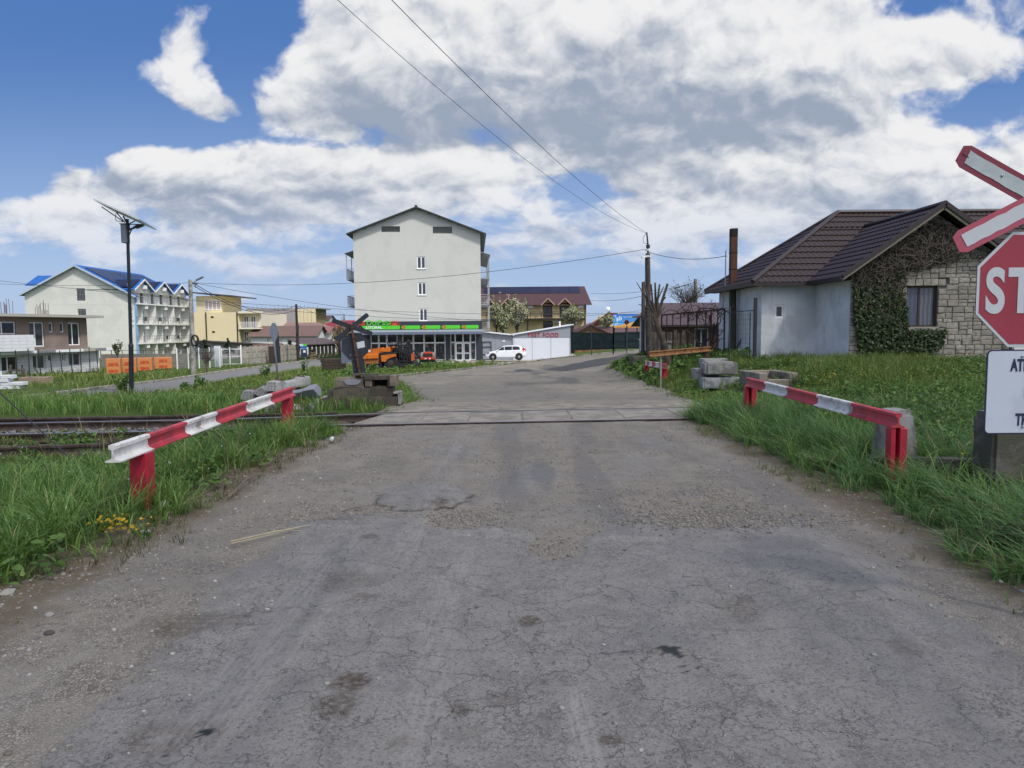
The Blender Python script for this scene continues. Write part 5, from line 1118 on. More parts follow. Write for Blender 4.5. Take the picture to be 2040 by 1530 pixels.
dx = [L(p,690)[0] for p in (897,906.5,922.3,937,948)]
for i in range(4):
    window(r2, dx[i]+.01, L(830,683)[1], dx[i+1]-.01, gt, WHITE, DGL, (0,-.10,0), fw=.06, mull=(), inset=.03, name='shop_window')
    if i in (0,3): window(r2, dx[i]+.01, gb+.1, dx[i+1]-.01, L(830,683.3)[1], WHITE, FILM, (0,-.10,0), fw=.06, mull=(), inset=.03, name='shop_window')
    else: window(r2, dx[i]+.01, gb+.02, dx[i+1]-.01, L(830,683.3)[1], WHITE, FILM, (0,-.12,0), fw=.14, mull=(), trans=(.42,), inset=.04, name='shop_door')
mb = MB(); mb.box(-1.6,WA+4.5,-5.2,0.0,zg-.7,zg+.03); o = mb.build('pavement', mat('forecourt_concrete', (.34,.33,.31), .9, .12, 1, (.26,.25,.23), .4, .8)); o.location = (xl, YA, 0); o.rotation_euler = (0,0,math.radians(3)); structure(o)
# ------------------------------------------------------------------ fast-food shed and its grey side shed
YFF = 76.5; K = lambda px, py: ZX(px, py, YFF)
GP = mat('grey_sandwich_panel', (.26,.285,.325), .5, .05, 1); WP = mat('white_sandwich_panel', (.62,.66,.72), .45, .04, 1); WROOF = mat('white_roof_sheet', (.70,.74,.78), .4, .04, 1); JOINT = mat('panel_joint', (.16,.17,.19), .6, .05)
x0, zb0 = K(1022,718); x1, _ = K(1136.5,709); ztop0 = K(1022,668.3)[1]; ztop1 = K(1136,648.5)[1]; zb = -1.75; zm = K(1080,672.5)[1]
r = root('fast_food_shed', 'white and grey sandwich-panel snack shed with red lettering and a rising roof', 'shed', (x0, YFF, 0)); w_ = x1-x0
mb = MB(); mb.box(0,w_,.0,8,zb,zm); mb.build('lower_wall', WP, r); mb = MB(); mb.prism([(0,.012,zm),(w_,.012,zm),(w_,.012,ztop1),(0,.012,ztop0)],(0,7.9,0)); mb.build('upper_wall', GP, r)
mb = MB()
for f in (.02,.335,.66,.985): mb.bar((w_*f,-.006,zb),(w_*f,-.006,zm-.03),.035,.012)
mb.bar((0,-.006,zm-.012),(w_,-.006,zm-.012),.02,.03); mb.build('panel_joints', JOINT, r)
mb = MB(); mb.prism([(-.2,-.15,ztop0+.01),(w_+.35,-.15,ztop1+.06),(w_+.35,-.15,ztop1+.15),(-.2,-.15,ztop0+.10)],(0,9.0,0)); mb.build('roof', WROOF, r)
REDL = mat('letter_red', (.40,.03,.03), .5, .05)
for s, px in (('FAST', 1051.5), ('FOOD', 1081)):
    text_mesh('lettering', s, .66, REDL, r, (K(px,670)[0]-x0, -.02, K(px,671.4)[1]), ext=.03, off=.0, sx=.86, space=1.12)
mb = MB(); xc, zc = K(1119.5,646); mb.tube([(xc-x0,3.5,zc-.6),(xc-x0,3.5,zc+.35)], .09, 8); mb.build('vent_pipe', WHITE, r)
a0, _ = K(959,700); zt0 = K(960,661.5)[1]; zt1_ = K(1020,669)[1]
r = root('grey_side_shed', 'plain grey panel shed with a low sloping roof, between shop and snack shed', 'shed', (a0, YFF+.15, 0)); w2 = x0-a0
mb = MB(); mb.prism([(0,0,zb),(w2,0,zb),(w2,0,zt1_),(0,0,zt0)],(0,7,0)); mb.build('wall', GP, r); mb = MB(); mb.prism([(-.1,-.3,zt0+.02),(w2+.15,-.3,zt1_+.02),(w2+.15,-.3,zt1_+.1),(-.1,-.3,zt0+.1)],(0,7.6,0)); mb.build('roof', WROOF, r)
mb = MB()
for f in (.22,.44,.66,.88): mb.bar((w2*f,-.004,zb),(w2*f,-.004,zt1_),.02,.01)
mb.build('panel_joints', JOINT, r)
d0_ = K(961,680)[0]-a0; d1_ = K(978.3,680)[0]-a0; dz1 = K(970,681)[1]; mb = MB()
for x in (d0_, d1_): mb.bar((x,-.05,zb),(x,-.05,dz1),.07)
for z in (dz1, K(970,691)[1], K(970,706)[1], K(970,716.5)[1]): mb.bar((d0_,-.05,z),(d1_,-.05,z),.06)
mb.build('door_frame', DARKM, r); mb = MB(); xa, za = K(1001,681); mb.box(xa-a0,xa-a0+.28,-.03,.0,za,za+.16); mb.build('notice', WHITE, r)
mb = MB(); xa, za = K(955.8,656); mb.tube([(xa-a0,-.3,za),(xa-a0,-.3,za-.45)], .05, 8); mb.build('pipe', WHITE, r)
# ------------------------------------------------------------------ white estate car
CARW = mat('white_car_paint', (.70,.73,.76), .25, .02, 1, coat=.6); CARG = glassmat('car_glass', (.012,.016,.018), .05); TYRE = mat('tyre', (.015,.015,.016), .85, .1); ALLOY = mat('alloy', (.42,.43,.44), .35, .05, metal=.6); LAMPR = mat('rear_lamp', (.45,.03,.03), .2, .03); LAMPF = mat('headlamp', (.10,.11,.12), .1, .05); TRIM = mat('black_trim', (.014,.014,.015), .5, .05)
YC = 72.5; pc = PY(1007, 716, YC); cz = zf(pc.x, YC); cz = PY(1007, 716.5, YC).z
r = root('estate_car', 'white estate car parked side-on in front of the snack shed', 'car', (pc.x, YC, cz), math.radians(4))
Lc, Wc = 4.15, 1.70
# lower body section stations along x (front at -): x, z_low, z_belt, half width
low_ = [(-2.07,.32,.55,.55),(-2.02,.22,.66,.68),(-1.85,.19,.74,.78),(-1.5,.18,.84,.83),(-1.05,.18,.92,.85),(-.55,.18,.95,.85),(.3,.18,.97,.85),(1.1,.18,.99,.85),(1.6,.19,1.0,.83),(1.95,.25,.98,.77),(2.06,.38,.80,.68)]
def loft(mb, st, prof):
    rings = [[(x, y, z) for y, z in prof(*s)] for s in st for x in [s[0]]]; n = len(rings[0]); mb.add([p for rg in rings for p in rg], [(i*n+k,i*n+(k+1)%n,(i+1)*n+(k+1)%n,(i+1)*n+k) for i in range(len(st)-1) for k in range(n)]+[tuple(range(n))[::-1], tuple((len(st)-1)*n+k for k in range(n))])
mb = MB(); loft(mb, low_, lambda x, z0, z1, w: [(-w*.88,z0),(w*.88,z0),(w,z0+.14),(w*1.0,(z0+z1)/2+.02),(w*.97,z1-.05),(w*.90,z1),(-w*.90,z1),(-w*.97,z1-.05),(-w,(z0+z1)/2+.02),(-w,z0+.14)]); body = mb.build('body', CARW, r, smooth='auto')
cab = [(-1.08,.92,.93,.70),(-.62,.94,1.18,.70),(-.30,.95,1.36,.68),(.1,.96,1.44,.67),(.7,.97,1.45,.66),(1.3,.98,1.42,.65),(1.62,.98,1.36,.64),(1.90,.98,1.02,.66)]
mb = MB(); loft(mb, cab, lambda x, z0, z1, w: [(-w*1.1,z0-.04),(w*1.1,z0-.04),(w,z1-.05),(w*.88,z1),(-w*.88,z1),(-w,z1-.05)]); mb.build('cabin', CARW, r, smooth='auto')
for s in (-1, 1):
    ws = [[(-.92,.97),(-.52,1.00),(-.18,1.00),(-.18,1.33),(-.34,1.31),(-.62,1.14)], [(-.10,1.0),(.62,1.02),(.62,1.37),(-.10,1.36)], [(.70,1.02),(1.45,1.05),(1.35,1.31),(1.15,1.36),(.70,1.37)]]
    for q_ in ws:
        mb = MB(); f = lambda z: s*(.775-(z-.93)*.20); mb.prism([(x, f(z)+s*.012, z) for x, z in q_], (0,-s*.01,0)); mb.build('side_window', CARG, r)
mb = MB(); mb.prism([(-1.02,-.60,.965),(-1.02,.60,.965),(-.36,.56,1.345),(-.36,-.56,1.345)], (-.02,0,.03)); mb.build('windscreen', CARG, r)
mb = MB(); mb.prism([(1.66,-.52,1.32),(1.66,.52,1.32),(1.90,.56,1.06),(1.90,-.56,1.06)], (.025,0,.02)); mb.build('rear_window', CARG, r)
def wheel(parent, x, y, rad, w, s, m1=TYRE, m2=ALLOY, hub=.62):
    mb = MB(); mb.lathe((x, y-s*w*.5, rad), (0, s, 0), [(rad*hub,0),(rad*.93,0),(rad,.03),(rad,w-.03),(rad*.93,w),(rad*hub,w)], 20); wl = mb.build('wheel', m1, parent, smooth='auto')
    mb = MB(); mb.lathe((x, y+s*(w*.5-.02), rad), (0, s, 0), [(rad*hub*1.0,0),(rad*hub*.97,.015),(rad*.22,.03),(rad*.1,.035)], 16); mb.build('rim', m2, wl, smooth='auto'); return wl
for x in (-1.32, 1.32):
    for s in (-1, 1):
        mb = MB(); mb.lathe((x, s*.80, .33), (0, s, 0), [(.37,0),(.385,.052),(.33,.058)], 20); mb.build('wheel_arch', TRIM, r); wheel(r, x, s*.76, .31, .19, s)
for s in (-1, 1):
    mb = MB(); mb.prism([(-2.02,s*.50,.60),(-2.05,s*.50,.70),(-1.70,s*.79,.79),(-1.62,s*.815,.72),(-1.9,s*.76,.60)], (-.012,s*.012,.01)); mb.build('headlight', LAMPF, r)
    mb = MB(); mb.prism([(1.80,s*.80,.84),(2.06,s*.66,.86),(2.0,s*.66,1.10),(1.70,s*.755,1.22),(1.66,s*.775,1.02)], (.01,s*.016,0)); mb.build('tail_light', LAMPR, r)
    mb = MB(); mb.cbox((-.86,s*.90,1.0),(.14,.16,.11)); mb.build('door_mirror', CARW, r, bevel=.03)
    for x in (.05, .85): mb = MB(); mb.cbox((x,s*.853,.86),(.16,.03,.025)); mb.build('door_handle', CARW, r)
mb = MB(); mb.cbox((-2.045,0,.36),(.06,1.0,.12)); mb.build('grille', TRIM, r)
# ------------------------------------------------------------------ orange asphalt paver
YP = 57.0; kp = YP/F; pp_ = PY(780, 735, YP); pz_ = pp_.z; px0_ = pp_.x
r = root('asphalt_paver', 'orange asphalt paver with a steel hopper and big black rear wheel, parked by the shop', 'paving machine', (px0_, YP, pz_), math.radians(-4))
N_ = lambda x, y: ((700+x/11.33-780)*kp, (735-(630+y/11.33))*kp)    # from the enlarged photo crop to local x, z
ORP = mat('orange_machine_paint', (.62,.17,.02), .45, .08, 2, (.42,.11,.015), .35, 2, streak=.3); DKI = mat('machine_black', (.02,.02,.022), .6, .2, 5)
def pan(poly, y0, y1, nm, m, par, bev=.0): mb = MB(); mb.prism([(N_(*p)[0], y0, N_(*p)[1]) for p in poly], (0,y1-y0,0)); return mb.build(nm, m, par, bevel=bev)
hop = pan([(318,868),(400,745),(680,705),(680,860)], -1.0, -.9, 'hopper_wing', ORP, r); pan([(318,868),(400,745),(680,705),(680,860)], .9, 1.0, 'hopper_wing', ORP, r)
pan([(318,862),(682,845),(682,950),(330,920)], -1.08, 1.08, 'hopper_body', ORP, r, .02); pan([(330,935),(682,955),(682,1065),(400,1065),(345,1040)], -1.0, 1.0, 'hopper_lower', mat('brownish_orange', (.30,.10,.035), .6, .15, 3), r, .02)
pan([(350,925),(682,905),(682,930),(350,950)], -1.1, -1.085, 'hopper_rib', ORP, hop)
pan([(695,800),(700,770),(890,680),(940,690),(945,800)], -.85, .85, 'engine_hood', ORP, r, .03)
pan([(745,870),(1085,840),(1090,890),(1000,915),(900,950),(850,1010),(760,1010),(748,960)], -1.05, -.95, 'side_panel', ORP, r); pan([(745,870),(1085,840),(1090,890),(1000,915),(900,950),(850,1010),(760,1010)], .95, 1.05, 'side_panel', ORP, r)
pan([(690,815),(1090,800),(1090,842),(700,862)], -.98, .98, 'chassis', DKI, r); pan([(690,860),(745,870),(760,1150),(715,1150)], -.95, .95, 'chassis_leg', DKI, r); pan([(840,960),(1480,1040),(1480,1110),(850,1110)], -.7, .7, 'lower_frame', DKI, r)
pan([(1425,850),(1490,815),(1490,985),(1425,1000)], -1.05, -.95, 'end_plate', mat('orange_red_plate', (.50,.10,.03), .5, .1), r)
x_, z_ = N_(950,1080); wheel(r, x_, -.75, .58, .4, -1, BLACK, mat('dark_rim', (.06,.05,.045), .6, .2), .5); wheel(r, x_, .75, .58, .4, 1, BLACK, MATS['dark_rim'], .5)
for xx in (455, 640):
    for s in (-1,1): wheel(r, N_(xx,0)[0], s*.7, .26, .25, s, BLACK, STEEL, .6)
# driver station: frame, pipes, seat, exhausts and screed
mb = MB()
def seg(a, b, w=.05, y=-.6, y2=None): p, q_ = N_(*a), N_(*b); mb.bar((p[0],y,p[1]),(q_[0],y if y2 is None else y2,q_[1]),w)
for y in (-.8,.0,.7):
    for a, b in (((870,575),(960,820)),((1050,580),(1100,830)),((880,590),(1110,570)),((1110,570),(1230,650)),((960,640),(1250,640)),((1120,760),(1440,800)),((1140,780),(1150,1050)),((1240,660),(1260,1080)),((1290,700),(1330,1080)),((1350,820),(1380,1090)),((1130,900),(1430,930)),((1120,1000),(1440,1010)),((1300,760),(1420,1060)),((1160,860),(1300,1040)),((1250,590),(1370,560)),((1200,620),(1200,900))): seg(a, b, random.uniform(.04,.09), y)
for i in range(70):
    a = (random.uniform(880,1400), random.uniform(640,1060)); b = (a[0]+random.uniform(-90,90), a[1]+random.uniform(-60,60)); seg(a, b, random.uniform(.03,.08), random.uniform(-.95,.6), random.uniform(-.95,.6))
mb.build('frame_and_pipes', DKI, r)
pan([(1110,820),(1400,850),(1420,1080),(1120,1060)], -.5, .7, 'engine_block', DKI, r); pan([(1120,1050),(1500,1070),(1500,1130),(1120,1125)], -1.3, 1.3, 'screed', DKI, r); pan([(895,630),(1000,620),(1005,640),(895,650)], -.7, -.3, 'console', mat('pale_console', (.35,.36,.36), .5, .1), r); pan([(1130,620),(1260,615),(1260,640),(1130,640)], -.7, -.4, 'console', MATS['pale_console'], r)
x_, z_ = N_(1340,580); mb = MB(); mb.lathe((x_,-.6,z_), (0,1,0), [(.03,0),(.2,.02),(.2,.08),(.03,.1)], 12); mb.build('steering_wheel', DKI, r)
pan([(960,720),(1060,700),(1070,800),(965,810)], -.3, .3, 'seat', DKI, r, .03)
pan([(440,760),(510,750),(512,785),(445,795)], -1.012, -1.002, 'plate', WHITE, hop)
# ------------------------------------------------------------------ red road roller behind it
YR = 62.0; kr = YR/F; pr_ = PY(853, 722, YR)
r = root('road_roller', 'small red road roller with its steel drum, behind the orange paver', 'road roller', (pr_.x, YR, pr_.z)); J = lambda x, y: ((700+x/11.33-853)*kr, (722-(630+y/11.33))*kr)
RRD = mat('roller_red', (.42,.045,.02), .45, .08)
def pj(poly, y0, y1, nm, m, bev=.02): mb = MB(); mb.prism([(J(*p)[0], y0, J(*p)[1]) for p in poly],(0,y1-y0,0)); return mb.build(nm, m, r, bevel=bev)
pj([(1640,820),(1660,805),(1840,810),(1850,850),(1640,850)], -.5, .5, 'hood', RRD); pj([(1640,850),(1850,850),(1850,915),(1635,915)], -.5, .6, 'radiator', DKI); pj([(1590,915),(1885,915),(1895,975),(1590,975)], -.55, .6, 'frame', RRD); pj([(1570,930),(1590,930),(1590,1110),(1570,1110)], -.6, -.5, 'yoke', DKI)
x_, z_ = J(1740,1040); mb = MB(); mb.lathe((x_-.62, 0, .45), (1,0,0), [(.3,0),(.45,.0),(.45,1.24),(.3,1.24)], 24); mb.build('drum', mat('drum_steel', (.16,.15,.14), .5, .2, 4), r, smooth='auto')
pj([(1675,940),(1710,940),(1710,962),(1675,962)], -.56, -.552, 'lamp', WHITE, 0); pj([(1770,940),(1805,940),(1805,962),(1770,962)], -.56, -.552, 'lamp', WHITE, 0)
# dark stack of tarred timbers
YT = 52; a = PY(641, 728, YT); b = PY(683, 716, YT)
for i in range(3):
    mb = MB(); h = (b.z-a.z+.35)/3; mb.box(0, b.x-a.x+.1*i, 0, .9, .0, h*.96); o = mb.build('timber_baulk', SLEEP, bevel=.02); o.location = (a.x-.05*i, YT, a.z-.3+i*h); tag(o, ('lowest','middle','topmost')[i]+' dark timber baulk stacked on the grass left of the leaning sign', 'timber', 'dark timber baulks')
# ------------------------------------------------------------------ vertical plane seen through picture positions
class VP:
    def __init__(s, A, Bq): s.A = Vector((A[0],A[1],0)); s.u = (Vector((Bq[0],Bq[1],0))-s.A).normalized(); s.n = Vector((s.u.y,-s.u.x,0))
    def __call__(s, px, py):
        rr = ray(px, py); d = (s.A-CAM).dot(s.n)/rr.dot(s.n); p = CAM+rr*d; return ((p-s.A).dot(s.u), p.z)
    def hole(s, px0, py0, px1, py1): a = s(px0, py1); b = s(px1, py0); return (a[0], a[1], b[0], b[1])
# ------------------------------------------------------------------ hotel with blue roof
YH = 95.0; hx0 = PY(52, 640, YH).x; hx1 = PY(269.5, 640, YH).x; WHh = hx1-hx0; zh = -2.6; LH = 16.5
HotelW = mat('hotel_render', (.63,.635,.59), .9, .03, .3, (.58,.585,.545), .4, .4, streak=.12); HB = mat('hotel_blue_band', (.22,.40,.62), .8, .05, 1); HWH = mat('hotel_white', (.68,.69,.66), .85, .05, .5); BLUER = mat('blue_roof_sheet', (.02,.10,.34), .5, .10, 1); PV = glassmat('solar_panel', (.018,.016,.03), .2)
r = root('hotel', 'long white hotel with a bright blue gabled roof and three rows of balconies', 'hotel', (hx0, YH, 0))
Hp = VP((hx0,YH),(hx1,YH)); ezl = Hp(48,585)[1]; ezr = Hp(268,588)[1]; azh = Hp(152,529)[1]; axh = Hp(152,529)[0]
hs = [Hp.hole(152,574,169,600), Hp.hole(155,615,171,641)]; s1 = (azh-ezl)/axh; s2 = (azh-ezr)/(WHh-axh)
mb = MB(); facade(mb, 0, WHh, zh, azh, hs, planes=[(-s1,1,ezl),(s2,1,ezr+s2*WHh)], depth=.15)
mb.quad((0,0,zh),(0,LH,zh),(0,LH,ezl),(0,0,ezl)); mb.quad((0,LH,zh),(WHh,LH,zh),(WHh,LH,ezr),(axh,LH,azh),(0,LH,ezl))
rec = 1.0
mb.box(WHh-rec,WHh,.002,.30,zh,ezr-.02); mb.build('wall', HotelW, r)
GRILL = mat('window_grille', (.25,.25,.24), .6, .1)
for h in hs: window(r, *h, WHITE, GLASSB, inset=.10, fw=.06, mull=(), bars=GRILL)
mb = MB()
for z in (5.3,2.65,.0): mb.box(.02,WHh-.02,-.012,.0,z,z+.04)
mb.build('string_course', HWH, r)
mb = MB(); mb.box(WHh-.02,WHh+.03,-.02,.62,zh,ezr-.15); mb.build('blue_corner_band', HB, r)
lz = Hp(265,607)[1]; st = (Hp(265,607)[1]-Hp(267,650)[1])/4.6
for i, ch in enumerate('ATENA'): text_mesh('lettering', ch, .72, mat('letter_white', (.62,.65,.68), .5, .03), r, (WHh-.45, -.05, lz-.3-i*st), ext=.04, off=.01, align='CENTER')
# recessed balcony front (faces right)
fx_ = WHh-rec; zsl = [Hp(277,603.4)[1], Hp(277,644.6)[1], Hp(277,683.7)[1]]; bays = 3; bw = LH/bays
doors = []
for b in range(bays):
    for k2, z in enumerate(zsl+[zsl[2]-2.75]):
        for q_ in (.16,.62): doors.append((b*bw+bw*q_, z+.03, b*bw+bw*q_+.95, z+2.05))
mb = MB(); facade(mb, .3, LH, zh, zsl[0]+2.6, doors, (fx_,0,0), (0,1,0), (0,0,1), (1,0,0), .12); mb.build('balcony_wall', HWH, r)
for d in doors: window(r, *d, WHITE, GLASSB, (fx_,0,0), (0,1,0), (0,0,1), (1,0,0), inset=.08, fw=.09, mull=(), name='balcony_door')
ARAIL = mat('thin_grey_railing', (.22,.23,.24), .5, .1)
for i, z in enumerate(zsl):
    mb = MB(); mb.box(fx_,WHh+.12,.25,LH+.1,z-.16,z); b = mb.build('balcony', HWH, r); mb = MB(); xo = WHh+.08
    mb.bar((xo,.3,z+.95),(xo,LH,z+.95),.05); mb.bar((xo,.3,z+.55),(xo,LH,z+.55),.03)
    for j in range(34): y = .3+(LH-.3)*j/33; mb.bar((xo,y,z),(xo,y,z+.95),.03)
    mb.build('railing', ARAIL, b)
for j in range(bays+1):
    y = min(j*bw, LH-.2)
    if j: mb = MB(); mb.prism([(fx_,y-.1,zh),(WHh+.02,y-.1,zh),(WHh+.02,y-.1,zsl[0]-.17),(fx_,y-.1,zsl[0]-.17)],(0,.22,0)); mb.build('partition', HWH, r)
    if j < bays:
        mb = MB(); ym = (j+.5)*bw; mb.prism([(fx_,ym-.06,zh),(fx_+.6,ym-.06,zh),(fx_+.6,ym-.06,zsl[0]-.17),(fx_,ym-.06,zsl[0]-.17)],(0,.14,0)); mb.build('partition', HWH, r)
        for z in zsl+[zsl[0]+2.72]:
            mb = MB(); mb.box(fx_+.6,fx_+1.0,ym+.1,ym+.85,z-.72,z-.24); mb.build('air_conditioner', WHITE, r, bevel=.03)
# roof: main gable along the depth plus three cross gables over the balconies
mb = MB(); o1 = .55
mb.prism([(-o1,-.5,ezl-s1*o1),(axh,-.5,azh),(axh,LH+.3,azh),(-o1,LH+.3,ezl-s1*o1)],(0,0,.10)); gp = Hp(292,556)[1]+.15; gvz = gp-1.55; xcut = axh+(azh-gvz)/s2-.1
mb.prism([(xcut,-.5,azh-s2*(xcut-axh)),(axh,-.5,azh+.002),(axh,LH+.3,azh+.002),(xcut,LH+.3,azh-s2*(xcut-axh))],(0,0,.10)); mb.prism([(WHh+.45,-.5,ezr-s2*.45),(xcut,-.5,azh-s2*(xcut-axh)),(xcut,.35,azh-s2*(xcut-axh)),(WHh+.45,.35,ezr-s2*.45)],(0,0,.10)); rf = mb.build('roof', BLUER, r)
mb = MB(); mb.bar((-o1,-.52,ezl-s1*o1-.02),(axh,-.52,azh-.02),.06,.22); mb.bar((WHh+.45,-.52,ezr-s2*.45-.02),(axh,-.52,azh-.02),.06,.22); mb.build('barge_board', mat('pale_blue_board', (.42,.50,.60), .7, .05), rf)
for j in range(bays):
    yc = (j+.5)*bw; yh_ = bw*.50
    xin = WHh-(gp-ezr)/s2 if s2 > 0 else WHh-4; xin = axh+1.0; xo = WHh+.12
    mb = MB(); mb.prism([(xo,yc-yh_,gvz),(xo,yc,gp),(xin,yc,gp),(xin,yc-yh_,gvz)],(0,0,.09)); mb.prism([(xo,yc+yh_,gvz),(xo,yc,gp+.002),(xin,yc,gp+.002),(xin,yc+yh_,gvz)],(0,0,.09)); g_ = mb.build('cross_gable_roof', BLUER, rf)
    mb = MB(); mb.bar((xo+.02,yc-yh_,gvz-.03),(xo+.02,yc,gp-.03),.06,.2); mb.bar((xo+.02,yc+yh_,gvz-.03),(xo+.02,yc,gp-.03),.06,.2); mb.build('barge_board', HWH, g_)
    mb = MB(); mb.prism([(fx_+.02,yc-yh_+.35,zsl[0]+1.5),(fx_+.02,yc+yh_-.35,zsl[0]+1.5),(fx_+.02,yc+yh_-.35,gvz+.2),(fx_+.02,yc,gp-.08),(fx_+.02,yc-yh_+.35,gvz+.2)],(.55,0,0)); mb.build('gable_wall', HWH, r)
    mb = MB(); q_ = gvz+.35; mb.prism([(xin+.3,yc-yh_+.2,q_+.05),(WHh-.3,yc-yh_+.2,q_+.05),(WHh-.3,yc-.25,gp-.02),(xin+.3,yc-.25,gp-.02)],(0,-.02,.06)); mb.build('solar_panel', PV, rf)
for (f0, f1, yy0, yy1) in ((.10,.62,.6,7.2),(.10,.40,7.4,LH-1),(.66,.80,.6,3.2)):
    P_ = lambda f, y: (axh+(WHh-axh)*f, y, azh-s2*(WHh-axh)*f+.16)
    mb = MB(); mb.prism([P_(f0,yy0),P_(f1,yy0),P_(f1,yy1),P_(f0,yy1)],(0,0,.05)); mb.build('solar_panel', PV, rf)
zt0 = ezl+1.3; mb = MB(); q_ = [PY(*p_)-Vector((hx0,YH,0)) for p_ in ((49,568,97.2),(86,568,97.2),(104,549,99.6),(75,549,99.6))]; mb.prism(q_, (0,.05,-.07)); mb.prism([q_[3], q_[2], q_[1]+Vector((0,4.8,0)), q_[0]+Vector((0,4.8,0))], (0,.05,-.07)); mb.build('side_dormer_roof', BLUER, rf)
mb = MB(); mb.prism([(.1,2.7,ezl-.2),(2.3,2.7,ezl+.7),(2.3,2.7,zt0+1.0),(.1,2.7,zt0+.05)],(0,4.5,0)); mb.build('side_dormer_wall', HotelW, r)
ch0 = root('balcony_chair', 'dark chair on a hotel balcony, lower row, middle bay', 'chair', (hx0+fx_+.75, YH+7.2, zsl[1]), .4, 'chairs on the hotel balconies')
mb = MB(); mb.cbox((0,0,.42),(.45,.45,.04)); mb.build('seat', DARKM, ch0); mb = MB(); mb.cbox((0,.22,.68),(.45,.04,.5)); mb.build('backrest', DARKM, ch0)
for x in (-.2,.2):
    for y in (-.2,.2): mb = MB(); mb.bar((x,y,0),(x,y,.42),.035); mb.build('leg', DARKM, ch0)
for (y, z, rz_c, lab) in ((9.2,1,2.2,'dark chair on a hotel balcony, upper row, middle bay'),(12.6,1,.2,'dark chair on a hotel balcony, upper row, far bay'),(8.6,2,-.6,'dark chair on a hotel balcony, lower row, near the middle partition'),(12.9,2,1.1,'dark chair on a hotel balcony, lower row, far bay'),(3.4,1,.9,'dark chair on a hotel balcony, upper row, near bay')):
    dup(ch0, (hx0+fx_+.75, YH+y, zsl[z]), rz_c, lab)
# ------------------------------------------------------------------ unfinished two-storey house
UA, UB = PY(0, 660, 50), PY(174, 660, 57.5); Up = VP(UA, UB)
r = root('unfinished_house', 'unfinished two-storey house, brown rendered upper floor over a bare grey block floor', 'house', (UA.x, UA.y, 0), math.atan2(Up.u.y, Up.u.x))
TAUPE = mat('taupe_basecoat', (.215,.17,.145), .92, .10, .8, (.175,.14,.12), .4, .6, streak=.1); AAC = mat('grey_block_wall', (.68,.70,.73), .9, .05, 1, (.60,.62,.65), .4, .8); AACW = mat('white_aerated_block', (.58,.60,.63), .9, .05, 2, bump=.2); SLABE = mat('raw_slab', (.34,.33,.30), .9, .12, 1)
UH = [Up.hole(-14,641,31,666), Up.hole(60.5,642,87,691), Up.hole(98,642.5,106,662), Up.hole(120,642.5,127.5,662), Up.hole(137,643,158.5,688)]
LHs = [Up.hole(4,709,34.5,741), Up.hole(66,706,90.5,736), Up.hole(96,705,105,720), Up.hole(124,704,130,719), Up.hole(138,702,160.5,729)]
uw = Up(173.5,660)[0]; ztop = Up(90,632)[1]; zsl_ = .30
mb = MB(); facade(mb, -9, uw, zsl_, ztop, UH, depth=.22); mb.quad((uw,0,zsl_),(uw,9,zsl_),(uw,9,ztop),(uw,0,ztop)); mb.build('upper_wall', TAUPE, r)
mb = MB(); facade(mb, -9, uw+1.1, -2.4, zsl_-.2, LHs, depth=.2); mb.quad((uw+1.1,0,-2.4),(uw+1.1,9,-2.4),(uw+1.1,9,zsl_),(uw+1.1,0,zsl_)); mb.build('lower_wall', AAC, r)
mb = MB(); mb.box(uw+1.1,uw+2.2,1.5,8,-2.4,zsl_-.1); mb.build('side_wall', mat('cream_block', (.50,.48,.42), .9, .06), r)
for h in UH: window(r, *h, WHITE, GLASS, inset=.14, fw=.07, mull=(.42,) if h[2]-h[0] > .6 else ())
for h in LHs: window(r, *h, WHITE, GLASS, inset=.14, fw=.07, mull=(.42,) if h[2]-h[0] > .6 else ())
mb = MB(); mb.box(-9.5,uw+.9,-.85,9.5,ztop,ztop+.2); mb.build('roof_slab', SLABE, r)
mb = MB(); mb.prism([(-9.2,-1.3,zsl_-.22),(uw+2.0,-.45,zsl_-.22),(uw+2.0,9,zsl_-.22),(-9.2,9,zsl_-.22)],(0,0,.21)); sb = mb.build('balcony_slab', SLABE, r)
e0 = lambda x: -1.3+.85*(x+9.2)/(uw+11.2)
INS = mat('white_insulation', (.66,.68,.70), .85, .04); INSG = mat('grey_membrane', (.17,.18,.20), .8, .1)
xa = -9.2
for f0, f1, m_ in ((.44,.60,INS),(.60,.69,INSG),(.69,.835,INS),(.915,.965,INSG),(.965,1.0,INS)):
    a_, b_ = -9.2+(uw+11.2)*f0, -9.2+(uw+11.2)*f1-.01; mb = MB(); mb.prism([(a_,e0(a_)-.03,zsl_-.22),(b_,e0(b_)-.03,zsl_-.22),(b_,e0(b_)-.03,zsl_-.005),(a_,e0(a_)-.03,zsl_-.005)],(0,.028,0)); mb.build('edge_board', m_, sb)
for px in (35, 105):
    u_, _ = Up(px, 630); mb = MB()
    for i in range(11): x, y = u_+random.uniform(-.42,.42), random.uniform(.6,1.4); mb.bar((x,y,ztop+.2),(x+random.uniform(-.05,.05),y,ztop+random.uniform(.75,1.35)),.022)
    mb.build('starter_bars', RUST, r)
for px in (92,101): u_, _ = Up(px, 630); mb = MB(); mb.box(u_-.09,u_+.09,.3,.5,ztop+.2,ztop+.55); mb.build('roof_stub', SLABE, r)
b = root('block_stack', 'stack of white aerated blocks standing on the unfinished balcony slab', 'block stack', (0,0,0)); u1, z1 = Up(42,695)
mm = Matrix.Translation(r.location) @ Matrix.Rotation(r.rotation_euler.z,4,'Z'); b.matrix_world = mm
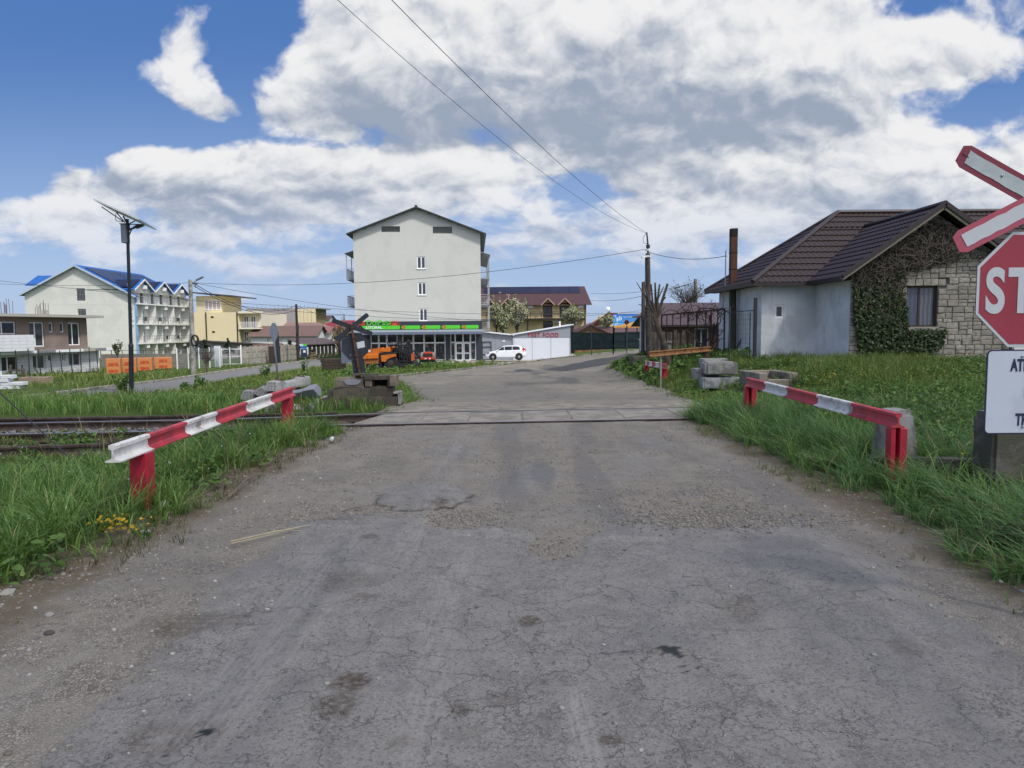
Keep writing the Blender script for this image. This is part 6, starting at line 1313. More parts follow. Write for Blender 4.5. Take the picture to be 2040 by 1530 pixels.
for row in range(5):
    for q_ in range(5): mb = MB(); x = u1-.05-.62*(q_+1)+(.06 if row % 2 else 0); mb.box(x,x+.60,-1.25,-.70,zsl_+.23*row,zsl_+.23*row+.222); mb.build('block', AACW, b, bevel=.008)
# site: block pile, mesh fence, boards
def aac_pile(px, py, rows, cols, label):
    p = G(px, py); rr = root('block_pile', label, 'block pile', p, .12)
    for j in range(rows):
        for i in range(cols-(j//2)):
            mb = MB(); x = -.47*cols+.47*i+(.15 if j % 2 else 0)+random.uniform(-.02,.02); mb.box(x,x+.455,random.uniform(-.03,.03),.45,.16*j,.16*j+.152); mb.build('block', AACW, rr, bevel=.01)
aac_pile(40, 775, 5, 4, 'pile of white aerated blocks on the grass in front of the unfinished house')
fA, fB = G(34, 757), G(196, 741); r = root('mesh_fence', 'leaning wire mesh fence on thin dark posts in front of the unfinished house', 'fence', fA); d = fB-fA; n = 9
hts = 2.0
for i in range(n): b = d*(i/(n-1)); mb = MB(); mb.bar((b.x,b.y,-.3),(b.x+random.uniform(-.12,.12),b.y,b.z*0+hts*random.uniform(.75,1.0)),.045); mb.build('post', mat('fence_post_brown', (.035,.028,.026), .8, .2), r)
mb = MB()
for i in range(90): b = d*(i/89); mb.bar((b.x,b.y,b.z+.05),(b.x,b.y,b.z+1.65),.011)
for j in range(9): mb.bar((0,0,.1+j*.19),(d.x,d.y,d.z+.1+j*.19),.011)
mb.build('wire_mesh', DARKM, r)
for px, py, a in ((58,757,-.6),(83,755,-.7)): p = G(px,py); rr = root('strut', f'dark slanting strut lying at the foot of the mesh fence, {"nearer the block pile" if px < 70 else "nearer the brick pallets"}', 'strut', p); mb = MB(); mb.bar((0,0,0),(-.45,0,.75),.07); mb.build('timber', WOOD, rr)
p = G(72,764); o = rough_box('board_heap', (1.5,.6,.35), mat('pinkish_boards', (.27,.20,.16), .9, .2, 4), None, 41, 5, .03); o.location = p; tag(o, 'low heap of pinkish boards on the grass below the mesh fence', 'boards')
p = G(34,755); rr = root('saw_trestle', 'dark timber trestle standing beside the white block pile', 'trestle', p); mb = MB(); mb.bar((-.5,0,.55),(.5,0,.55),.12); mb.build('top_beam', WOOD, rr)
for x in (-.4,.4): mb = MB(); mb.bar((x,0,0),(x*.9,0,.9),.09); mb.build('leg', WOOD, rr)
# ------------------------------------------------------------------ pallets of hollow brick in orange wrap
def brickmat():
    m, t, p = base_mat('orange_brick_wrap'); co = t.n('ShaderNodeTexCoord').outputs['Object']; x, y, z = t.sep(co)
    n = t.noise(co, 2.0, 5, .6); c = t.mix(n, (.42,.15,.045), (.56,.23,.075)); br = t.n('ShaderNodeTexBrick'); t.put(br.inputs['Vector'], t.comb(x, z, y)); br.inputs['Scale'].default_value = 3.0; br.inputs['Mortar Size'].default_value = .02
    c = t.mix(t.m('MULTIPLY', br.outputs['Fac'], .4), c, (.25,.09,.03))
    zz = t.m('PINGPONG', t.m('ADD', z, .02), .26); ax_ = t.m('ABSOLUTE', x)
    logo = t.m('MULTIPLY', t.ramp(t.m('ABSOLUTE', t.m('SUBTRACT', t.m('MULTIPLY', t.m('PINGPONG', z, .5), 1.0), .26)), .13, .10), t.ramp(ax_, .34, .28)); logo = t.m('MULTIPLY', logo, t.ramp(t.noise(t.vm('MULTIPLY', co, (5,5,16)), 1.3, 3, .6), .38, .5))
    c = t.mix(t.m('MULTIPLY', logo, .9), c, (.36,.025,.012)); t.put(p.inputs['Base Color'], c); p.inputs['Roughness'].default_value = .45; return m
BRW = brickmat()
for i, (a, b, yt, yb, lab) in enumerate(((212,241,716.5,747,'orange wrapped brick pallet, nearest of the row to the unfinished house'),(244,272.5,715.5,744.5,'orange wrapped brick pallet partly hidden behind the dark solar lamp pole'),(274,304,714.5,740.5,'leaning orange wrapped brick pallet right of the solar lamp pole'),(307,344,713.5,736.5,'widest orange wrapped brick pallet, at the end of the row near the concrete pole'))):
    p = G((a+b)/2, yb); dd = p.y; w_ = (b-a)*dd/F*.86; h_ = (yb-yt)*dd/F; rr = root('brick_pallet', lab, 'brick pallet', p, (.42,.45,.40,.44)[i], 'orange brick pallets by the road')
    for k2 in range(2): mb = MB(); mb.box(-w_/2,w_/2,0,1.1,.08+h_/2*k2,.08+h_/2*(k2+1)-.015); mb.build('brick_pack', BRW, rr, bevel=.015)
    mb = MB(); mb.box(-w_/2,w_/2,0,1.1,-.05,.02)
    for x in (-.4,0,.36): mb.box(x*w_,x*w_+.1,0.02,1.08,.02,.079)
    mb.build('pallet', WOOD, rr)
# ------------------------------------------------------------------ solar street lamp
pL = G(261.5, 783); YL = pL.y; r = root('solar_street_lamp', 'tall black solar street lamp with a tilted panel and grey battery box', 'street lamp', pL)
SL = lambda x, y: ((lambda p: Vector((p.x-pL.x, 0, p.z-pL.z)))(PY(190+x/15.3, 400+y/15.3, YL)))
PB = mat('lamp_pole_black', (.014,.018,.022), .4, .1, 3); zt_ = SL(970,640).z; xt_ = SL(975,640).x; zj = PY(258, 690, YL).z-pL.z
mb = MB(); mb.tube([(0,0,-.2),(xt_*.45,0,zj)], .085, 12); mb.tube([(xt_*.45,0,zj),(xt_*.46,0,zj+.12)], [.10,.065], 12); mb.tube([(xt_*.46,0,zj+.10),(xt_,0,zt_+.1)], [.062,.055], 12); mb.build('pole', PB, r, smooth='auto')
a, b = SL(225,135), SL(1590,745); n_ = (b-a).normalized().cross(Vector((0,1,0))); n_ = n_ if n_.z > 0 else -n_
mb = MB(); yv = Vector((0,.62,-.10)); mb.prism([a-yv,b-yv,b+yv,a+yv], n_*.035); mb.build('solar_panel', mat('panel_back', (.60,.64,.68), .4, .08, 3), r)
mb = MB(); mb.prism([a-yv*.97+n_*.036,b-yv*.97+n_*.036,b+yv*.97+n_*.036,a+yv*.97+n_*.036], n_*.006); mb.build('solar_cells', PV, r)
mb = MB()
for y in (-.45,.45): mb.bar(SL(400,245)+Vector((0,y,0)), SL(890,660), .03); mb.bar(SL(1010,715), SL(1400,670)+Vector((0,y,0)), .03)
mb.bar(SL(850,460), SL(930,640), .04); mb.build('panel_bracket', PB, r)
mb = MB(); c_ = [SL(*q_) for q_ in ((620,380),(625,470),(600,540),(640,610),(720,635),(860,640))]; mb.tube(c_, .012, 5); mb.tube([SL(1000,640),SL(1040,760),SL(1050,860),SL(1030,890)], .012, 5); mb.build('cable', PB, r)
p0_, p1_ = SL(818,730), SL(1005,1290); mb = MB(); mb.box(p0_.x,p1_.x,-.14,.14,p1_.z,p0_.z); bx_o = mb.build('battery_box', mat('battery_grey', (.22,.25,.30), .5, .06, 3), r, bevel=.015); mb = MB()
for f in (.25,.5,.75): x = p0_.x+(p1_.x-p0_.x)*f; mb.bar((x,-.143,p1_.z+.03),(x,-.143,p0_.z-.03),.012)
mb.build('ribs', STEEL, bx_o); mb = MB(); mb.box(p0_.x-.02,p1_.x+.02,-.16,.16,p0_.z,p0_.z+.03); mb.build('lid', PB, bx_o)
mb = MB(); mb.bar(SL(1010,890), SL(1240,800), .06); mb.bar(SL(1015,1085), SL(1105,870), .03); arm_ = mb.build('lamp_arm', PB, r)
mb = MB(); mb.prism([SL(1190,800)-Vector((0,.12,0)),SL(1240,855)-Vector((0,.12,0)),SL(1480,745)-Vector((0,.08,0)),SL(1400,725)-Vector((0,.08,0)),SL(1280,745)-Vector((0,.12,0))],(0,.22,0)); mb.build('lamp_head', PB, r, bevel=.02)
# ------------------------------------------------------------------ concrete pole with cable coil, second and third poles
pC = G(385.5, 747); YC_ = pC.y; r = root('concrete_pole', 'round concrete power pole with a coil of black cable hung on it', 'utility pole', pC); zt_ = PY(379, 557, YC_).z-pC.z; xt_ = PY(379,557,YC_).x-pC.x
mb = MB(); mb.tube([(0,0,-.3),(xt_,0,zt_)], [.19,.125], 14); mb.build('shaft', CONC, r, smooth='auto')
mb = MB()
for z in (.55,.62,.74,.66): mb.lathe((xt_*z,0,zt_*z),(0,0,1),[(.16-.03*z+.008,0),(.16-.03*z+.008,.03)],12)
mb.build('steel_bands', STEEL, r)
cc_ = PY(387.5, 678.5, YC_-.25); mb = MB()
for q_ in range(4): mb.tube([(cc_.x-pC.x+(.20+.02*q_)*math.cos(a), -.24+.025*q_, cc_.z-pC.z+(.33+.018*q_)*math.sin(a)) for a in np.linspace(0, 2*PI, 25)], .035, 6, cap=False)
o = mb.build('cable_coil', BLACK, None, smooth='auto'); o.location = pC; tag(o, 'coil of thick black cable hanging on the concrete pole', 'cable coil')
a_ = PY(384, 563, YC_); b_ = PY(406, 552.5, YC_); mb = MB(); mb.bar(Vector((a_.x,YC_,a_.z))-pC, Vector((b_.x,YC_,b_.z))-pC, .05); mb.cbox(Vector((b_.x-.3,YC_,b_.z-.06))-pC,(.55,.16,.07),ry=-.42); mb.build('lamp_arm', STEEL, r)
mb = MB(); a_ = PY(388, 566, YC_)-pC; mb.bar((xt_,0,a_.z+.05),(a_.x+.2,0,a_.z),.06); mb.bar((a_.x,0,a_.z),(a_.x+.05,0,a_.z-.25),.04); mb.build('insulator_bracket', DARKM, r)
def woodpole(name, label, px0, py0, px1, py1, Y, r0, r1, m):
    a, b = PY(px0, py0, Y), PY(px1, py1, Y); rr = root(name, label, 'utility pole', (a.x, Y, a.z)); mb = MB(); mb.tube([Vector((0,0,-.4)), (b-a)], [r0, r1], 12); mb.build('shaft', m, rr, smooth='auto'); return rr, a, b
POLEW = mat('old_pole_timber', (.105,.092,.078), .95, .25, 3, (.06,.052,.045), .5, 2, bump=.5, bs=20, streak=.7)
p = G(1292, 720); YU = p.y
r, a, b = woodpole('utility_pole', 'tall weathered timber utility pole right of the road, with a camera and steel top', 1293, 720, 1290.5, 505, YU, .155, .115, POLEW)
mb = MB(); t0 = b-a; t1 = PY(1291, 490, YU)-a; t2 = PY(1288.5, 463, YU)-a; mb.tube([t0-Vector((0,0,.5)), t1, t2], [.05,.045,.035], 8); mb.tube([t1-Vector((0,0,.1)), t1+Vector((0,0,.05))], .10, 10); mb.build('steel_top', DARKM, r)
mb = MB(); z_ = t0.z-.15; mb.tube([(t0.x,0,z_+.28),(t0.x,0,z_+.36)], .125, 10); mb.tube([(t0.x,0,z_-.03),(t0.x,0,z_+.05)], .13, 10); mb.build('white_clamps', WHITE, r)
mb = MB(); c_ = PY(1281, 512.5, YU)-a; mb.bar((t0.x,-.1,c_.z+.05),(c_.x,-.15,c_.z),.08); mb.bar((c_.x,-.15,c_.z),(c_.x-.09,-.18,c_.z-.03),.1); mb.build('camera', WHITE, r)
mb = MB(); mb.tube([(t0.x-.13,-.03,z_),(t0.x*.5-.17,-.03,z_*.5),(-.16,-.03,.3)], .014, 5); mb.tube([t2, t2+Vector((-.18,0,-.25)), t2+Vector((-.17,0,-.5)), t1+Vector((-.05,0,.1))], .012, 5); mb.build('down_lead', DARKM, r)
TOP = PY(1289, 465, YU); TOP2 = PY(1289, 496, YU)
woodpole('utility_pole', 'shorter slim timber pole standing just left of the tall utility pole', 1280.5, 705, 1281.5, 562, YU+4, .11, .09, POLEW)
woodpole('utility_pole', 'concrete pole top rising behind the brown sheet-metal roof', 1385, 680, 1385.5, 556, 47, .16, .12, CONC)
r, a, b2 = woodpole('utility_pole', 'dark timber pole with a bracket, beside the grey block fence in the distance', 594, 714, 590, 606, 77, .17, .12, mat('black_timber', (.03,.026,.024), .9, .2)); mb = MB(); t0 = b2-a; mb.bar(t0+Vector((0,0,-.3)), t0+Vector((.35,0,-.5)), .06); mb.build('bracket', DARKM, r); mb = MB(); mb.bar((t0.x+.05,-.1,t0.z-3.2),(t0.x+.1,-.1,t0.z-2.2),.25); mb.build('cable_box', DARKM, r); P2 = b2
r, a, b3 = woodpole('utility_pole', 'thin far pole with a lamp arm above the red roofed house', 686, 665, 685.5, 626, 100, .12, .09, CONC); mb = MB(); t0 = b3-a; mb.bar(t0+Vector((0,0,-.1)), t0+Vector((1.1,0,-.15)), .05); mb.bar(t0+Vector((0,0,-.6)), t0+Vector((-.3,0,-.7)), .05); mb.build('lamp_arm', STEEL, r)
# ------------------------------------------------------------------ overhead cables
CBL = mat('cable', (.03,.032,.036), .6, .1)
def cable(label, A, Bq, sag, rad=.012, n=24):
    A, Bq = Vector(A), Vector(Bq); mb = MB(); mb.tube([A+(Bq-A)*(i/n)+Vector((0,0,-sag*4*(i/n)*(1-i/n))) for i in range(n+1)], rad, 5)
    tag(mb.build('overhead_cable', CBL), label, 'cable', 'overhead cables')
def aim(px_at_top, y0, y1, dist, sag):
    best = None
    for px in range(100, 1100, 10):
        E = CAM+ray(px, y1)*dist; q = [proj(TOP+(E-TOP)*(i/60)+Vector((0,0,-sag*4*(i/60)*(1-i/60)))) for i in range(55)]
        for a, b in zip(q[:-1], q[1:]):
            if a[1] > 0 >= b[1]:
                x = a[0]+(b[0]-a[0])*a[1]/(a[1]-b[1]); e = abs(x-px_at_top)
                if best is None or e < best[0]: best = (e, E)
    return best[1]
CP = PY(384, 563, YC_)
cable('overhead cable, upper right of the pair running from the utility pole up over the road', TOP, aim(783, 0, -330, 9.0, .42), .42, .0075)
cable('overhead cable, lower left of the pair running from the utility pole up over the road', TOP, aim(672, 0, -260, 9.5, .70), .70, .0055)
cable('long thin cable from the utility pole across the grey gable to the concrete pole', TOP2, CP, .75, .012)
pm = Vector((8.95, 29.9, 4.55)); cable('short slack service cable from the utility pole to the mast beside the flue', PY(1293, 502.5, YU), pm, .22, .013)
cable('topmost of the cables falling from the concrete pole to the dark distant pole', PY(385,564,YC_), P2+Vector((0,0,-.15)), 1.15, .025)
cable('lower of the cables falling from the concrete pole to the dark distant pole', PY(386,569,YC_), P2+Vector((0,0,-.6)), 1.1, .025)
cable('cable crossing the grey gable just under its middle window, from the concrete pole', CP, PY(1285, 640, 64), 1.1, .014)
cable('cable crossing the grey gable above its lowest window, from the left', PY(200, 574, 40), PY(1284, 618, 58), 1.2, .012)
cable('lowest thin cable crossing the grey gable above its lowest window', PY(-30, 556, 46), PY(1284, 622, 60), .9, .013)
cable('cable entering the photo at the hotel roof and ending on the concrete pole', PY(-60, 563, YC_+2), CP, .2, .012)
cable('cable from the dark distant pole to the thin far lamp pole', P2+Vector((0,0,-.1)), b3, .6, .02)
cable('cable passing behind the pollarded tree towards the far concrete pole top', PY(1385,562,47), PY(1176,598,98), .5, .02)
cable('lower cable behind the pollarded tree, towards the yellow guest house', PY(1385,566,47), PY(1176,584,98), .3, .016)
# ------------------------------------------------------------------ yellow guest house with dark balcony, behind the snack shed
YG = 100.0; ga, gb_ = PY(955, 640, YG), PY(1168, 640, YG); Gp = VP(ga, gb_); wg = Gp(1168,640)[0]
r = root('guest_house', 'yellow guest house with brown roof, pointed dormers and dark balcony behind the snack shed', 'house', (ga.x, YG, 0), 0)
YEL = mat('ochre_yellow_render', (.62,.52,.29), .9, .08, .6, (.54,.45,.25), .4, .6); BRS = sheetmat('red_brown_sheet', (.062,.028,.026), .28)
ez = Gp(1100,607)[1]; rz = Gp(1100,583)[1]; hs = [Gp.hole(*q_) for q_ in ((1001,610,1012,628),(1082,609,1100,633),(1115,609,1133,633),(1082,640,1101,660),(1001,640,1012,655))]
mb = MB(); facade(mb, 0, wg, -3, ez, hs, depth=.15); mb.quad((wg,0,-3),(wg,8,-3),(wg,8,ez),(wg,4,rz),(wg,0,ez)); mb.build('wall', YEL, r)
for h in hs: window(r, *h, BRWF, GLASSB, inset=.1, fw=.12, mull=(.5,), name='french_window')
ry = 4.0; mb = MB(); mb.prism([(-3,-.8,ez-.1),(wg+.7,-.8,ez-.1),(wg+.15,ry,rz+1.0),(-3,ry,rz+1.0)],(0,0,.08)); mb.prism([(-3,8.6,ez),(wg+.7,8.6,ez),(wg+.15,ry,rz+1.002),(-3,ry,rz+1.002)],(0,0,.08)); rf = mb.build('roof', BRS, r)
sl3 = (rz+1.1-ez)/(ry+.8); pz3 = lambda y: ez-.1+sl3*(y+.8)+.10
for i in range(9):
    x = .6+(wg-1.2)*i/9; mb = MB(); mb.prism([(x,ry*.52,pz3(ry*.52)),(x+(wg-1.2)/9-.04,ry*.52,pz3(ry*.52)),(x+(wg-1.2)/9-.04,ry*.97,pz3(ry*.97)),(x,ry*.97,pz3(ry*.97))],(0,0,.05)); mb.build('solar_panel', PV, rf)
for px in (975, 1011.5, 1091, 1124.5):
    u_ = Gp(px,600)[0]; tp = Gp(px,595.5)[1]; w3 = .95; mb = MB(); yb = 1.6
    for s in (-1,1): mb.prism([(u_+s*w3,-.9,ez-.05),(u_,-.9,tp+.1),(u_,yb,tp+.1),(u_+s*w3,yb,ez-.05)],(0,0,.06))
    d_ = mb.build('dormer_roof', BRS, rf); mb = MB()
    for s in (-1,1): mb.bar((u_+s*w3,-.93,ez-.08),(u_,-.93,tp+.06),.05,.16)
    mb.build('barge_board', mat('pinkish_board', (.36,.24,.20), .8, .08), d_); mb = MB(); mb.prism([(u_-w3+.1,-.3,ez-.1),(u_+w3-.1,-.3,ez-.1),(u_,-.3,tp)],(0,.2,0)); mb.build('dormer_gable', YEL, r)
bz = Gp(1100,634)[1]; DKW = mat('dark_stained_wood', (.025,.017,.015), .6, .15); mb = MB(); mb.box(-2,wg-.3,-1.3,0,bz-.25,bz); bl = mb.build('balcony', DKW, r); mb = MB()
for z in (.2,.42,.64,.86): mb.bar((-2,-1.27,bz+z),(wg-.3,-1.27,bz+z),.06)
for i in range(12): x = -2+(wg+1.7)*i/11; mb.bar((x,-1.27,bz),(x,-1.27,bz+.9),.07)
mb.build('railing', DKW, bl)
for px in (1051,1166): u_ = Gp(px,620)[0]; mb = MB(); mb.bar((min(u_,wg-.1),-.1,-3),(min(u_,wg-.1),-.1,ez),.10); mb.build('downpipe', DKW, r)
for px, py in ((1157,609),(1107,638),(1057,610)): u_, z_ = Gp(px,py); mb = MB(); mb.box(u_-.45,u_+.35,-.35,-.02,z_-.3,z_+.3); mb.build('air_conditioner', WHITE, r, bevel=.03)
# small pitched roofs around the green fence
def simple_house(name, label, px0, px1, py_ridge, py_eave, Y, dp, wallm, roofm, zb=-2.5, hipR=0, hipL=0, ridge_in=None, wins=(), oh=.4, over=0):
    a, b = PY(px0, 640, Y), PY(px1, 640, Y); p_ = VP(a, b); ez = PY((px0+px1)/2, py_eave, Y).z; rz = PY((px0+px1)/2, py_ridge, Y+dp/2).z; w = (b-a).length
    rr = root(name, label, 'house', (a.x, Y, 0)); hs = [p_.hole(*q_) for q_ in wins]; mb = MB(); facade(mb, 0, w, zb, ez, hs, depth=.12)
    for x in (0, w): mb.quad((x,0,zb),(x,dp,zb),(x,dp,ez),(x,dp/2,rz-.05 if not hipR else ez),(x,0,ez))
    mb.build('wall', wallm, rr)
    for h in hs: window(rr, *h, WHITE, GLASS, inset=.08, fw=.08)
    mb = MB(); mb.prism([(-oh,-oh,ez-.1),(w+oh,-oh,ez-.1),(w+oh-hipR,dp/2,rz),(-oh+hipL,dp/2,rz)],(0,0,.07)); mb.prism([(-oh,dp+oh,ez-.1),(w+oh,dp+oh,ez-.1),(w+oh-hipR,dp/2,rz+.002),(-oh+hipL,dp/2,rz+.002)],(0,0,.07))
    if hipR: mb.prism([(w+oh,-oh,ez-.1),(w+oh,dp+oh,ez-.1),(w+oh-hipR,dp/2,rz)],(0,0,.07))
    if hipL: mb.prism([(-oh,-oh,ez-.1),(-oh,dp+oh,ez-.1),(-oh+hipL,dp/2,rz)],(0,0,.07))
    mb.build('roof', roofm, rr); return rr, p_, w, ez, rz
BRR = sheetmat('dull_red_brown_sheet', (.125,.065,.058), .3)
TIMB = mat('orange_boarding', (.26,.135,.045), .75, .15, 3, (.17,.09,.035), .5, 2, streak=.5)
YK = 84; a, b = PY(1136, 640, YK), PY(1214, 640, YK); Kp = VP(a, b); r = root('wooden_hut', 'low wooden hut with a wide board gable and brown roof behind the green fence', 'hut', (a.x, YK, 0)); L_, R_, Tt = Kp(1139,668), Kp(1213,665), Kp(1176,648)
mb = MB(); mb.prism([(L_[0],0,L_[1]),(R_[0],0,R_[1]),(Tt[0],0,Tt[1])],(0,.1,0)); mb.build('board_gable', TIMB, r); mb = MB(); mb.box(L_[0]+.4,R_[0]-.4,.12,5,-2.5,L_[1]); mb.build('wall', TIMB, r); mb = MB()
mb.prism([(L_[0]-.3,-.4,L_[1]-.15),(Tt[0],-.4,Tt[1]+.05),(Tt[0],6,Tt[1]+.05),(L_[0]-.3,6,L_[1]-.15)],(0,0,.1)); mb.prism([(R_[0]+.4,-.4,R_[1]-.15),(Tt[0],-.4,Tt[1]+.052),(Tt[0],6,Tt[1]+.052),(R_[0]+.4,6,R_[1]-.15)],(0,0,.1)); mb.build('roof', BRR, r)
simple_house('low_roofed_house', 'low house showing only its dull red-brown roof above the green fence', 1150, 1330, 651, 664, 90, 6, TIMB, BRR)
# red-roofed house with a dish, behind the billboard: gable to the camera, roof falling left
YD = 112; a = PY(1180, 645, YD); r = root('red_roofed_house', 'house with a steep red roof and a dish at its top, left of the billboard', 'house', (a.x, YD, 0)); Dp = VP(a, a+Vector((1,0,0)))
A_, B_, C_ = Dp(1178,648), Dp(1212,624.5), Dp(1230,624.5); REDR = sheetmat('deep_red_sheet', (.16,.028,.03), .3)
mb = MB(); mb.prism([(A_[0],0,A_[1]),(B_[0],0,B_[1]),(C_[0]+2,0,C_[1]),(C_[0]+2,0,-2),(A_[0],0,-2)],(0,7,0)); mb.build('wall', YEL, r); mb = MB(); mb.prism([(A_[0]-.5,-1.2,A_[1]-.3),(B_[0],-1.2,B_[1]+.15),(B_[0]+1.4,7.5,B_[1]+.2),(A_[0]-.5,7.5,A_[1]-.3)],(0,0,.15)); mb.prism([(A_[0]-.2,-.3,A_[1]-.45),(C_[0],-.3,A_[1]+1.0),(C_[0],-.3,C_[1]+.1),(B_[0],-.3,B_[1]+.1)],(0,.12,0)); mb.build('roof', REDR, r)
mb = MB(); mb.lathe((B_[0]-.1,0,B_[1]+.75),(-.3,-1,.45),[(.05,.08),(.2,.03),(.34,-.04),(.34,-.06),(.19,0)],14); mb.bar((B_[0]-.1,.1,B_[1]),(B_[0]-.1,.1,B_[1]+.7),.07); mb.build('satellite_dish', WHITE, r)
# green screened fence
FGr = mat('green_screen_net', (.028,.075,.066), .8, .15, 1.5, (.016,.045,.043), .5, 1.5); a, b, c_ = PY(1137, 690, 73), PY(1221.5, 690, 69), PY(1276, 690, 68)
r = root('green_fence', 'dark fence with vertical bars and green screening between snack shed and utility pole', 'fence', (a.x, a.y, 0))
for (p0, p1, nb, top_, tb0, tb1, bt0, bt1) in ((a,b,0,0,661.5,664,698.5,695.5),(b,c_,0,0,662,660.5,695.5,694)):
    o_ = Vector((a.x,a.y,0)); q0, q1 = Vector((p0.x,p0.y,0))-o_, Vector((p1.x,p1.y,0))-o_; px0, px1 = proj(p0)[0], proj(p1)[0]
    zt0, zt1 = PY(px0, tb0, p0.y).z, PY(px1, tb1, p1.y).z; zb0, zb1 = PY(px0, bt0, p0.y).z, PY(px1, bt1, p1.y).z; zB0, zB1 = PY(px0, 651.5, p0.y).z, PY(px1, 650.5, p1.y).z
    mb = MB(); mb.prism([(q0.x,q0.y,zb0),(q1.x,q1.y,zb1),(q1.x,q1.y,zt1),(q0.x,q0.y,zt0)],(0,.02,0)); mb.build('screen', FGr, r)
    mb = MB(); n = int((q1-q0).length/.14)
    for i in range(n): f = i/n; p_ = q0+(q1-q0)*f; mb.bar((p_.x,p_.y-.04,zb0+(zb1-zb0)*f),(p_.x,p_.y-.04,zB0+(zB1-zB0)*f+.06*math.sin(f*PI)),.022)
    mb.build('bars', DARKM, r)
    for f in np.linspace(0,1,3): p_ = q0+(q1-q0)*float(f); mb = MB(); mb.bar((p_.x,p_.y-.06,zb0-.4),(p_.x,p_.y-.06,zB0+.1),.09); mb.build('post', DARKM, r)
    for z in (.12,.5,.95): mb = MB(); mb.bar((q0.x,q0.y-.05,zb0+(zt0-zb0)*z),(q1.x,q1.y-.05,zb1+(zt1-zb1)*z),.04); mb.build('rail', DARKM, r)
# billboard
YBB = 78; a, b = PY(1222, 653, YBB), PY(1273, 625, YBB)
def bbmat():
    m, t, p = base_mat('billboard_print'); co = t.n('ShaderNodeTexCoord').outputs['Generated']; x, y, z = t.sep(co); n = t.noise(co, 4, 5, .6)
    skyc = t.mix(z, (.10,.42,.80), (.01,.13,.50)); skyc = t.mix(t.m('MULTIPLY', t.ramp(n, .5, .62), t.ramp(x, .35, .15)), skyc, (.62,.74,.85)); skyc = t.mix(t.m('MULTIPLY', t.ramp(z, .45, .4), t.ramp(x, .35, .5)), skyc, (.02,.16,.36))
    e = t.m('ADD', t.m('MULTIPLY', x, .38), t.m('MULTIPLY', n, .16)); dune = t.ramp(t.m('SUBTRACT', t.m('ADD', e, .03), z), -.01, .01)
    c = t.mix(dune, skyc, t.mix(z, (.62,.30,.06), (.72,.56,.30))); t.put(p.inputs['Base Color'], c); p.inputs['Roughness'].default_value = .5; return m
r = root('billboard', 'blue and sand-coloured advertising billboard behind the green fence', 'billboard', (a.x, YBB, 0)); mb = MB(); mb.box(0,b.x-a.x,0,.12,a.z,b.z); pan_ = mb.build('panel', bbmat(), r)
text_mesh('lettering', 'NATRILIE', .36, mat('pale_print', (.45,.62,.80), .5, .03), pan_, ((b.x-a.x)*.36,-.02,b.z-.48), ext=.004, sx=.9); xx_ = (b.x-a.x)*.52; zz_ = a.z+(b.z-a.z)*.40
mb = MB(); mb.lathe((xx_,-.012,zz_),(0,-1,0),[(.26,0),(.26,.006),(.20,.006),(.20,0)],18); mb.build('emblem_ring', mat('dark_print', (.12,.04,.03), .5, .05), pan_); mb = MB(); mb.prism([(xx_-.05,-.02,zz_-.3),(xx_+.07,-.02,zz_-.3),(xx_+.04,-.02,zz_+.2),(xx_-.03,-.02,zz_+.2)],(0,.008,0)); mb.build('emblem_figure', MATS['dark_print'], pan_)
mb = MB(); mb.box((b.x-a.x)*.21,(b.x-a.x)*.27,-.014,0,b.z-.75,b.z-.25); mb.box((b.x-a.x)*.29,(b.x-a.x)*.33,-.014,0,b.z-.7,b.z-.3); mb.build('emblem', MATS['pale_print'], pan_)
for x in (.15, (b.x-a.x)*.5, b.x-a.x-.15): mb = MB(); mb.bar((x,.2,-2),(x,.2,b.z),.12); mb.build('post', DARKM, r)
# ------------------------------------------------------------------ far left: yellow flats, grey block, brown-roofed and red-roofed houses
YY = 104; a, b = PY(384, 650, YY), PY(476, 650, YY); Yp = VP(a, b); r = root('yellow_flats', 'yellow two-storey building with white balconies, right of the concrete pole', 'building', (a.x, YY, 0)); YL2 = mat('pale_yellow_render', (.70,.61,.39), .9, .05, .5); w = Yp(476,650)[0]; zt_ = Yp(440,622)[1]
vh = [Yp.hole(419.5,630,425.5,634), Yp.hole(422,659.5,428,663.5)]; mb = MB(); facade(mb, 0, w, -3, zt_, vh, depth=.2); mb.quad((w,0,-3),(w,1.6,-3),(w,1.6,zt_),(w,0,zt_)); mb.quad((0,0,zt_),(w,0,zt_),(w,14,zt_),(0,14,zt_)); mb.build('wall', YL2, r)
for h in vh: mb = MB(); mb.quad((h[0],.19,h[1]),(h[2],.19,h[1]),(h[2],.19,h[3]),(h[0],.19,h[3])); mb.build('vent_opening', BLACK, r)
ztt = PY(384, 590, 110).z; wt = PY(443, 640, 110).x-a.x; mb = MB(); mb.box(-2,wt,6,14,-3,ztt); mb.build('rear_wall', YL2, r); mb = MB(); mb.prism([(-2.5,5,ztt+.45),(wt+2.2,5,ztt-.15),(wt+2.2,15,ztt-.15),(-2.5,15,ztt+.45)],(0,0,.18)); mb.build('rear_roof', ROOFG, r)
zz0 = PY(410, 618, 110).z; xw0 = PY(408.5,640,110).x-a.x; xw1 = PY(441,640,110).x-a.x; CURT = mat('striped_curtains', (.45,.40,.42), .8, .25, 6)
window(r, xw0, zz0, xw1, PY(410,598,110).z, WHITE, CURT, (0,6,0), inset=-.02, fw=.1, mull=(.25,.5,.75))
bd = []; xb0 = w+.05; xb1 = Yp(517,650)[0]; zs_ = [Yp(490,622.5)[1], Yp(490,654)[1]]
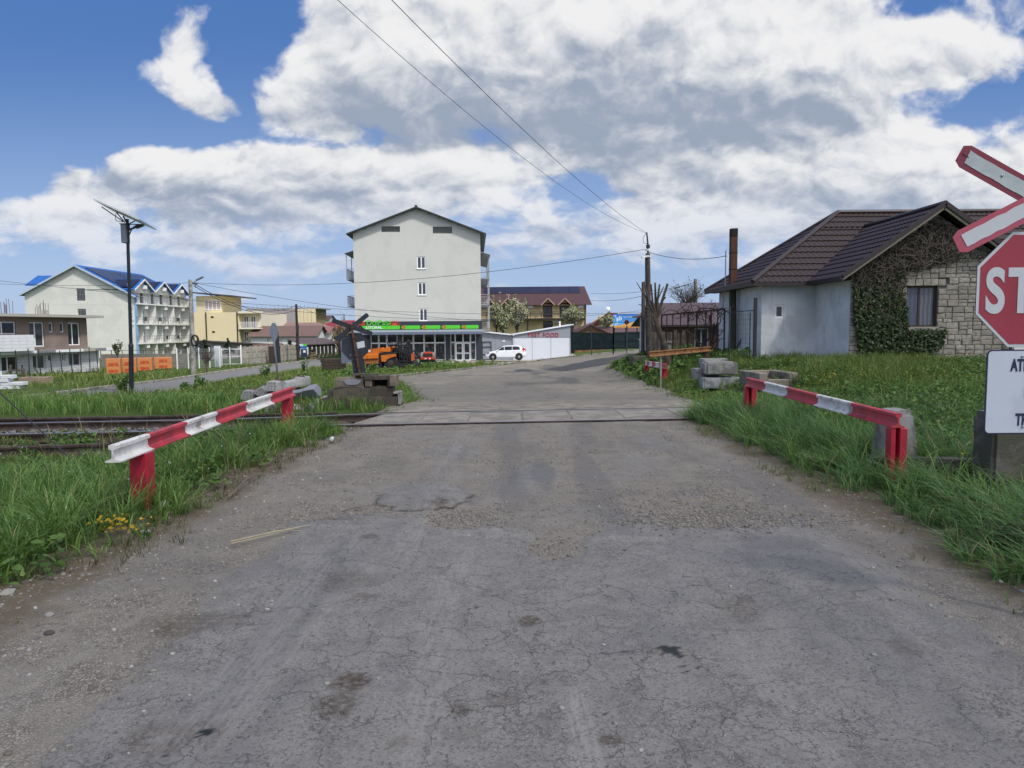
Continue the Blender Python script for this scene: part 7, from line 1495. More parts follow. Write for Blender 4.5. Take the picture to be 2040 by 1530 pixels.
mb = MB(); facade(mb, w, xb1-.4, -3, zs_[0], [Yp.hole(478,629,487,653), Yp.hole(492,629,501,653), Yp.hole(479,660,487,682), Yp.hole(492,660,501,682)], (0,1.6,0), depth=.1); mb.quad((xb1-.4,1.6,-3),(xb1-.4,14,-3),(xb1-.4,14,zs_[0]),(xb1-.4,1.6,zs_[0])); mb.build('balcony_wall', mat('cream_render', (.66,.62,.48), .9, .05), r)
for q_ in ((478,629,487,653),(492,629,501,653),(479,660,487,682),(492,660,501,682)): window(r, *Yp.hole(*q_), WHITE, GLASSB, (0,1.6,0), inset=.07, fw=.1, name='balcony_door')
for i, z in enumerate(zs_):
    mb = MB(); mb.box(w+.01,xb1,-.2,1.59,z-.12,z+.18 if i == 0 else z+.06); bl = mb.build('balcony' if i else 'balcony_roof', mat('cream_slab', (.72,.68,.54), .85, .04), r)
    if i:
        mb = MB(); mb.bar((w+.05,-.17,z+.9),(xb1,-.17,z+.9),.05)
        for q_ in range(26): x = w+.05+(xb1-w-.05)*q_/25; mb.bar((x,-.17,z),(x,-.17,z+.9),.03)
        mb.build('railing', WHITE, bl)
for px in (411,473): u_ = Yp(px,640)[0]; mb = MB(); mb.bar((u_,-.08,-3),(u_,-.08,zt_),.12); mb.build('downpipe', DKW, r)
YQ = 136; a, b = PY(512, 640, YQ), PY(592, 640, YQ); Qp = VP(a, b); r = root('grey_block_building', 'unfinished grey block building with one window and yellow pillars at its right end', 'building', (a.x, YQ, 0)); zt_ = Qp(550,616)[1]; w = Qp(592,640)[0]; w2 = Qp(626,640)[0]
h = [Qp.hole(537,630,544.5,640.5)]; mb = MB(); facade(mb, -2, w, -3, zt_, h, depth=.15); mb.build('wall', mat('grey_mauve_block', (.33,.305,.31), .92, .1, .6), r); window(r, *h[0], WHITE, GLASSB, inset=.1, fw=.1)
mb = MB(); mb.box(-2,w2+1,.3,9,zt_,zt_+.15); mb.build('roof_slab', CONC, r); mb = MB(); mb.box(w,w2,1.6,9,-3,zt_); mb.build('recessed_wall', mat('dark_ochre', (.20,.16,.075), .9, .2, 1), r)
for px in (594,601,609,616,624): u_ = Qp(px,630)[0]; mb = MB(); mb.box(u_-.35,u_+.35,0,.7,-3,zt_); mb.build('pillar', YL2, r)
for i in range(16): x = -1+(w2+1.5)*i/15; mb = MB(); mb.bar((x,.8,zt_+.15),(x,.8,zt_+random.uniform(.5,1.0)),.035); mb.build('starter_bar', RUST, r)
BRT = mat('brown_tile_roof', (.135,.085,.072), .7, .08, 1); HWL = mat('white_house_wall', (.62,.63,.63), .9, .05)
r, p_, w, ez, rz = simple_house('brown_roofed_house', 'long white house with a plain brown roof beyond the grey block fence', 498, 628, 650, 669.5, 103, 6, HWL, BRT, wins=((531,673,537,682),(556,673,561,683)))
YGB = 78.5; r, p_, w, ez, rz = simple_house('white_gable_house', 'small white house with a dull pink roof right of the brown-roofed house', 632, 652, 652, 663, 108, 5, HWL, mat('pink_tile_roof', (.20,.10,.095), .7, .08))
simple_house('mauve_roofed_house', 'house showing a dull mauve roof between brown roof and grey block building', 562, 648, 643.5, 656, 114, 7, HWL, mat('mauve_roof', (.20,.125,.115), .7, .08), hipR=2.5)
simple_house('red_roofed_house', 'orange-walled house with a deep red roof behind the leaning cross sign', 640, 715, 639, 652, 122, 7, mat('orange_wall', (.40,.25,.14), .9, .1), mat('crimson_roof', (.20,.022,.035), .6, .08), hipL=1.5, wins=((658,656,664,668),(676,656,682,668)))
simple_house('dark_roofed_house', 'distant house with a dark brown roof above the red roof', 626, 652, 629, 638, 155, 7, HWL, mat('dark_brown_roof', (.07,.04,.042), .7, .08))
# long grey flat-roofed outbuilding, panel fence, gates along the side road
A_, B_ = PY(421, 690, 86), PY(598, 690, 96); Op = VP(A_, B_); r = root('grey_outbuilding', 'long low grey outbuilding with a flat dark roof edge behind the panel fence', 'shed', (A_.x, A_.y, 0), math.atan2(Op.u.y, Op.u.x)); w = Op(598,690)[0]; z0, z1 = Op(421,679)[1], Op(598,689)[1]
mb = MB(); mb.prism([(0,0,-2.5),(w,0,-2.5),(w,0,z1-.1),(0,0,z0-.1)],(0,4,0)); mb.build('wall', mat('mauve_grey_render', (.27,.26,.27), .9, .1, .8), r); mb = MB(); mb.prism([(-.4,-.5,z0-.09),(w+.3,-.5,z1-.09),(w+.3,-.5,z1+.05),(-.4,-.5,z0+.05)],(0,5,0)); mb.build('roof', mat('pale_dark_edge', (.10,.10,.11), .8, .1), r)
u0_, u1_ = Op(492,690)[0], Op(560,690)[0]; zq = Op(520,689)[1]; zq2 = Op(520,697)[1]; mb = MB(); mb.prism([(u0_,-1.2,zq2),(u1_+.6,-1.2,zq2+.1),(u1_-.3,-.6,zq+.25),(u0_+.4,-.6,zq+.15)],(0,0,.06)); mb.build('lean_to_roof', mat('maroon_sheet', (.10,.05,.05), .7, .1), r)
PF = mat('panel_fence_concrete', (.36,.34,.30), .92, .12, 2, (.27,.255,.225), .4, 1.5)
A_, B_ = G(478, 730), G(592, 716.5); d = B_-A_; r = root('panel_fence', 'grey concrete panel fence with moulded squares along the far side of the side road', 'fence', A_, math.atan2(d.y, d.x)); ln = math.hypot(d.x, d.y); n = 12; hh_ = 1.75
for i in range(n):
    x0, x1 = ln*i/n, ln*(i+1)/n; z = d.z*i/n; mb = MB(); mb.box(x0+.07,x1-.07,0,.06,z-.3,z+hh_)
    for rr_ in range(3):
        for cc__ in range(2): xx0 = x0+.15+(x1-x0-.3)*cc__/2; mb.box(xx0+.05,xx0+(x1-x0-.3)/2-.05,-.03,0,z+.08+rr_*hh_/3,z+(rr_+1)*hh_/3-.1)
    mb.build('panel', PF, r); mb = MB(); mb.box(x0-.07,x0+.07,-.04,.1,z-.3,z+hh_+.08); mb.build('post', PF, r)
A_, B_ = G(203, 735), G(476, 731); A_ = Vector((PY(352,700,60).x,60,zf(-24,60))); B_ = G(478,730); d = B_-A_; r = root('wire_fence', 'thin wire fence with pale posts between brick pallets and the white gate', 'fence', A_, 0)
for i in range(7): b_ = d*(i/6); mb = MB(); mb.bar((b_.x,b_.y,-.3),(b_.x,b_.y,b_.z+1.8),.07); mb.build('post', WHITE, r)
mb = MB()
for i in range(70): b_ = d*(i/69); mb.bar((b_.x,b_.y,b_.z),(b_.x,b_.y,b_.z+1.7),.014)
for j in range(8): mb.bar((0,0,.1+.22*j),(d.x,d.y,d.z+.1+.22*j),.014)
mb.build('wire', STEEL, r)
a, b = PY(200, 716, 64), PY(372, 716, 64); r = root('block_wall', 'old grey block boundary wall behind the orange brick pallets', 'wall', (a.x, 64, 0)); z0 = PY(290, 705, 64).z; mb = MB(); mb.box(0,b.x-a.x,0,.25,-2.6,z0); mb.build('wall', mat('old_block', (.23,.215,.19), .95, .2, 1.5, (.16,.15,.13), .5, 1.5), r)
mb = MB()
for i in range(9): x = (b.x-a.x)*i/8; mb.bar((x,.1,z0),(x,.1,z0+.35),.05)
mb.bar((0,.1,z0+.33),(b.x-a.x,.1,z0+.33),.04); mb.build('top_rail', RUST, r)
p = G(447, 731); r = root('white_gate', 'white tubular gate with a solid panel, left of the concrete panel fence', 'gate', p, .35); mb = MB(); mb.box(-.8,-.25,0,.05,.0,1.9); mb.build('solid_panel', mat('pale_blue_white', (.50,.55,.60), .6, .05), r)
mb = MB()
for x in (-.2,1.45): mb.bar((x,0,-.2),(x,0,1.95 if x > 0 else 1.7),.1)
for z in (.25,.95,1.6): mb.bar((-.2,0,z),(1.45,0,z),.05)
mb.build('frame', WHITE, r)
p = G(548, 724); r = root('black_gate', 'tall black sheet gate leaf in the panel fence behind the edge-on sign', 'gate', p, .3); mb = MB(); mb.box(-.6,.55,-.12,-.08,-.1,1.75); mb.build('leaf', mat('maroon_gate', (.035,.02,.02), .7, .1), r); mb = MB(); mb.prism([(-.05,-.2,-.1),(.6,-.2,-.1),(.42,-.2,3.2),(.12,-.2,3.2)],(0,.05,0)); mb.build('tall_sheet', mat('navy_black_sheet', (.012,.015,.022), .6, .1), r)
# roofed timber colonnade
A_, B_ = PY(597, 712, 82), PY(667, 709, 96); d = Vector((B_.x-A_.x, B_.y-A_.y, 0)); Cp = VP(A_, B_); r = root('timber_colonnade', 'row of pale timber posts under a long brown tiled canopy beyond the fence', 'pergola', (A_.x, A_.y, 0), math.atan2(d.y, d.x)); w = d.length; z0, z1 = Cp(600,688)[1], Cp(662,686)[1]
POSTW = mat('pale_timber', (.36,.30,.22), .85, .2, 3)
for f in np.linspace(.30, 1, 7): mb = MB(); x = float(w*f); mb.box(x-.16,x+.16,0,.3,-2.4,z0+(z1-z0)*f); mb.build('post', POSTW, r)
mb = MB(); mb.prism([(-.4,-.6,z0),(w+.4,-.6,z1),(w+.4,1.4,z1+.75),(-.4,1.4,z0+.75)],(0,0,.1)); mb.build('canopy_roof', mat('mauve_tile', (.10,.07,.075), .7, .12, 3), r); mb = MB(); mb.bar((0,0,z0-.1),(w,0,z1-.1),.2); mb.build('beam', DKW, r)
x0, x1 = Cp(617,700)[0], Cp(627,700)[0]; mb = MB(); mb.box(x0,x1,-.1,.0,-2.3,z0-.6)
for q_ in range(4): mb.box(x0-.1,x1+.1,-.15,-.1,-1.9+q_*.35,-1.75+q_*.35)
mb.build('lattice_gate', mat('carved_timber', (.33,.25,.18), .85, .25, 4), r)
p = G(605, 735); YI = 50; a, b = PY(598, 704, YI), PY(611, 685, YI); r = root('info_sign', 'small blue, green and white sign board on a thin post beside the side road', 'sign', ((a.x+b.x)/2, YI, 0)); hw_ = (b.x-a.x)/2; zm_ = (a.z+b.z)/2
mb = MB(); mb.box(-hw_,hw_,0,.03,zm_,b.z); bo = mb.build('upper_board', mat('sign_blue', (.02,.13,.42), .5, .04), r); mb = MB(); mb.box(0,hw_,-.01,-.001,zm_+(b.z-zm_)*.5,b.z); mb.build('green_field', GREEN, bo); mb = MB(); mb.box(-hw_,-.01,-.01,-.001,zm_+(b.z-zm_)*.5,b.z); mb.build('white_field', mat('pale_cyan', (.50,.62,.68), .5, .03), bo)
mb = MB(); mb.box(-hw_*.8,hw_,0,.03,a.z-.25,zm_-.03); lo_ = mb.build('lower_board', NAVY, r); mb = MB(); mb.box(-.02,hw_*.6,-.01,-.001,a.z+.05,zm_-.12); mb.build('white_notice', WHITE, lo_); mb = MB(); mb.tube([(.1,.05,-2),(.1,.05,b.z)], .03, 8); mb.build('post', STEEL, r)
# ------------------------------------------------------------------ grass: every blade a curved strip
GRASS = leafmat('grass_blade', (.062,.148,.034), (.205,.335,.085), (.40,.34,.17), .38, .5)
GRASSB = leafmat('grass_blade_bluish', (.050,.135,.048), (.180,.320,.108), (.40,.34,.18), .38, .42)
GRASSY = leafmat('grass_blade_yellowish', (.075,.130,.030), (.180,.240,.062), (.36,.30,.14), .35, .55)
def blades(name, cx, cy, h, per, m, wid=.006, spread=.06, lean=.55, seed=1, wind=(0,0), z0=None, label=None):
    R = np.random.default_rng(seed); n = len(cx); N = n*per
    ci = np.repeat(np.arange(n), per); a = R.uniform(0, 2*PI, N); r = np.sqrt(R.uniform(0, 1, N))*spread*np.repeat(R.uniform(.6,1.4,n), per)
    bx, by = cx[ci]+r*np.cos(a), cy[ci]+r*np.sin(a); bz = zt(bx, by)-.02 if z0 is None else np.full(N, z0)
    ca = R.uniform(0, 2*PI, n)[ci]; hd = np.where(R.uniform(0,1,N) < .5, a, ca)+R.normal(0, .7, N)
    dx, dy = np.cos(hd)+wind[0], np.sin(hd)+wind[1]
    H = h[ci]*R.uniform(.45, 1.15, N)*np.repeat(R.uniform(.75,1.2,n), per); ln = lean*R.uniform(.25, 1.5, N)*H
    w = wid*R.uniform(.6, 1.35, N); px, py = -np.sin(hd+R.normal(0,.6,N)), np.cos(hd+R.normal(0,.6,N))
    L = []
    for t_, ww in ((0,1.0),(.38,.95),(.72,.65),(1.0,0)):
        X = bx+dx*ln*t_**1.9; Y = by+dy*ln*t_**1.9; Z = bz+H*(t_-.30*np.clip(ln/H,0,1.3)*t_**2.4)
        if ww: L += [np.stack([X-px*w*ww/2, Y-py*w*ww/2, Z], -1), np.stack([X+px*w*ww/2, Y+py*w*ww/2, Z], -1)]
        else: L += [np.stack([X, Y, Z], -1)]
    V = np.stack(L, 1).reshape(-1, 3); b = np.arange(N)[:,None]*7
    Fq = np.concatenate([b+np.array([[0,1,3,2]]), b+np.array([[2,3,5,4]])]); Ft = b+np.array([[4,5,6]])
    tint = np.repeat(np.clip(np.repeat(R.uniform(0,1,n)**1.3, per)*.62+R.uniform(0,.30,N)+.5*(R.uniform(0,1,N) < .07), 0, 1), 7)
    o = npmesh(name, V, [Fq, Ft], m, None, {'tint': tint}); o['kind'] = 'stuff'; return o
R = np.random.default_rng(99)
def scatter(x0, x1, y0, y1, dens, fn):
    n = int((x1-x0)*(y1-y0)*dens); x = R.uniform(x0, x1, n); y = R.uniform(y0, y1, n); k = fn(x, y); s = R.uniform(0, 1, n) < k; return x[s], y[s]
KP = [(p.x, p.y) for p in KERB]
def onroad(X, Y, grow=0.0): return poly_mask(X, Y, ROADPOLY) | poly_mask(X, Y, SIDEPOLY)
eL = lambda y: -2.93+.42*ss(8.5,12,y)+.10*np.sin(y*1.3)+.22*(fbm(y*1.1, y*0, 3, 12)-.5)*2+.10*np.clip(7-y,0,3)*0
eR = lambda y: 3.18-.22*ss(6,3.5,y)+.25*(fbm(y*.9, y*0+4, 3, 15)-.5)*2
def clear(x, y):
    k = np.ones(len(x), bool)
    for (px, py, rx, ry) in ((1553,785,.85,1.6),(1435,785,.8,1.2),(1868,950,.75,.55),(1780,935,.5,.6),(2010,990,.5,.6)):
        c = G(px, py); k &= ((x-c.x)/rx)**2+((y-c.y)/ry)**2 > 1
    return x[k], y[k]
def offkerb(x, y, d=1.5):
    P = resample([(p.x, p.y) for p in KERB], 200); k = np.array([np.min((P[:,0]-a)**2+(P[:,1]-b)**2) > d*d for a, b in zip(x, y)], bool); return x[k], y[k]
# verge, left of the road
f = lambda x, y: np.clip((eL(y)-x)/.28, 0, 1)*(y < NR(x)-.55-.5*(x < -4.6))*(1-.85*((y > 8.75) & (x < -5.3) & (y < 11.2)))
x, y = scatter(-9.5, -2.7, 2.4, 12.2, 88, lambda x, y: f(x, y)*(.35+.65*(fbm(x*2.2, y*2.2, 3, 7) > .42))); x2, y2 = x, y
hgt = .40*np.clip((eL(y)-x)/.6, .35, 1)*(1-.45*ss(-5.5,-7.5,x))*(.72+.6*fbm(x*1.1, y*1.1, 3, 19))*(1-.45*ss(7.0,8.4,y)*ss(-4.6,-5.6,x))
blades('verge_grass', x, y, hgt, 13, GRASS, .0095, .055, .85, 3, (.18,-.1))
x, y = scatter(-9, -2.75, 2.4, 12.2, 22, lambda x, y: f(x, y)*(fbm(x*.8, y*.8, 3, 8) > .48)); blades('verge_grass', x, y, .40*np.clip((eL(y)-x)/1.0, .35, 1)*(1-.5*ss(7.0,8.4,y)*ss(-4.6,-5.6,x)), 11, GRASSB, .011, .06, .95, 4, (.25,-.1))
# dry short fringe where the verge meets the road, both sides
x, y = scatter(-3.5, -2.5, 2.2, 12.3, 70, lambda x, y: (np.abs(x-eL(y)-.05) < .28)*(fbm(x*3, y*2, 3, 5) > .45)); blades('fringe_grass', x, y, np.full(len(x), .075), 7, leafmat('dry_grass', (.12,.10,.04), (.08,.09,.03), (.2,.16,.08), .2), .006, .08, .9, 6)
x, y = scatter(2.8, 3.7, 2.4, 13, 40, lambda x, y: (np.abs(x-eR(y)+.05) < .25)*(fbm(x*3, y*2, 3, 9) > .5)); blades('fringe_grass', x, y, np.full(len(x), .10), 7, GRASSY, .006, .08, .9, 16)
# verge, right of the road
f = lambda x, y: np.clip((x-eR(y))/.2, 0, 1)*(y < 13.2)
x, y = scatter(3.0, 7.5, 2.6, 13.2, 92, lambda x, y: f(x, y)*(.35+.65*(fbm(x*2.2, y*2.2, 3, 27) > .40))*(1-.55*ss(4.6,5.6,x)*(y > 5))); x, y = clear(x, y); blades('verge_grass', x, y, .42*np.clip((x-eR(y))/.5, .45, 1)*(.75+.55*fbm(x*1.2, y*1.2, 3, 29)), 13, GRASSB, .0095, .055, 1.0, 7, (-.35,-.05))
x, y = scatter(3.1, 8.5, 2.6, 13.2, 20, lambda x, y: f(x, y)*(fbm(x*.9, y*.7, 3, 28) > .5)); blades('verge_grass', x, y, np.full(len(x), .46), 11, GRASS, .011, .065, 1.0, 8, (-.3,-.1))
# beyond the track on the left, up to the side road
insk = lambda x, y: poly_mask(x, y, SKN[:1]+SKN[1:]+[(-2,80),(-2,14.2),(-20.5,14.2)])
f = lambda x, y: insk(x, y)*(~onroad(x, y))*(y > FR(x)+.55)*(x < -2.35)
x, y = scatter(-21, -2.3, 14.2, 26, 34, f); blades('meadow_grass', x, y, .34*(1-.5*ss(16.5,22,y))*np.where(x > -2.9, .5, 1), 9, GRASS, .013, .11, .5, 9)
x, y = scatter(-21, -2.3, 14.2, 26, 9, lambda x, y: f(x, y)*(fbm(x*.6, y*.6, 3, 18) > .5)); blades('meadow_grass', x, y, np.full(len(x), .42), 8, GRASSY, .014, .12, .5, 10)
x, y = scatter(-24, -1.5, 26, 50, 11, f); blades('meadow_grass', x, y, .26*np.ones(len(x)), 9, GRASSY, .024, .2, .6, 11)
kb = lambda x, y: poly_mask(x, y, KP+[(KP[-1][0], 95), (-30, 95), (-30, KP[0][1])])
x, y = scatter(-20, 12, 38, 72, 7, lambda x, y: kb(x, y)*(~onroad(x, y))*(y < 68.5+2*(fbm(x*.4, y*0, 2, 3)-.5))*(1-.6*(x > -1))*(.35+.65*(fbm(x*.35, y*.35, 3, 55) > .42))); x, y = offkerb(x, y, 1.0); blades('meadow_grass', x, y, .30*np.ones(len(x)), 8, GRASSY, .03, .24, .6, 12)
x, y = scatter(3, 24, 66, 74, 4, lambda x, y: kb(x, y)*(~onroad(x, y))*(fbm(x*.5, y*.5, 3, 66) > .47)); blades('meadow_grass', x, y, .28*np.ones(len(x)), 8, GRASSY, .035, .25, .6, 13)
# far side of the side road
SKFP = SKF+[(-60, 75), (-60, 17.5)]
f = lambda x, y: poly_mask(x, y, SKFP)*(.25+.75*(fbm(x*.25, y*.25, 4, 71) > .45))
x, y = scatter(-45, -12, 17.5, 40, 8, f); blades('rough_grass', x, y, (.10+.28*(fbm(x*.2, y*.2, 3, 72) > .5)), 8, GRASSY, .022, .17, .7, 14)
x, y = scatter(-50, -12, 40, 66, 5, f); blades('rough_grass', x, y, .12+.34*(fbm(x*.16, y*.16, 3, 73) > .45), 8, GRASSY, .035, .24, .6, 15)
# right-hand yard
yr = lambda x, y: (y > 13.9+.085*x)*(~onroad(x, y))*(x > 3.6-.0*y)
x, y = scatter(3.3, 22, 13.6, 26.8, 26, lambda x, y: yr(x, y)*((y < 23.8) | (x < 11.3))); x, y = clear(x, y); blades('yard_grass', x, y, .12+.34*ss(.38,.68,fbm(x*.55, y*.55, 3, 81)), 10, GRASSY, .013, .12, .6, 17)
x, y = scatter(3.3, 8.9, 26, 45, 14, yr); blades('yard_grass', x, y, .30*np.ones(len(x)), 9, GRASS, .02, .16, .6, 18)
x, y = scatter(5, 14, 6.5, 15, 22, lambda x, y: (x > 4.6+.0*y)*(fbm(x*.8, y*.8, 3, 85) > .40)); blades('yard_grass', x, y, np.full(len(x), .34), 9, GRASS, .010, .1, .7, 19, (-.2,0))
x, y = scatter(-24, -3.0, 10, 14.4, 12, lambda x, y: (np.abs(y-(NR(x)+FR(x))/2) < .52)*(.3+.7*(fbm(x*.9, y, 3, 88) > .5))); blades('track_grass', x, y, np.full(len(x), .10), 8, GRASSY, .010, .1, .8, 20, z0=-.17)
x, y = scatter(-24, -4.5, 9.2, 12.2, 24, lambda x, y: (y < NR(x)-.15)*(.25+.75*(fbm(x*.8, y*1.2, 3, 89) > .47))); blades('track_grass', x, y, np.full(len(x), .15), 8, GRASSY, .010, .1, .8, 21)
x, y = scatter(3.9, 16, 12.2, 15.2, 34, lambda x, y: x > 3.75+.3*(y-13)); blades('track_grass', x, y, np.full(len(x), .36), 9, GRASS, .010, .1, .7, 22)
x, y = scatter(-8, -2.9, 2.6, 12, 5, lambda x, y: (x < eL(y)-.1)*(fbm(x*1.5, y*1.5, 3, 120) > .5)); x2, y2 = scatter(3.2, 7, 2.8, 13, 4, lambda x, y: x > eR(y)+.1)
x = np.concatenate([x, x2]); y = np.concatenate([y, y2]); blades('dry_stalks', x, y, np.full(len(x), .48), 4, leafmat('dry_stalk', (.20,.16,.08), (.34,.29,.16), None, .2), .006, .07, .5, 23)
def along(P, n, jit):
    Q_ = resample(P, 400); i = R.integers(0, 399, n); return Q_[i,0]+R.normal(0, jit, n), Q_[i,1]+R.normal(0, jit*1.3, n)
x, y = along(RR[:10], 620, .22); k = fbm(x*1.4, y*1.4, 3, 141) > .45; blades('fringe_grass', x[k], y[k], np.full(k.sum(), .16), 8, GRASSY, .013, .11, .9, 24)
x, y = along(RL[:4], 260, .20); k = fbm(x*1.4, y*1.4, 3, 142) > .42; blades('fringe_grass', x[k], y[k], np.full(k.sum(), .15), 8, GRASSY, .012, .10, .9, 25)
x, y = along(KP[3:], 260, .12); k = fbm(x*.6, y*.6, 3, 143) > .5; blades('fringe_grass', x[k], y[k], np.full(k.sum(), .22), 8, GRASSY, .03, .16, .8, 26)
# leafy weeds
WEED = leafmat('weed_leaf', (.045,.110,.026), (.130,.225,.055), (.20,.26,.08), .35, .5); YFL = leafmat('yellow_green_flower', (.20,.25,.025), (.32,.33,.03), None, .3, .6)
def weedpatch(name, x, y, hmax, per, size, m, seed):
    Rr = np.random.default_rng(seed); n = len(x); ci = np.repeat(np.arange(n), per); N = n*per; a = Rr.uniform(0, 2*PI, N); r = np.sqrt(Rr.uniform(0,1,N))*.17*np.repeat(Rr.uniform(.6,1.5,n), per); hh = np.repeat(hmax*Rr.uniform(.5,1.15,n), per)
    z = Rr.uniform(.15, 1, N)*hh*(1-.6*(r/.3)**2); X, Y = x[ci]+r*np.cos(a), y[ci]+r*np.sin(a)
    o = leaves(name, np.stack([X, Y, zt(X, Y)+z], -1), np.stack([np.cos(a)*.6, np.sin(a)*.6, np.ones(N)], -1), size, m, None, seed, elong=1.5); o['kind'] = 'stuff'; return o
x, y = scatter(4.8, 15, 6.5, 14, 13, lambda x, y: (x > 5.0)*(.3+.7*(fbm(x*.7, y*.7, 3, 91) > .42))); x, y = clear(x, y); weedpatch('leafy_weeds', x, y, .40, 44, .052, WEED, 31)
x, y = scatter(4.2, 22, 14, 23.6, 6.5, lambda x, y: yr(x, y)*(fbm(x*.6, y*.6, 3, 92) > .40)); x, y = clear(x, y); weedpatch('leafy_weeds', x, y, .26, 44, .05, WEED, 32)
x, y = scatter(-13, -3, 15.5, 30, 1.7, lambda x, y: insk(x, y)*(~onroad(x, y))*(x < -2.9)*(fbm(x*.5, y*.5, 3, 93) > .48)); weedpatch('leafy_weeds', x, y, .30, 40, .065, WEED, 33)
x, y = scatter(-12, 6, 40, 68, 1.2, lambda x, y: kb(x, y)*(fbm(x*.5, y*.5, 3, 94) > .47)); x, y = offkerb(x, y); weedpatch('leafy_weeds', x, y, .42, 40, .10, WEED, 34)
x, y = scatter(3.9, 9, 26, 42, 3, yr); weedpatch('leafy_weeds', x, y, .4, 30, .12, WEED, 35)
x, y = scatter(-7.5, -2.9, 2.8, 11.5, 2.6, lambda x, y: (x < eL(y)-.05)*(fbm(x*1.1, y*1.1, 3, 121) > .47)); weedpatch('leafy_weeds', x, y, .24, 36, .05, WEED, 37)
x, y = scatter(3.25, 4.4, 3.3, 5.2, 5, lambda x, y: x > 3.4); weedpatch('leafy_weeds', x, y, .28, 30, .09, leafmat('grey_green_leaf', (.05,.085,.04), (.085,.125,.06), None, .3), 36)
for px, py, rx, ry, n in ((1720,757,2.0,.8,26),(1880,765,2.0,.7,20),(1560,790,.8,1.0,7),(1400,820,.4,1.2,5),(1930,940,.4,.4,5)):
    c = G(px, py); x = c.x+R.normal(0, rx*.5, n); y = c.y+R.normal(0, ry*.6, n); weedpatch('spurge_flowers', x, y, .40, 18, .03, YFL, 40+px)
# little white and yellow flowers in the left verge
n = 120; x = R.uniform(-7, -3.1, n); y = R.uniform(3, 9.5, n); k = x < eL(y)-.15; x, y = x[k], y[k]
o = leaves('daisies', np.stack([x, y, zt(x,y)+R.uniform(.10,.30,len(x))], -1), np.tile([[0,-.4,1.0]], (len(x),1)), .017, leafmat('daisy_white', (.55,.56,.54), (.70,.70,.66), None, .2), None, 51, elong=.7); o['kind'] = 'stuff'
c = G(232, 1062); n = 60; o = leaves('yellow_sprig', np.stack([c.x+R.normal(0,.09,n), c.y+R.normal(0,.05,n), c.z+R.uniform(.02,.13,n)], -1), np.tile([[0,-.4,1.0]], (n,1)), .028, leafmat('ochre_petals', (.42,.26,.01), (.5,.34,.02), None, .2), None, 52); tag(o, 'small ochre-yellow sprig of flowers at the road edge of the left verge', 'wild flower')
# ------------------------------------------------------------------ loose stones
def stones_mesh(name, X, Y, Z, sz, m, seed):
    Rr = np.random.default_rng(seed); bm = bmesh.new(); bmesh.ops.create_icosphere(bm, subdivisions=1, radius=1); B0 = np.array([v.co[:] for v in bm.verts]); F0 = np.array([[v.index for v in f.verts] for f in bm.faces]); bm.free()
    n = len(X); s = sz[:,None]*np.stack([Rr.uniform(.7,1.3,n), Rr.uniform(.7,1.3,n), Rr.uniform(.4,.75,n)], -1); a = Rr.uniform(0, 2*PI, n); J = Rr.uniform(.72, 1.2, (n, len(B0), 1))
    V = B0[None]*J*s[:,None]; c, q = np.cos(a)[:,None], np.sin(a)[:,None]; V = np.stack([V[...,0]*c-V[...,1]*q, V[...,0]*q+V[...,1]*c, V[...,2]], -1); V = V+np.stack([X, Y, Z+sz*.10], -1)[:,None]
    Fc = (F0[None]+(np.arange(n)*len(B0))[:,None,None]).reshape(-1, 3); o = npmesh(name, V.reshape(-1,3), Fc, m, None, {'tint': np.repeat(Rr.uniform(0,1,n), len(B0))}); o['kind'] = 'stuff'; return o
def stmat(name, c1, c2):
    m, t, p = base_mat(name); c = t.mix(t.attr('tint'), c1, c2); co = t.n('ShaderNodeTexCoord').outputs['Object']; c = t.mix(t.m('MULTIPLY', t.noise(co, 60, 3), .4), c, [v*.6 for v in c1]); t.put(p.inputs['Base Color'], c); p.inputs['Roughness'].default_value = .9; return m
GRV = stmat('gravel_stone', (.14,.128,.108), (.34,.31,.262)); BAL = stmat('ballast_stone', (.085,.085,.085), (.24,.24,.235))
from math import floor
def zroad(x, y):
    i = np.clip(((x-xs[0])/(xs[1]-xs[0])).astype(int), 0, nx-1); tt = (y-1.15)/(NR(x)-.10-1.15); j = np.clip((np.clip(tt,0,1)**(1/1.35)*(ny-1)).astype(int), 0, ny-1); return GZ[j, i], GG[j, i]
n = 150000; x = R.uniform(-3.2, 3.4, n); y = 2.0+10.0*R.uniform(0,1,n)**1.15; z, g_ = zroad(x, y); nz = fbm(x*2.2, y*2.2, 4, 101)
k = R.uniform(0,1,n) < np.clip(g_-.15, 0, 1)*np.clip((nz-.40)*3.2, .03, 1)*.34; x, y, z = x[k], y[k], z[k]; stones_mesh('gravel', x, y, z, .0055+.011*R.uniform(0,1,len(x))**2.2, GRV, 61)
def heap(px, py, rx, ry, n, s0, s1, seed):
    c = G(px, py); x = c.x+R.normal(0, rx*.5, n); y = c.y+R.normal(0, ry*.5, n); z, g_ = zroad(x, y); stones_mesh('gravel', x, y, z, s0+(s1-s0)*R.uniform(0,1,n)**2, GRV, seed)
heap(1400,1030,.95,.45,1900,.007,.019,62); heap(1390,985,.7,.5,800,.006,.017,65); heap(940,1025,.40,.35,650,.006,.017,63); heap(1120,1085,.28,.28,160,.005,.014,64); heap(640,1020,.8,.5,260,.008,.02,66)
x = np.concatenate([R.uniform(-3.3,-1.4,420), R.uniform(2.2,3.3,160), R.uniform(-1.6,2.6,90)]); y = R.uniform(2.3, 11, len(x)); z, g_ = zroad(x, y); stones_mesh('gravel', x, y, z, .006+.016*R.uniform(0,1,len(x))**3, stmat('pale_pebble', (.22,.21,.19), (.46,.45,.42)), 67)
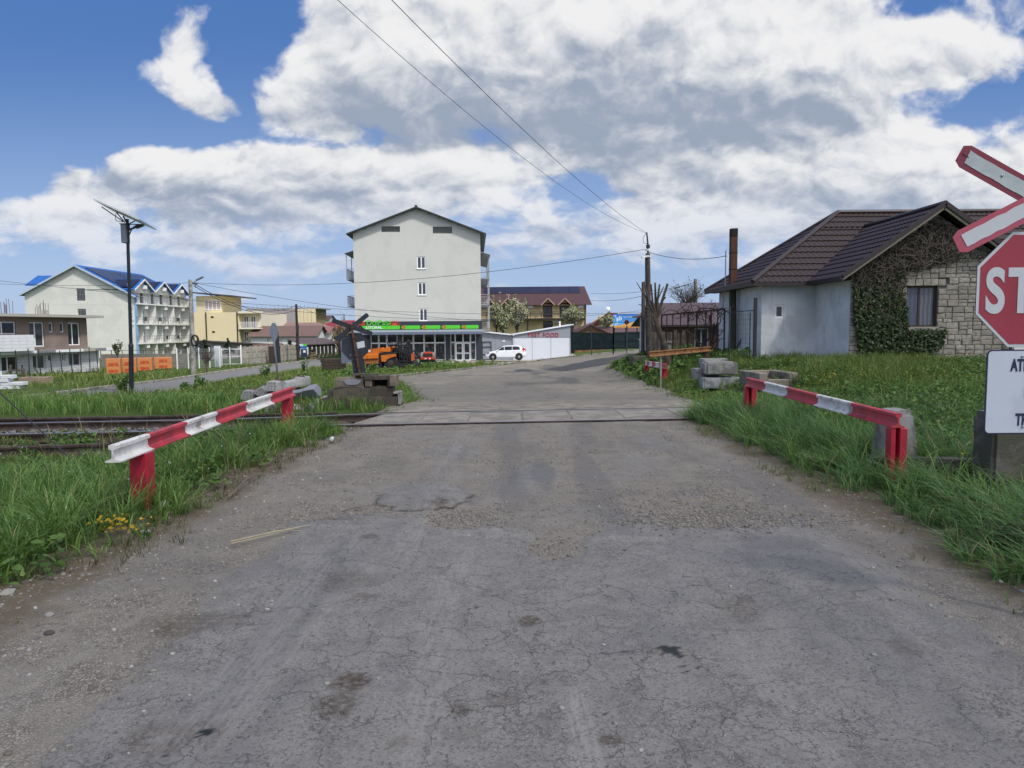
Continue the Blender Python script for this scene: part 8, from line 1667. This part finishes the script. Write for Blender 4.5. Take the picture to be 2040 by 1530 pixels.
x = R.uniform(-24,-3.2,5200); y = (NR(x)+FR(x))/2+R.uniform(-.62,.62,5200); stones_mesh('ballast', x, y, np.full(5200,-.17), .018+.022*R.uniform(0,1,5200), BAL, 68)
x = R.uniform(-9.6,-5.6,420); y = 9.75+.06*(x+7)+R.uniform(.05,.42,420); stones_mesh('ballast', x, y, np.full(420,-.11), .025+.03*R.uniform(0,1,420), BAL, 69)
def pebble(s, m, seed):
    bm = bmesh.new(); bmesh.ops.create_icosphere(bm, subdivisions=3, radius=1)
    for v in bm.verts:
        q = v.co*(1+.35*mnoise.noise(v.co*1.1+Vector((seed,0,0)))+.10*mnoise.noise(v.co*4+Vector((0,seed,0)))); v.co = Vector((q.x*s*1.15, q.y*s*.8, max(q.z,-.5)*s*.5+s*.2))
    me = bpy.data.meshes.new('stone'); bm.to_mesh(me); bm.free(); me.materials.append(m); me.shade_smooth(); o = bpy.data.objects.new('stone', me); COL.objects.link(o); return o
for px, py, s, lab, cat in ((14,1182,.055,'pale flat stone on the dirt at the lower edge of the left verge','stone'),(97,1226,.035,'small pale stone alone on the road shoulder, left foreground','stone'),(97,1262,.034,'dark stone lying on the road shoulder, left foreground','stone'),(289,1060,.045,'whitish stone at the edge of the left grass near the yellow sprig','stone')):
    c = G(px, py); o = pebble(s*.8, mat('dark_stone', (.075,.072,.068), .9) if 'dark' in lab else mat('pale_stone', (.30,.285,.25), .9, .2, 8), px); o.location = (c.x, c.y, c.z-.004); o.rotation_euler = (0,0,px); tag(o, lab, cat)
# reed stalk, twig, litter
REED = mat('dry_reed', (.40,.345,.225), .8, .2, 8); a, b = G(459, 1084), G(618, 1050)
r = root('dry_reed', 'pale dry reed stalk lying across the cracked asphalt, left of centre', 'reed stalk', a); d = b-a
mb = MB(); mb.tube([Vector((0,0,.02)), d*.5+Vector((0,.01,.022)), d+Vector((0,0,.018))], [.007,.006,.003], 6); mb.build('stalk', REED, r); mb = MB(); mb.tube([Vector((.02,-.03,.014)), d*.42+Vector((0,-.035,.012)), d*.62+Vector((0,-.01,.012))], [.005,.004,.002], 6); mb.build('split_sheath', REED, r)
mb = MB()
for i in range(10): p0 = d*random.uniform(.45,.75)+Vector((0,0,.02)); mb.tube([p0, p0+Vector((random.uniform(-.02,.12),random.uniform(-.05,.07),.005))], .003, 4)
mb.build('leaf_shreds', REED, r)
def twig(label, p0, p1, rad, bow=.03):
    a, b = G(*p0), G(*p1); d = b-a; mb = MB(); pts = [a+d*f+Vector((0,0,.012+bow*math.sin(PI*f)))+Vector((random.uniform(-.01,.01),random.uniform(-.02,.02),0)) for f in np.linspace(0,1,7)]; mb.tube(pts, [rad*(1-.6*i/6) for i in range(7)], 5); tag(mb.build('twig', mat('grey_twig', (.16,.13,.10), .95, .3, 8)), label, 'twig')
twig('grey crooked twig lying on the dirt at the edge of the left verge', (455,993), (521,947), .013, .05); twig('thin pale straw on the broken asphalt edge beside the gravel', (683,1021), (745,1008), .006, .01); twig('thin straw lying on the dark stain of the left shoulder', (325,1253), (352,1243), .004, .0)
def litter(label, px, py, s):
    c = G(px, py); bm = bmesh.new(); bmesh.ops.create_icosphere(bm, subdivisions=2, radius=s)
    for v in bm.verts: v.co = v.co*(1+.5*mnoise.noise(v.co*30/s*.05+Vector((px,0,0))))*Vector((1,.7,.9)) if False else Vector((v.co.x*(1+.5*mnoise.noise(v.co*60)), v.co.y*.7*(1+.5*mnoise.noise(v.co*50+Vector((3,0,0)))), v.co.z*(1+.5*mnoise.noise(v.co*55+Vector((0,5,0))))))
    me = bpy.data.meshes.new('litter'); bm.to_mesh(me); bm.free(); me.materials.append(mat('white_plastic', (.62,.66,.66), .4, .08, 10)); o = bpy.data.objects.new('litter', me); COL.objects.link(o); o.location = (c.x, c.y, c.z+s*1.2); tag(o, label, 'litter')
litter('crumpled white plastic litter in the grass below the near red post', 328, 1012, .034); litter('small crumpled white litter in the grass right of the far red post', 661, 880, .034)
# guy wire at the far left
mb = MB(); p = G(160, 932); mb.tube([p, PY(-40, 745, p.y+.6)], .009, 5); tag(mb.build('guy_wire', CBL), 'thin dark guy wire slanting into the grass over the rails, far left', 'guy wire')
# ------------------------------------------------------------------ trees and shrubs
BARK = mat('grey_brown_bark', (.115,.092,.068), .95, .3, 4, (.06,.05,.038), .5, 3, bump=.6, bs=25)
def limb(mb, a, b, r0, r1, n=6, jit=.06):
    a, b = Vector(a), Vector(b); L_ = (b-a).length; pts = [a+(b-a)*(i/n)+(Vector((random.gauss(0,jit),random.gauss(0,jit),random.gauss(0,jit*.4)))*L_*.3 if 0 < i < n else Vector((0,0,0))) for i in range(n+1)]
    mb.tube(pts, [r0+(r1-r0)*i/n for i in range(n+1)], 7); return pts
YTR = 30.5; bz_ = G(1336, 716); Tp = lambda px, py, dy=0: PY(px, py, YTR+dy); base = Vector((Tp(1333,716).x, YTR, zf(8,YTR)*.6-.1))
r = root('pollarded_tree', 'bare pollarded tree with a leaning trunk and stubby cut branches beside the utility pole', 'tree', base); o_ = base
mb = MB(); k1, k2 = Tp(1313,660), Tp(1303,612,.1); mb.tube([Vector((0,0,-.3)), Tp(1325,690)-o_, k1-o_, Tp(1307,634)-o_], [.17,.135,.12,.10], 10); mb.build('trunk', BARK, r, smooth='auto'); mb = MB()
F_ = Tp(1309,634)
for tip, mid, r0, r1 in (((1305,563),(1306,600),.085,.05),((1297,566),(1300,603),.07,.045),((1314,566),(1310,598),.07,.05),((1330,565),(1320,596),.085,.07),((1283,560),(1294,608),.07,.03),((1268,562),(1285,590),.05,.02),((1322,571),(1311,596),.04,.025),((1326,592),(1316,605),.05,.04),((1324,612),(1316,622),.05,.03),((1272,606),(1290,612),.04,.02),((1278,618),(1292,620),.03,.015),((1276,624),(1295,628),.025,.012)):
    dy = random.uniform(-.3,.3); q_ = [F_-o_, Tp(*mid,dy*.5)-o_, Tp(*tip,dy)-o_]; mb.tube(q_, [r0*.85, r0*.7, r1*.72], 7)
mb.tube([k1-o_, Tp(1300,622)-o_, Tp(1294,598)-o_], [.11,.08,.06], 8); mb.build('cut_branches', BARK, r, smooth='auto')
TWG = mat('thin_twigs', (.10,.085,.075), .95, .2)
def bush_twigs(name, label, cat, px0, px1, py_top, py_bot, Y, n, leafm=None, nleaf=0, lsize=.1, seed=1, trunkr=.08, spread=1.0, rr=.02, leafname='blossom', tm=None):
    random.seed(seed); a, b = PY(px0, py_bot, Y), PY(px1, py_top, Y); cx = (a.x+b.x)/2; w = (b.x-a.x)/2; h = b.z-a.z; r = root(name, label, cat, (cx, Y, a.z)); mb = MB(); mb.tube([Vector((0,0,-.6)), Vector((0,0,h*.35))], [trunkr*1.5, trunkr], 8); mb.build('trunk', BARK, r); mb = MB(); tips = []
    for i in range(n):
        s = Vector((random.uniform(-.1,.1)*w, 0, h*random.uniform(.05,.4))); an = random.uniform(0,2*PI); q = math.sqrt(random.random()); e = Vector((math.cos(an)*q*w*.9, math.sin(an)*q*w*.7*spread, h*(.45+.55*math.sqrt(max(0,1-q*q*.75))*random.uniform(.75,1.03))))
        pts = limb(mb, s, e, rr*1.3, rr*.35, 5, .10); tips += pts[2:]
        for k in range(3):
            p0 = pts[random.randint(2,5)]; e2 = p0+Vector((random.gauss(0,.18)*w, random.gauss(0,.15)*w, abs(random.gauss(0,.16))*h)); pp = limb(mb, p0, e2, rr*.55, rr*.2, 3, .1); tips += pp[1:]
    mb.build('branches', tm or TWG, r)
    if leafm is not None:
        Rr = np.random.default_rng(seed); tp = np.array([t_[:] for t_ in tips]); k = Rr.integers(0, len(tp), nleaf); P_ = tp[k]+Rr.normal(0, .16*min(1,w*.4), (nleaf,3)); k2 = P_[:,2] > .1*h; P_ = P_[k2]; leaves(leafname, P_, Rr.normal(0,1,(len(P_),3)), lsize, leafm, r, seed)
    return r
BLS = leafmat('pale_blossom', (.30,.30,.17), (.50,.49,.36), (.13,.16,.05), .25, .7); BLS2 = leafmat('greenish_blossom', (.20,.24,.11), (.38,.40,.24), (.55,.55,.45), .25, .7)
bush_twigs('blossoming_tree', 'pale blossoming tree nearest the grey block, left of the snack shed roof', 'tree', 972, 1006, 606, 672, 90, 26, BLS, 2600, .20, 71)
bush_twigs('blossoming_tree', 'largest pale blossoming tree, in front of the yellow guest house balcony', 'tree', 1004, 1056, 604, 668, 91, 44, BLS, 5200, .20, 72)
bush_twigs('blossoming_tree', 'small pale blossoming tree between two others, low in front of the guest house', 'tree', 984, 1020, 622, 676, 89, 22, BLS2, 2200, .18, 73)
bush_twigs('blossoming_tree', 'upright greenish-white blossoming tree at the right end of the guest house', 'tree', 1116, 1164, 616, 664, 88, 36, BLS2, 3600, .17, 74)
bush_twigs('blossoming_tree', 'rounded blossoming tree below the red roof, beside the billboard', 'tree', 1192, 1224, 633, 658, 92, 24, BLS2, 2400, .18, 75)
bush_twigs('bare_tree', 'bare many-twigged tree above the brown sheet-metal roof', 'tree', 1322, 1416, 567, 625, 46, 70, leafmat('dark_buds', (.05,.035,.035), (.09,.06,.055), None, .1), 900, .06, 76, .07, rr=.016)
bush_twigs('bare_tree', 'bare shrub in front of the wire fence, right of the concrete pole', 'shrub', 392, 430, 693, 733, 50, 34, None, 0, .1, 77, .05, rr=.018)
bush_twigs('bare_tree', 'tan leafless tree behind the leaning cross sign', 'tree', 655, 698, 650, 712, 98, 60, leafmat('tan_buds', (.22,.16,.09), (.33,.25,.15), None, .1), 900, .16, 78, .1, rr=.05, tm=mat('tan_twigs', (.22,.16,.10), .95, .2))
bush_twigs('sapling', 'small leafy sapling behind the brick pallets against the hotel wall', 'shrub', 224, 244, 684, 716, 62, 16, leafmat('sapling_leaf', (.05,.06,.03), (.10,.12,.05), None, .3), 360, .10, 79, .03, rr=.02)
NDL = leafmat('dark_needles', (.012,.022,.014), (.03,.045,.025), None, .1, .6)
def conifer(label, px, py_top, py_bot, Y, w, seed):
    random.seed(seed); a, b = PY(px, py_bot, Y), PY(px, py_top, Y); h = b.z-a.z; r = root('conifer', label, 'conifer', (a.x, Y, a.z)); mb = MB(); mb.tube([Vector((0,0,-.5)),Vector((0,0,h))],[.09,.02],6); mb.build('trunk', BARK, r); P_ = []
    for i in range(46):
        f = random.uniform(.05,.97); an = random.uniform(0,2*PI); l = w*(1-f)*random.uniform(.6,1.1)+.05
        for k in range(26): q = random.random(); P_.append((math.cos(an)*l*q+random.gauss(0,.04), math.sin(an)*l*q+random.gauss(0,.04), h*f-l*q*.12+random.gauss(0,.04)))
    leaves('foliage', np.array(P_), np.random.default_rng(seed).normal(0,1,(len(P_),3)), .10, NDL, r, seed)
conifer('small dark conifer behind the white gate', 455, 673, 705, 74, 1.0, 81); conifer('dark drooping conifer rising over the wire fence, right of the concrete pole', 408, 677, 708, 66, 1.5, 82); conifer('little dark conifer in front of the brown-roofed house', 578, 676, 695, 92, .7, 83)
# stalky weeds silhouetted on the bank before the side road
for px, py, h, lab in ((399,775,.55,'tall dark leafy weed on the bank, between lamp pole and concrete sleepers'),(372,781,.32,'low leafy weed on the bank before the side road'),(244,782,.65,'bushy weed at the foot of the solar lamp pole'),(527,752,.75,'thin stalky weed behind the left end of the sleeper heap'),(606,742,.9,'tall pale stalky weed below the small sign board'),(747,742,.7,'leafy weed in front of the orange paver hopper')):
    c = G(px, py); rr = root('weed', lab, 'weed', c); mb = MB(); P_ = []
    random.seed(px)
    for i in range(7):
        e = Vector((random.gauss(0,.16), random.gauss(0,.1), h*random.uniform(.55,1.05))); pts = limb(mb, (random.gauss(0,.03),0,-.05), e, .010, .004, 4, .12)
        for p_ in pts[1:]:
            for k in range(9): P_.append((p_.x+random.gauss(0,.05), p_.y+random.gauss(0,.05), p_.z+random.gauss(0,.05)))
    mb.build('stems', mat('green_stem', (.08,.11,.045), .8, .2), rr); leaves('foliage', np.array(P_), np.random.default_rng(px).normal(0,1,(len(P_),3))+np.array([[0,0,1]]), .095, WEED, rr, px, elong=1.6)
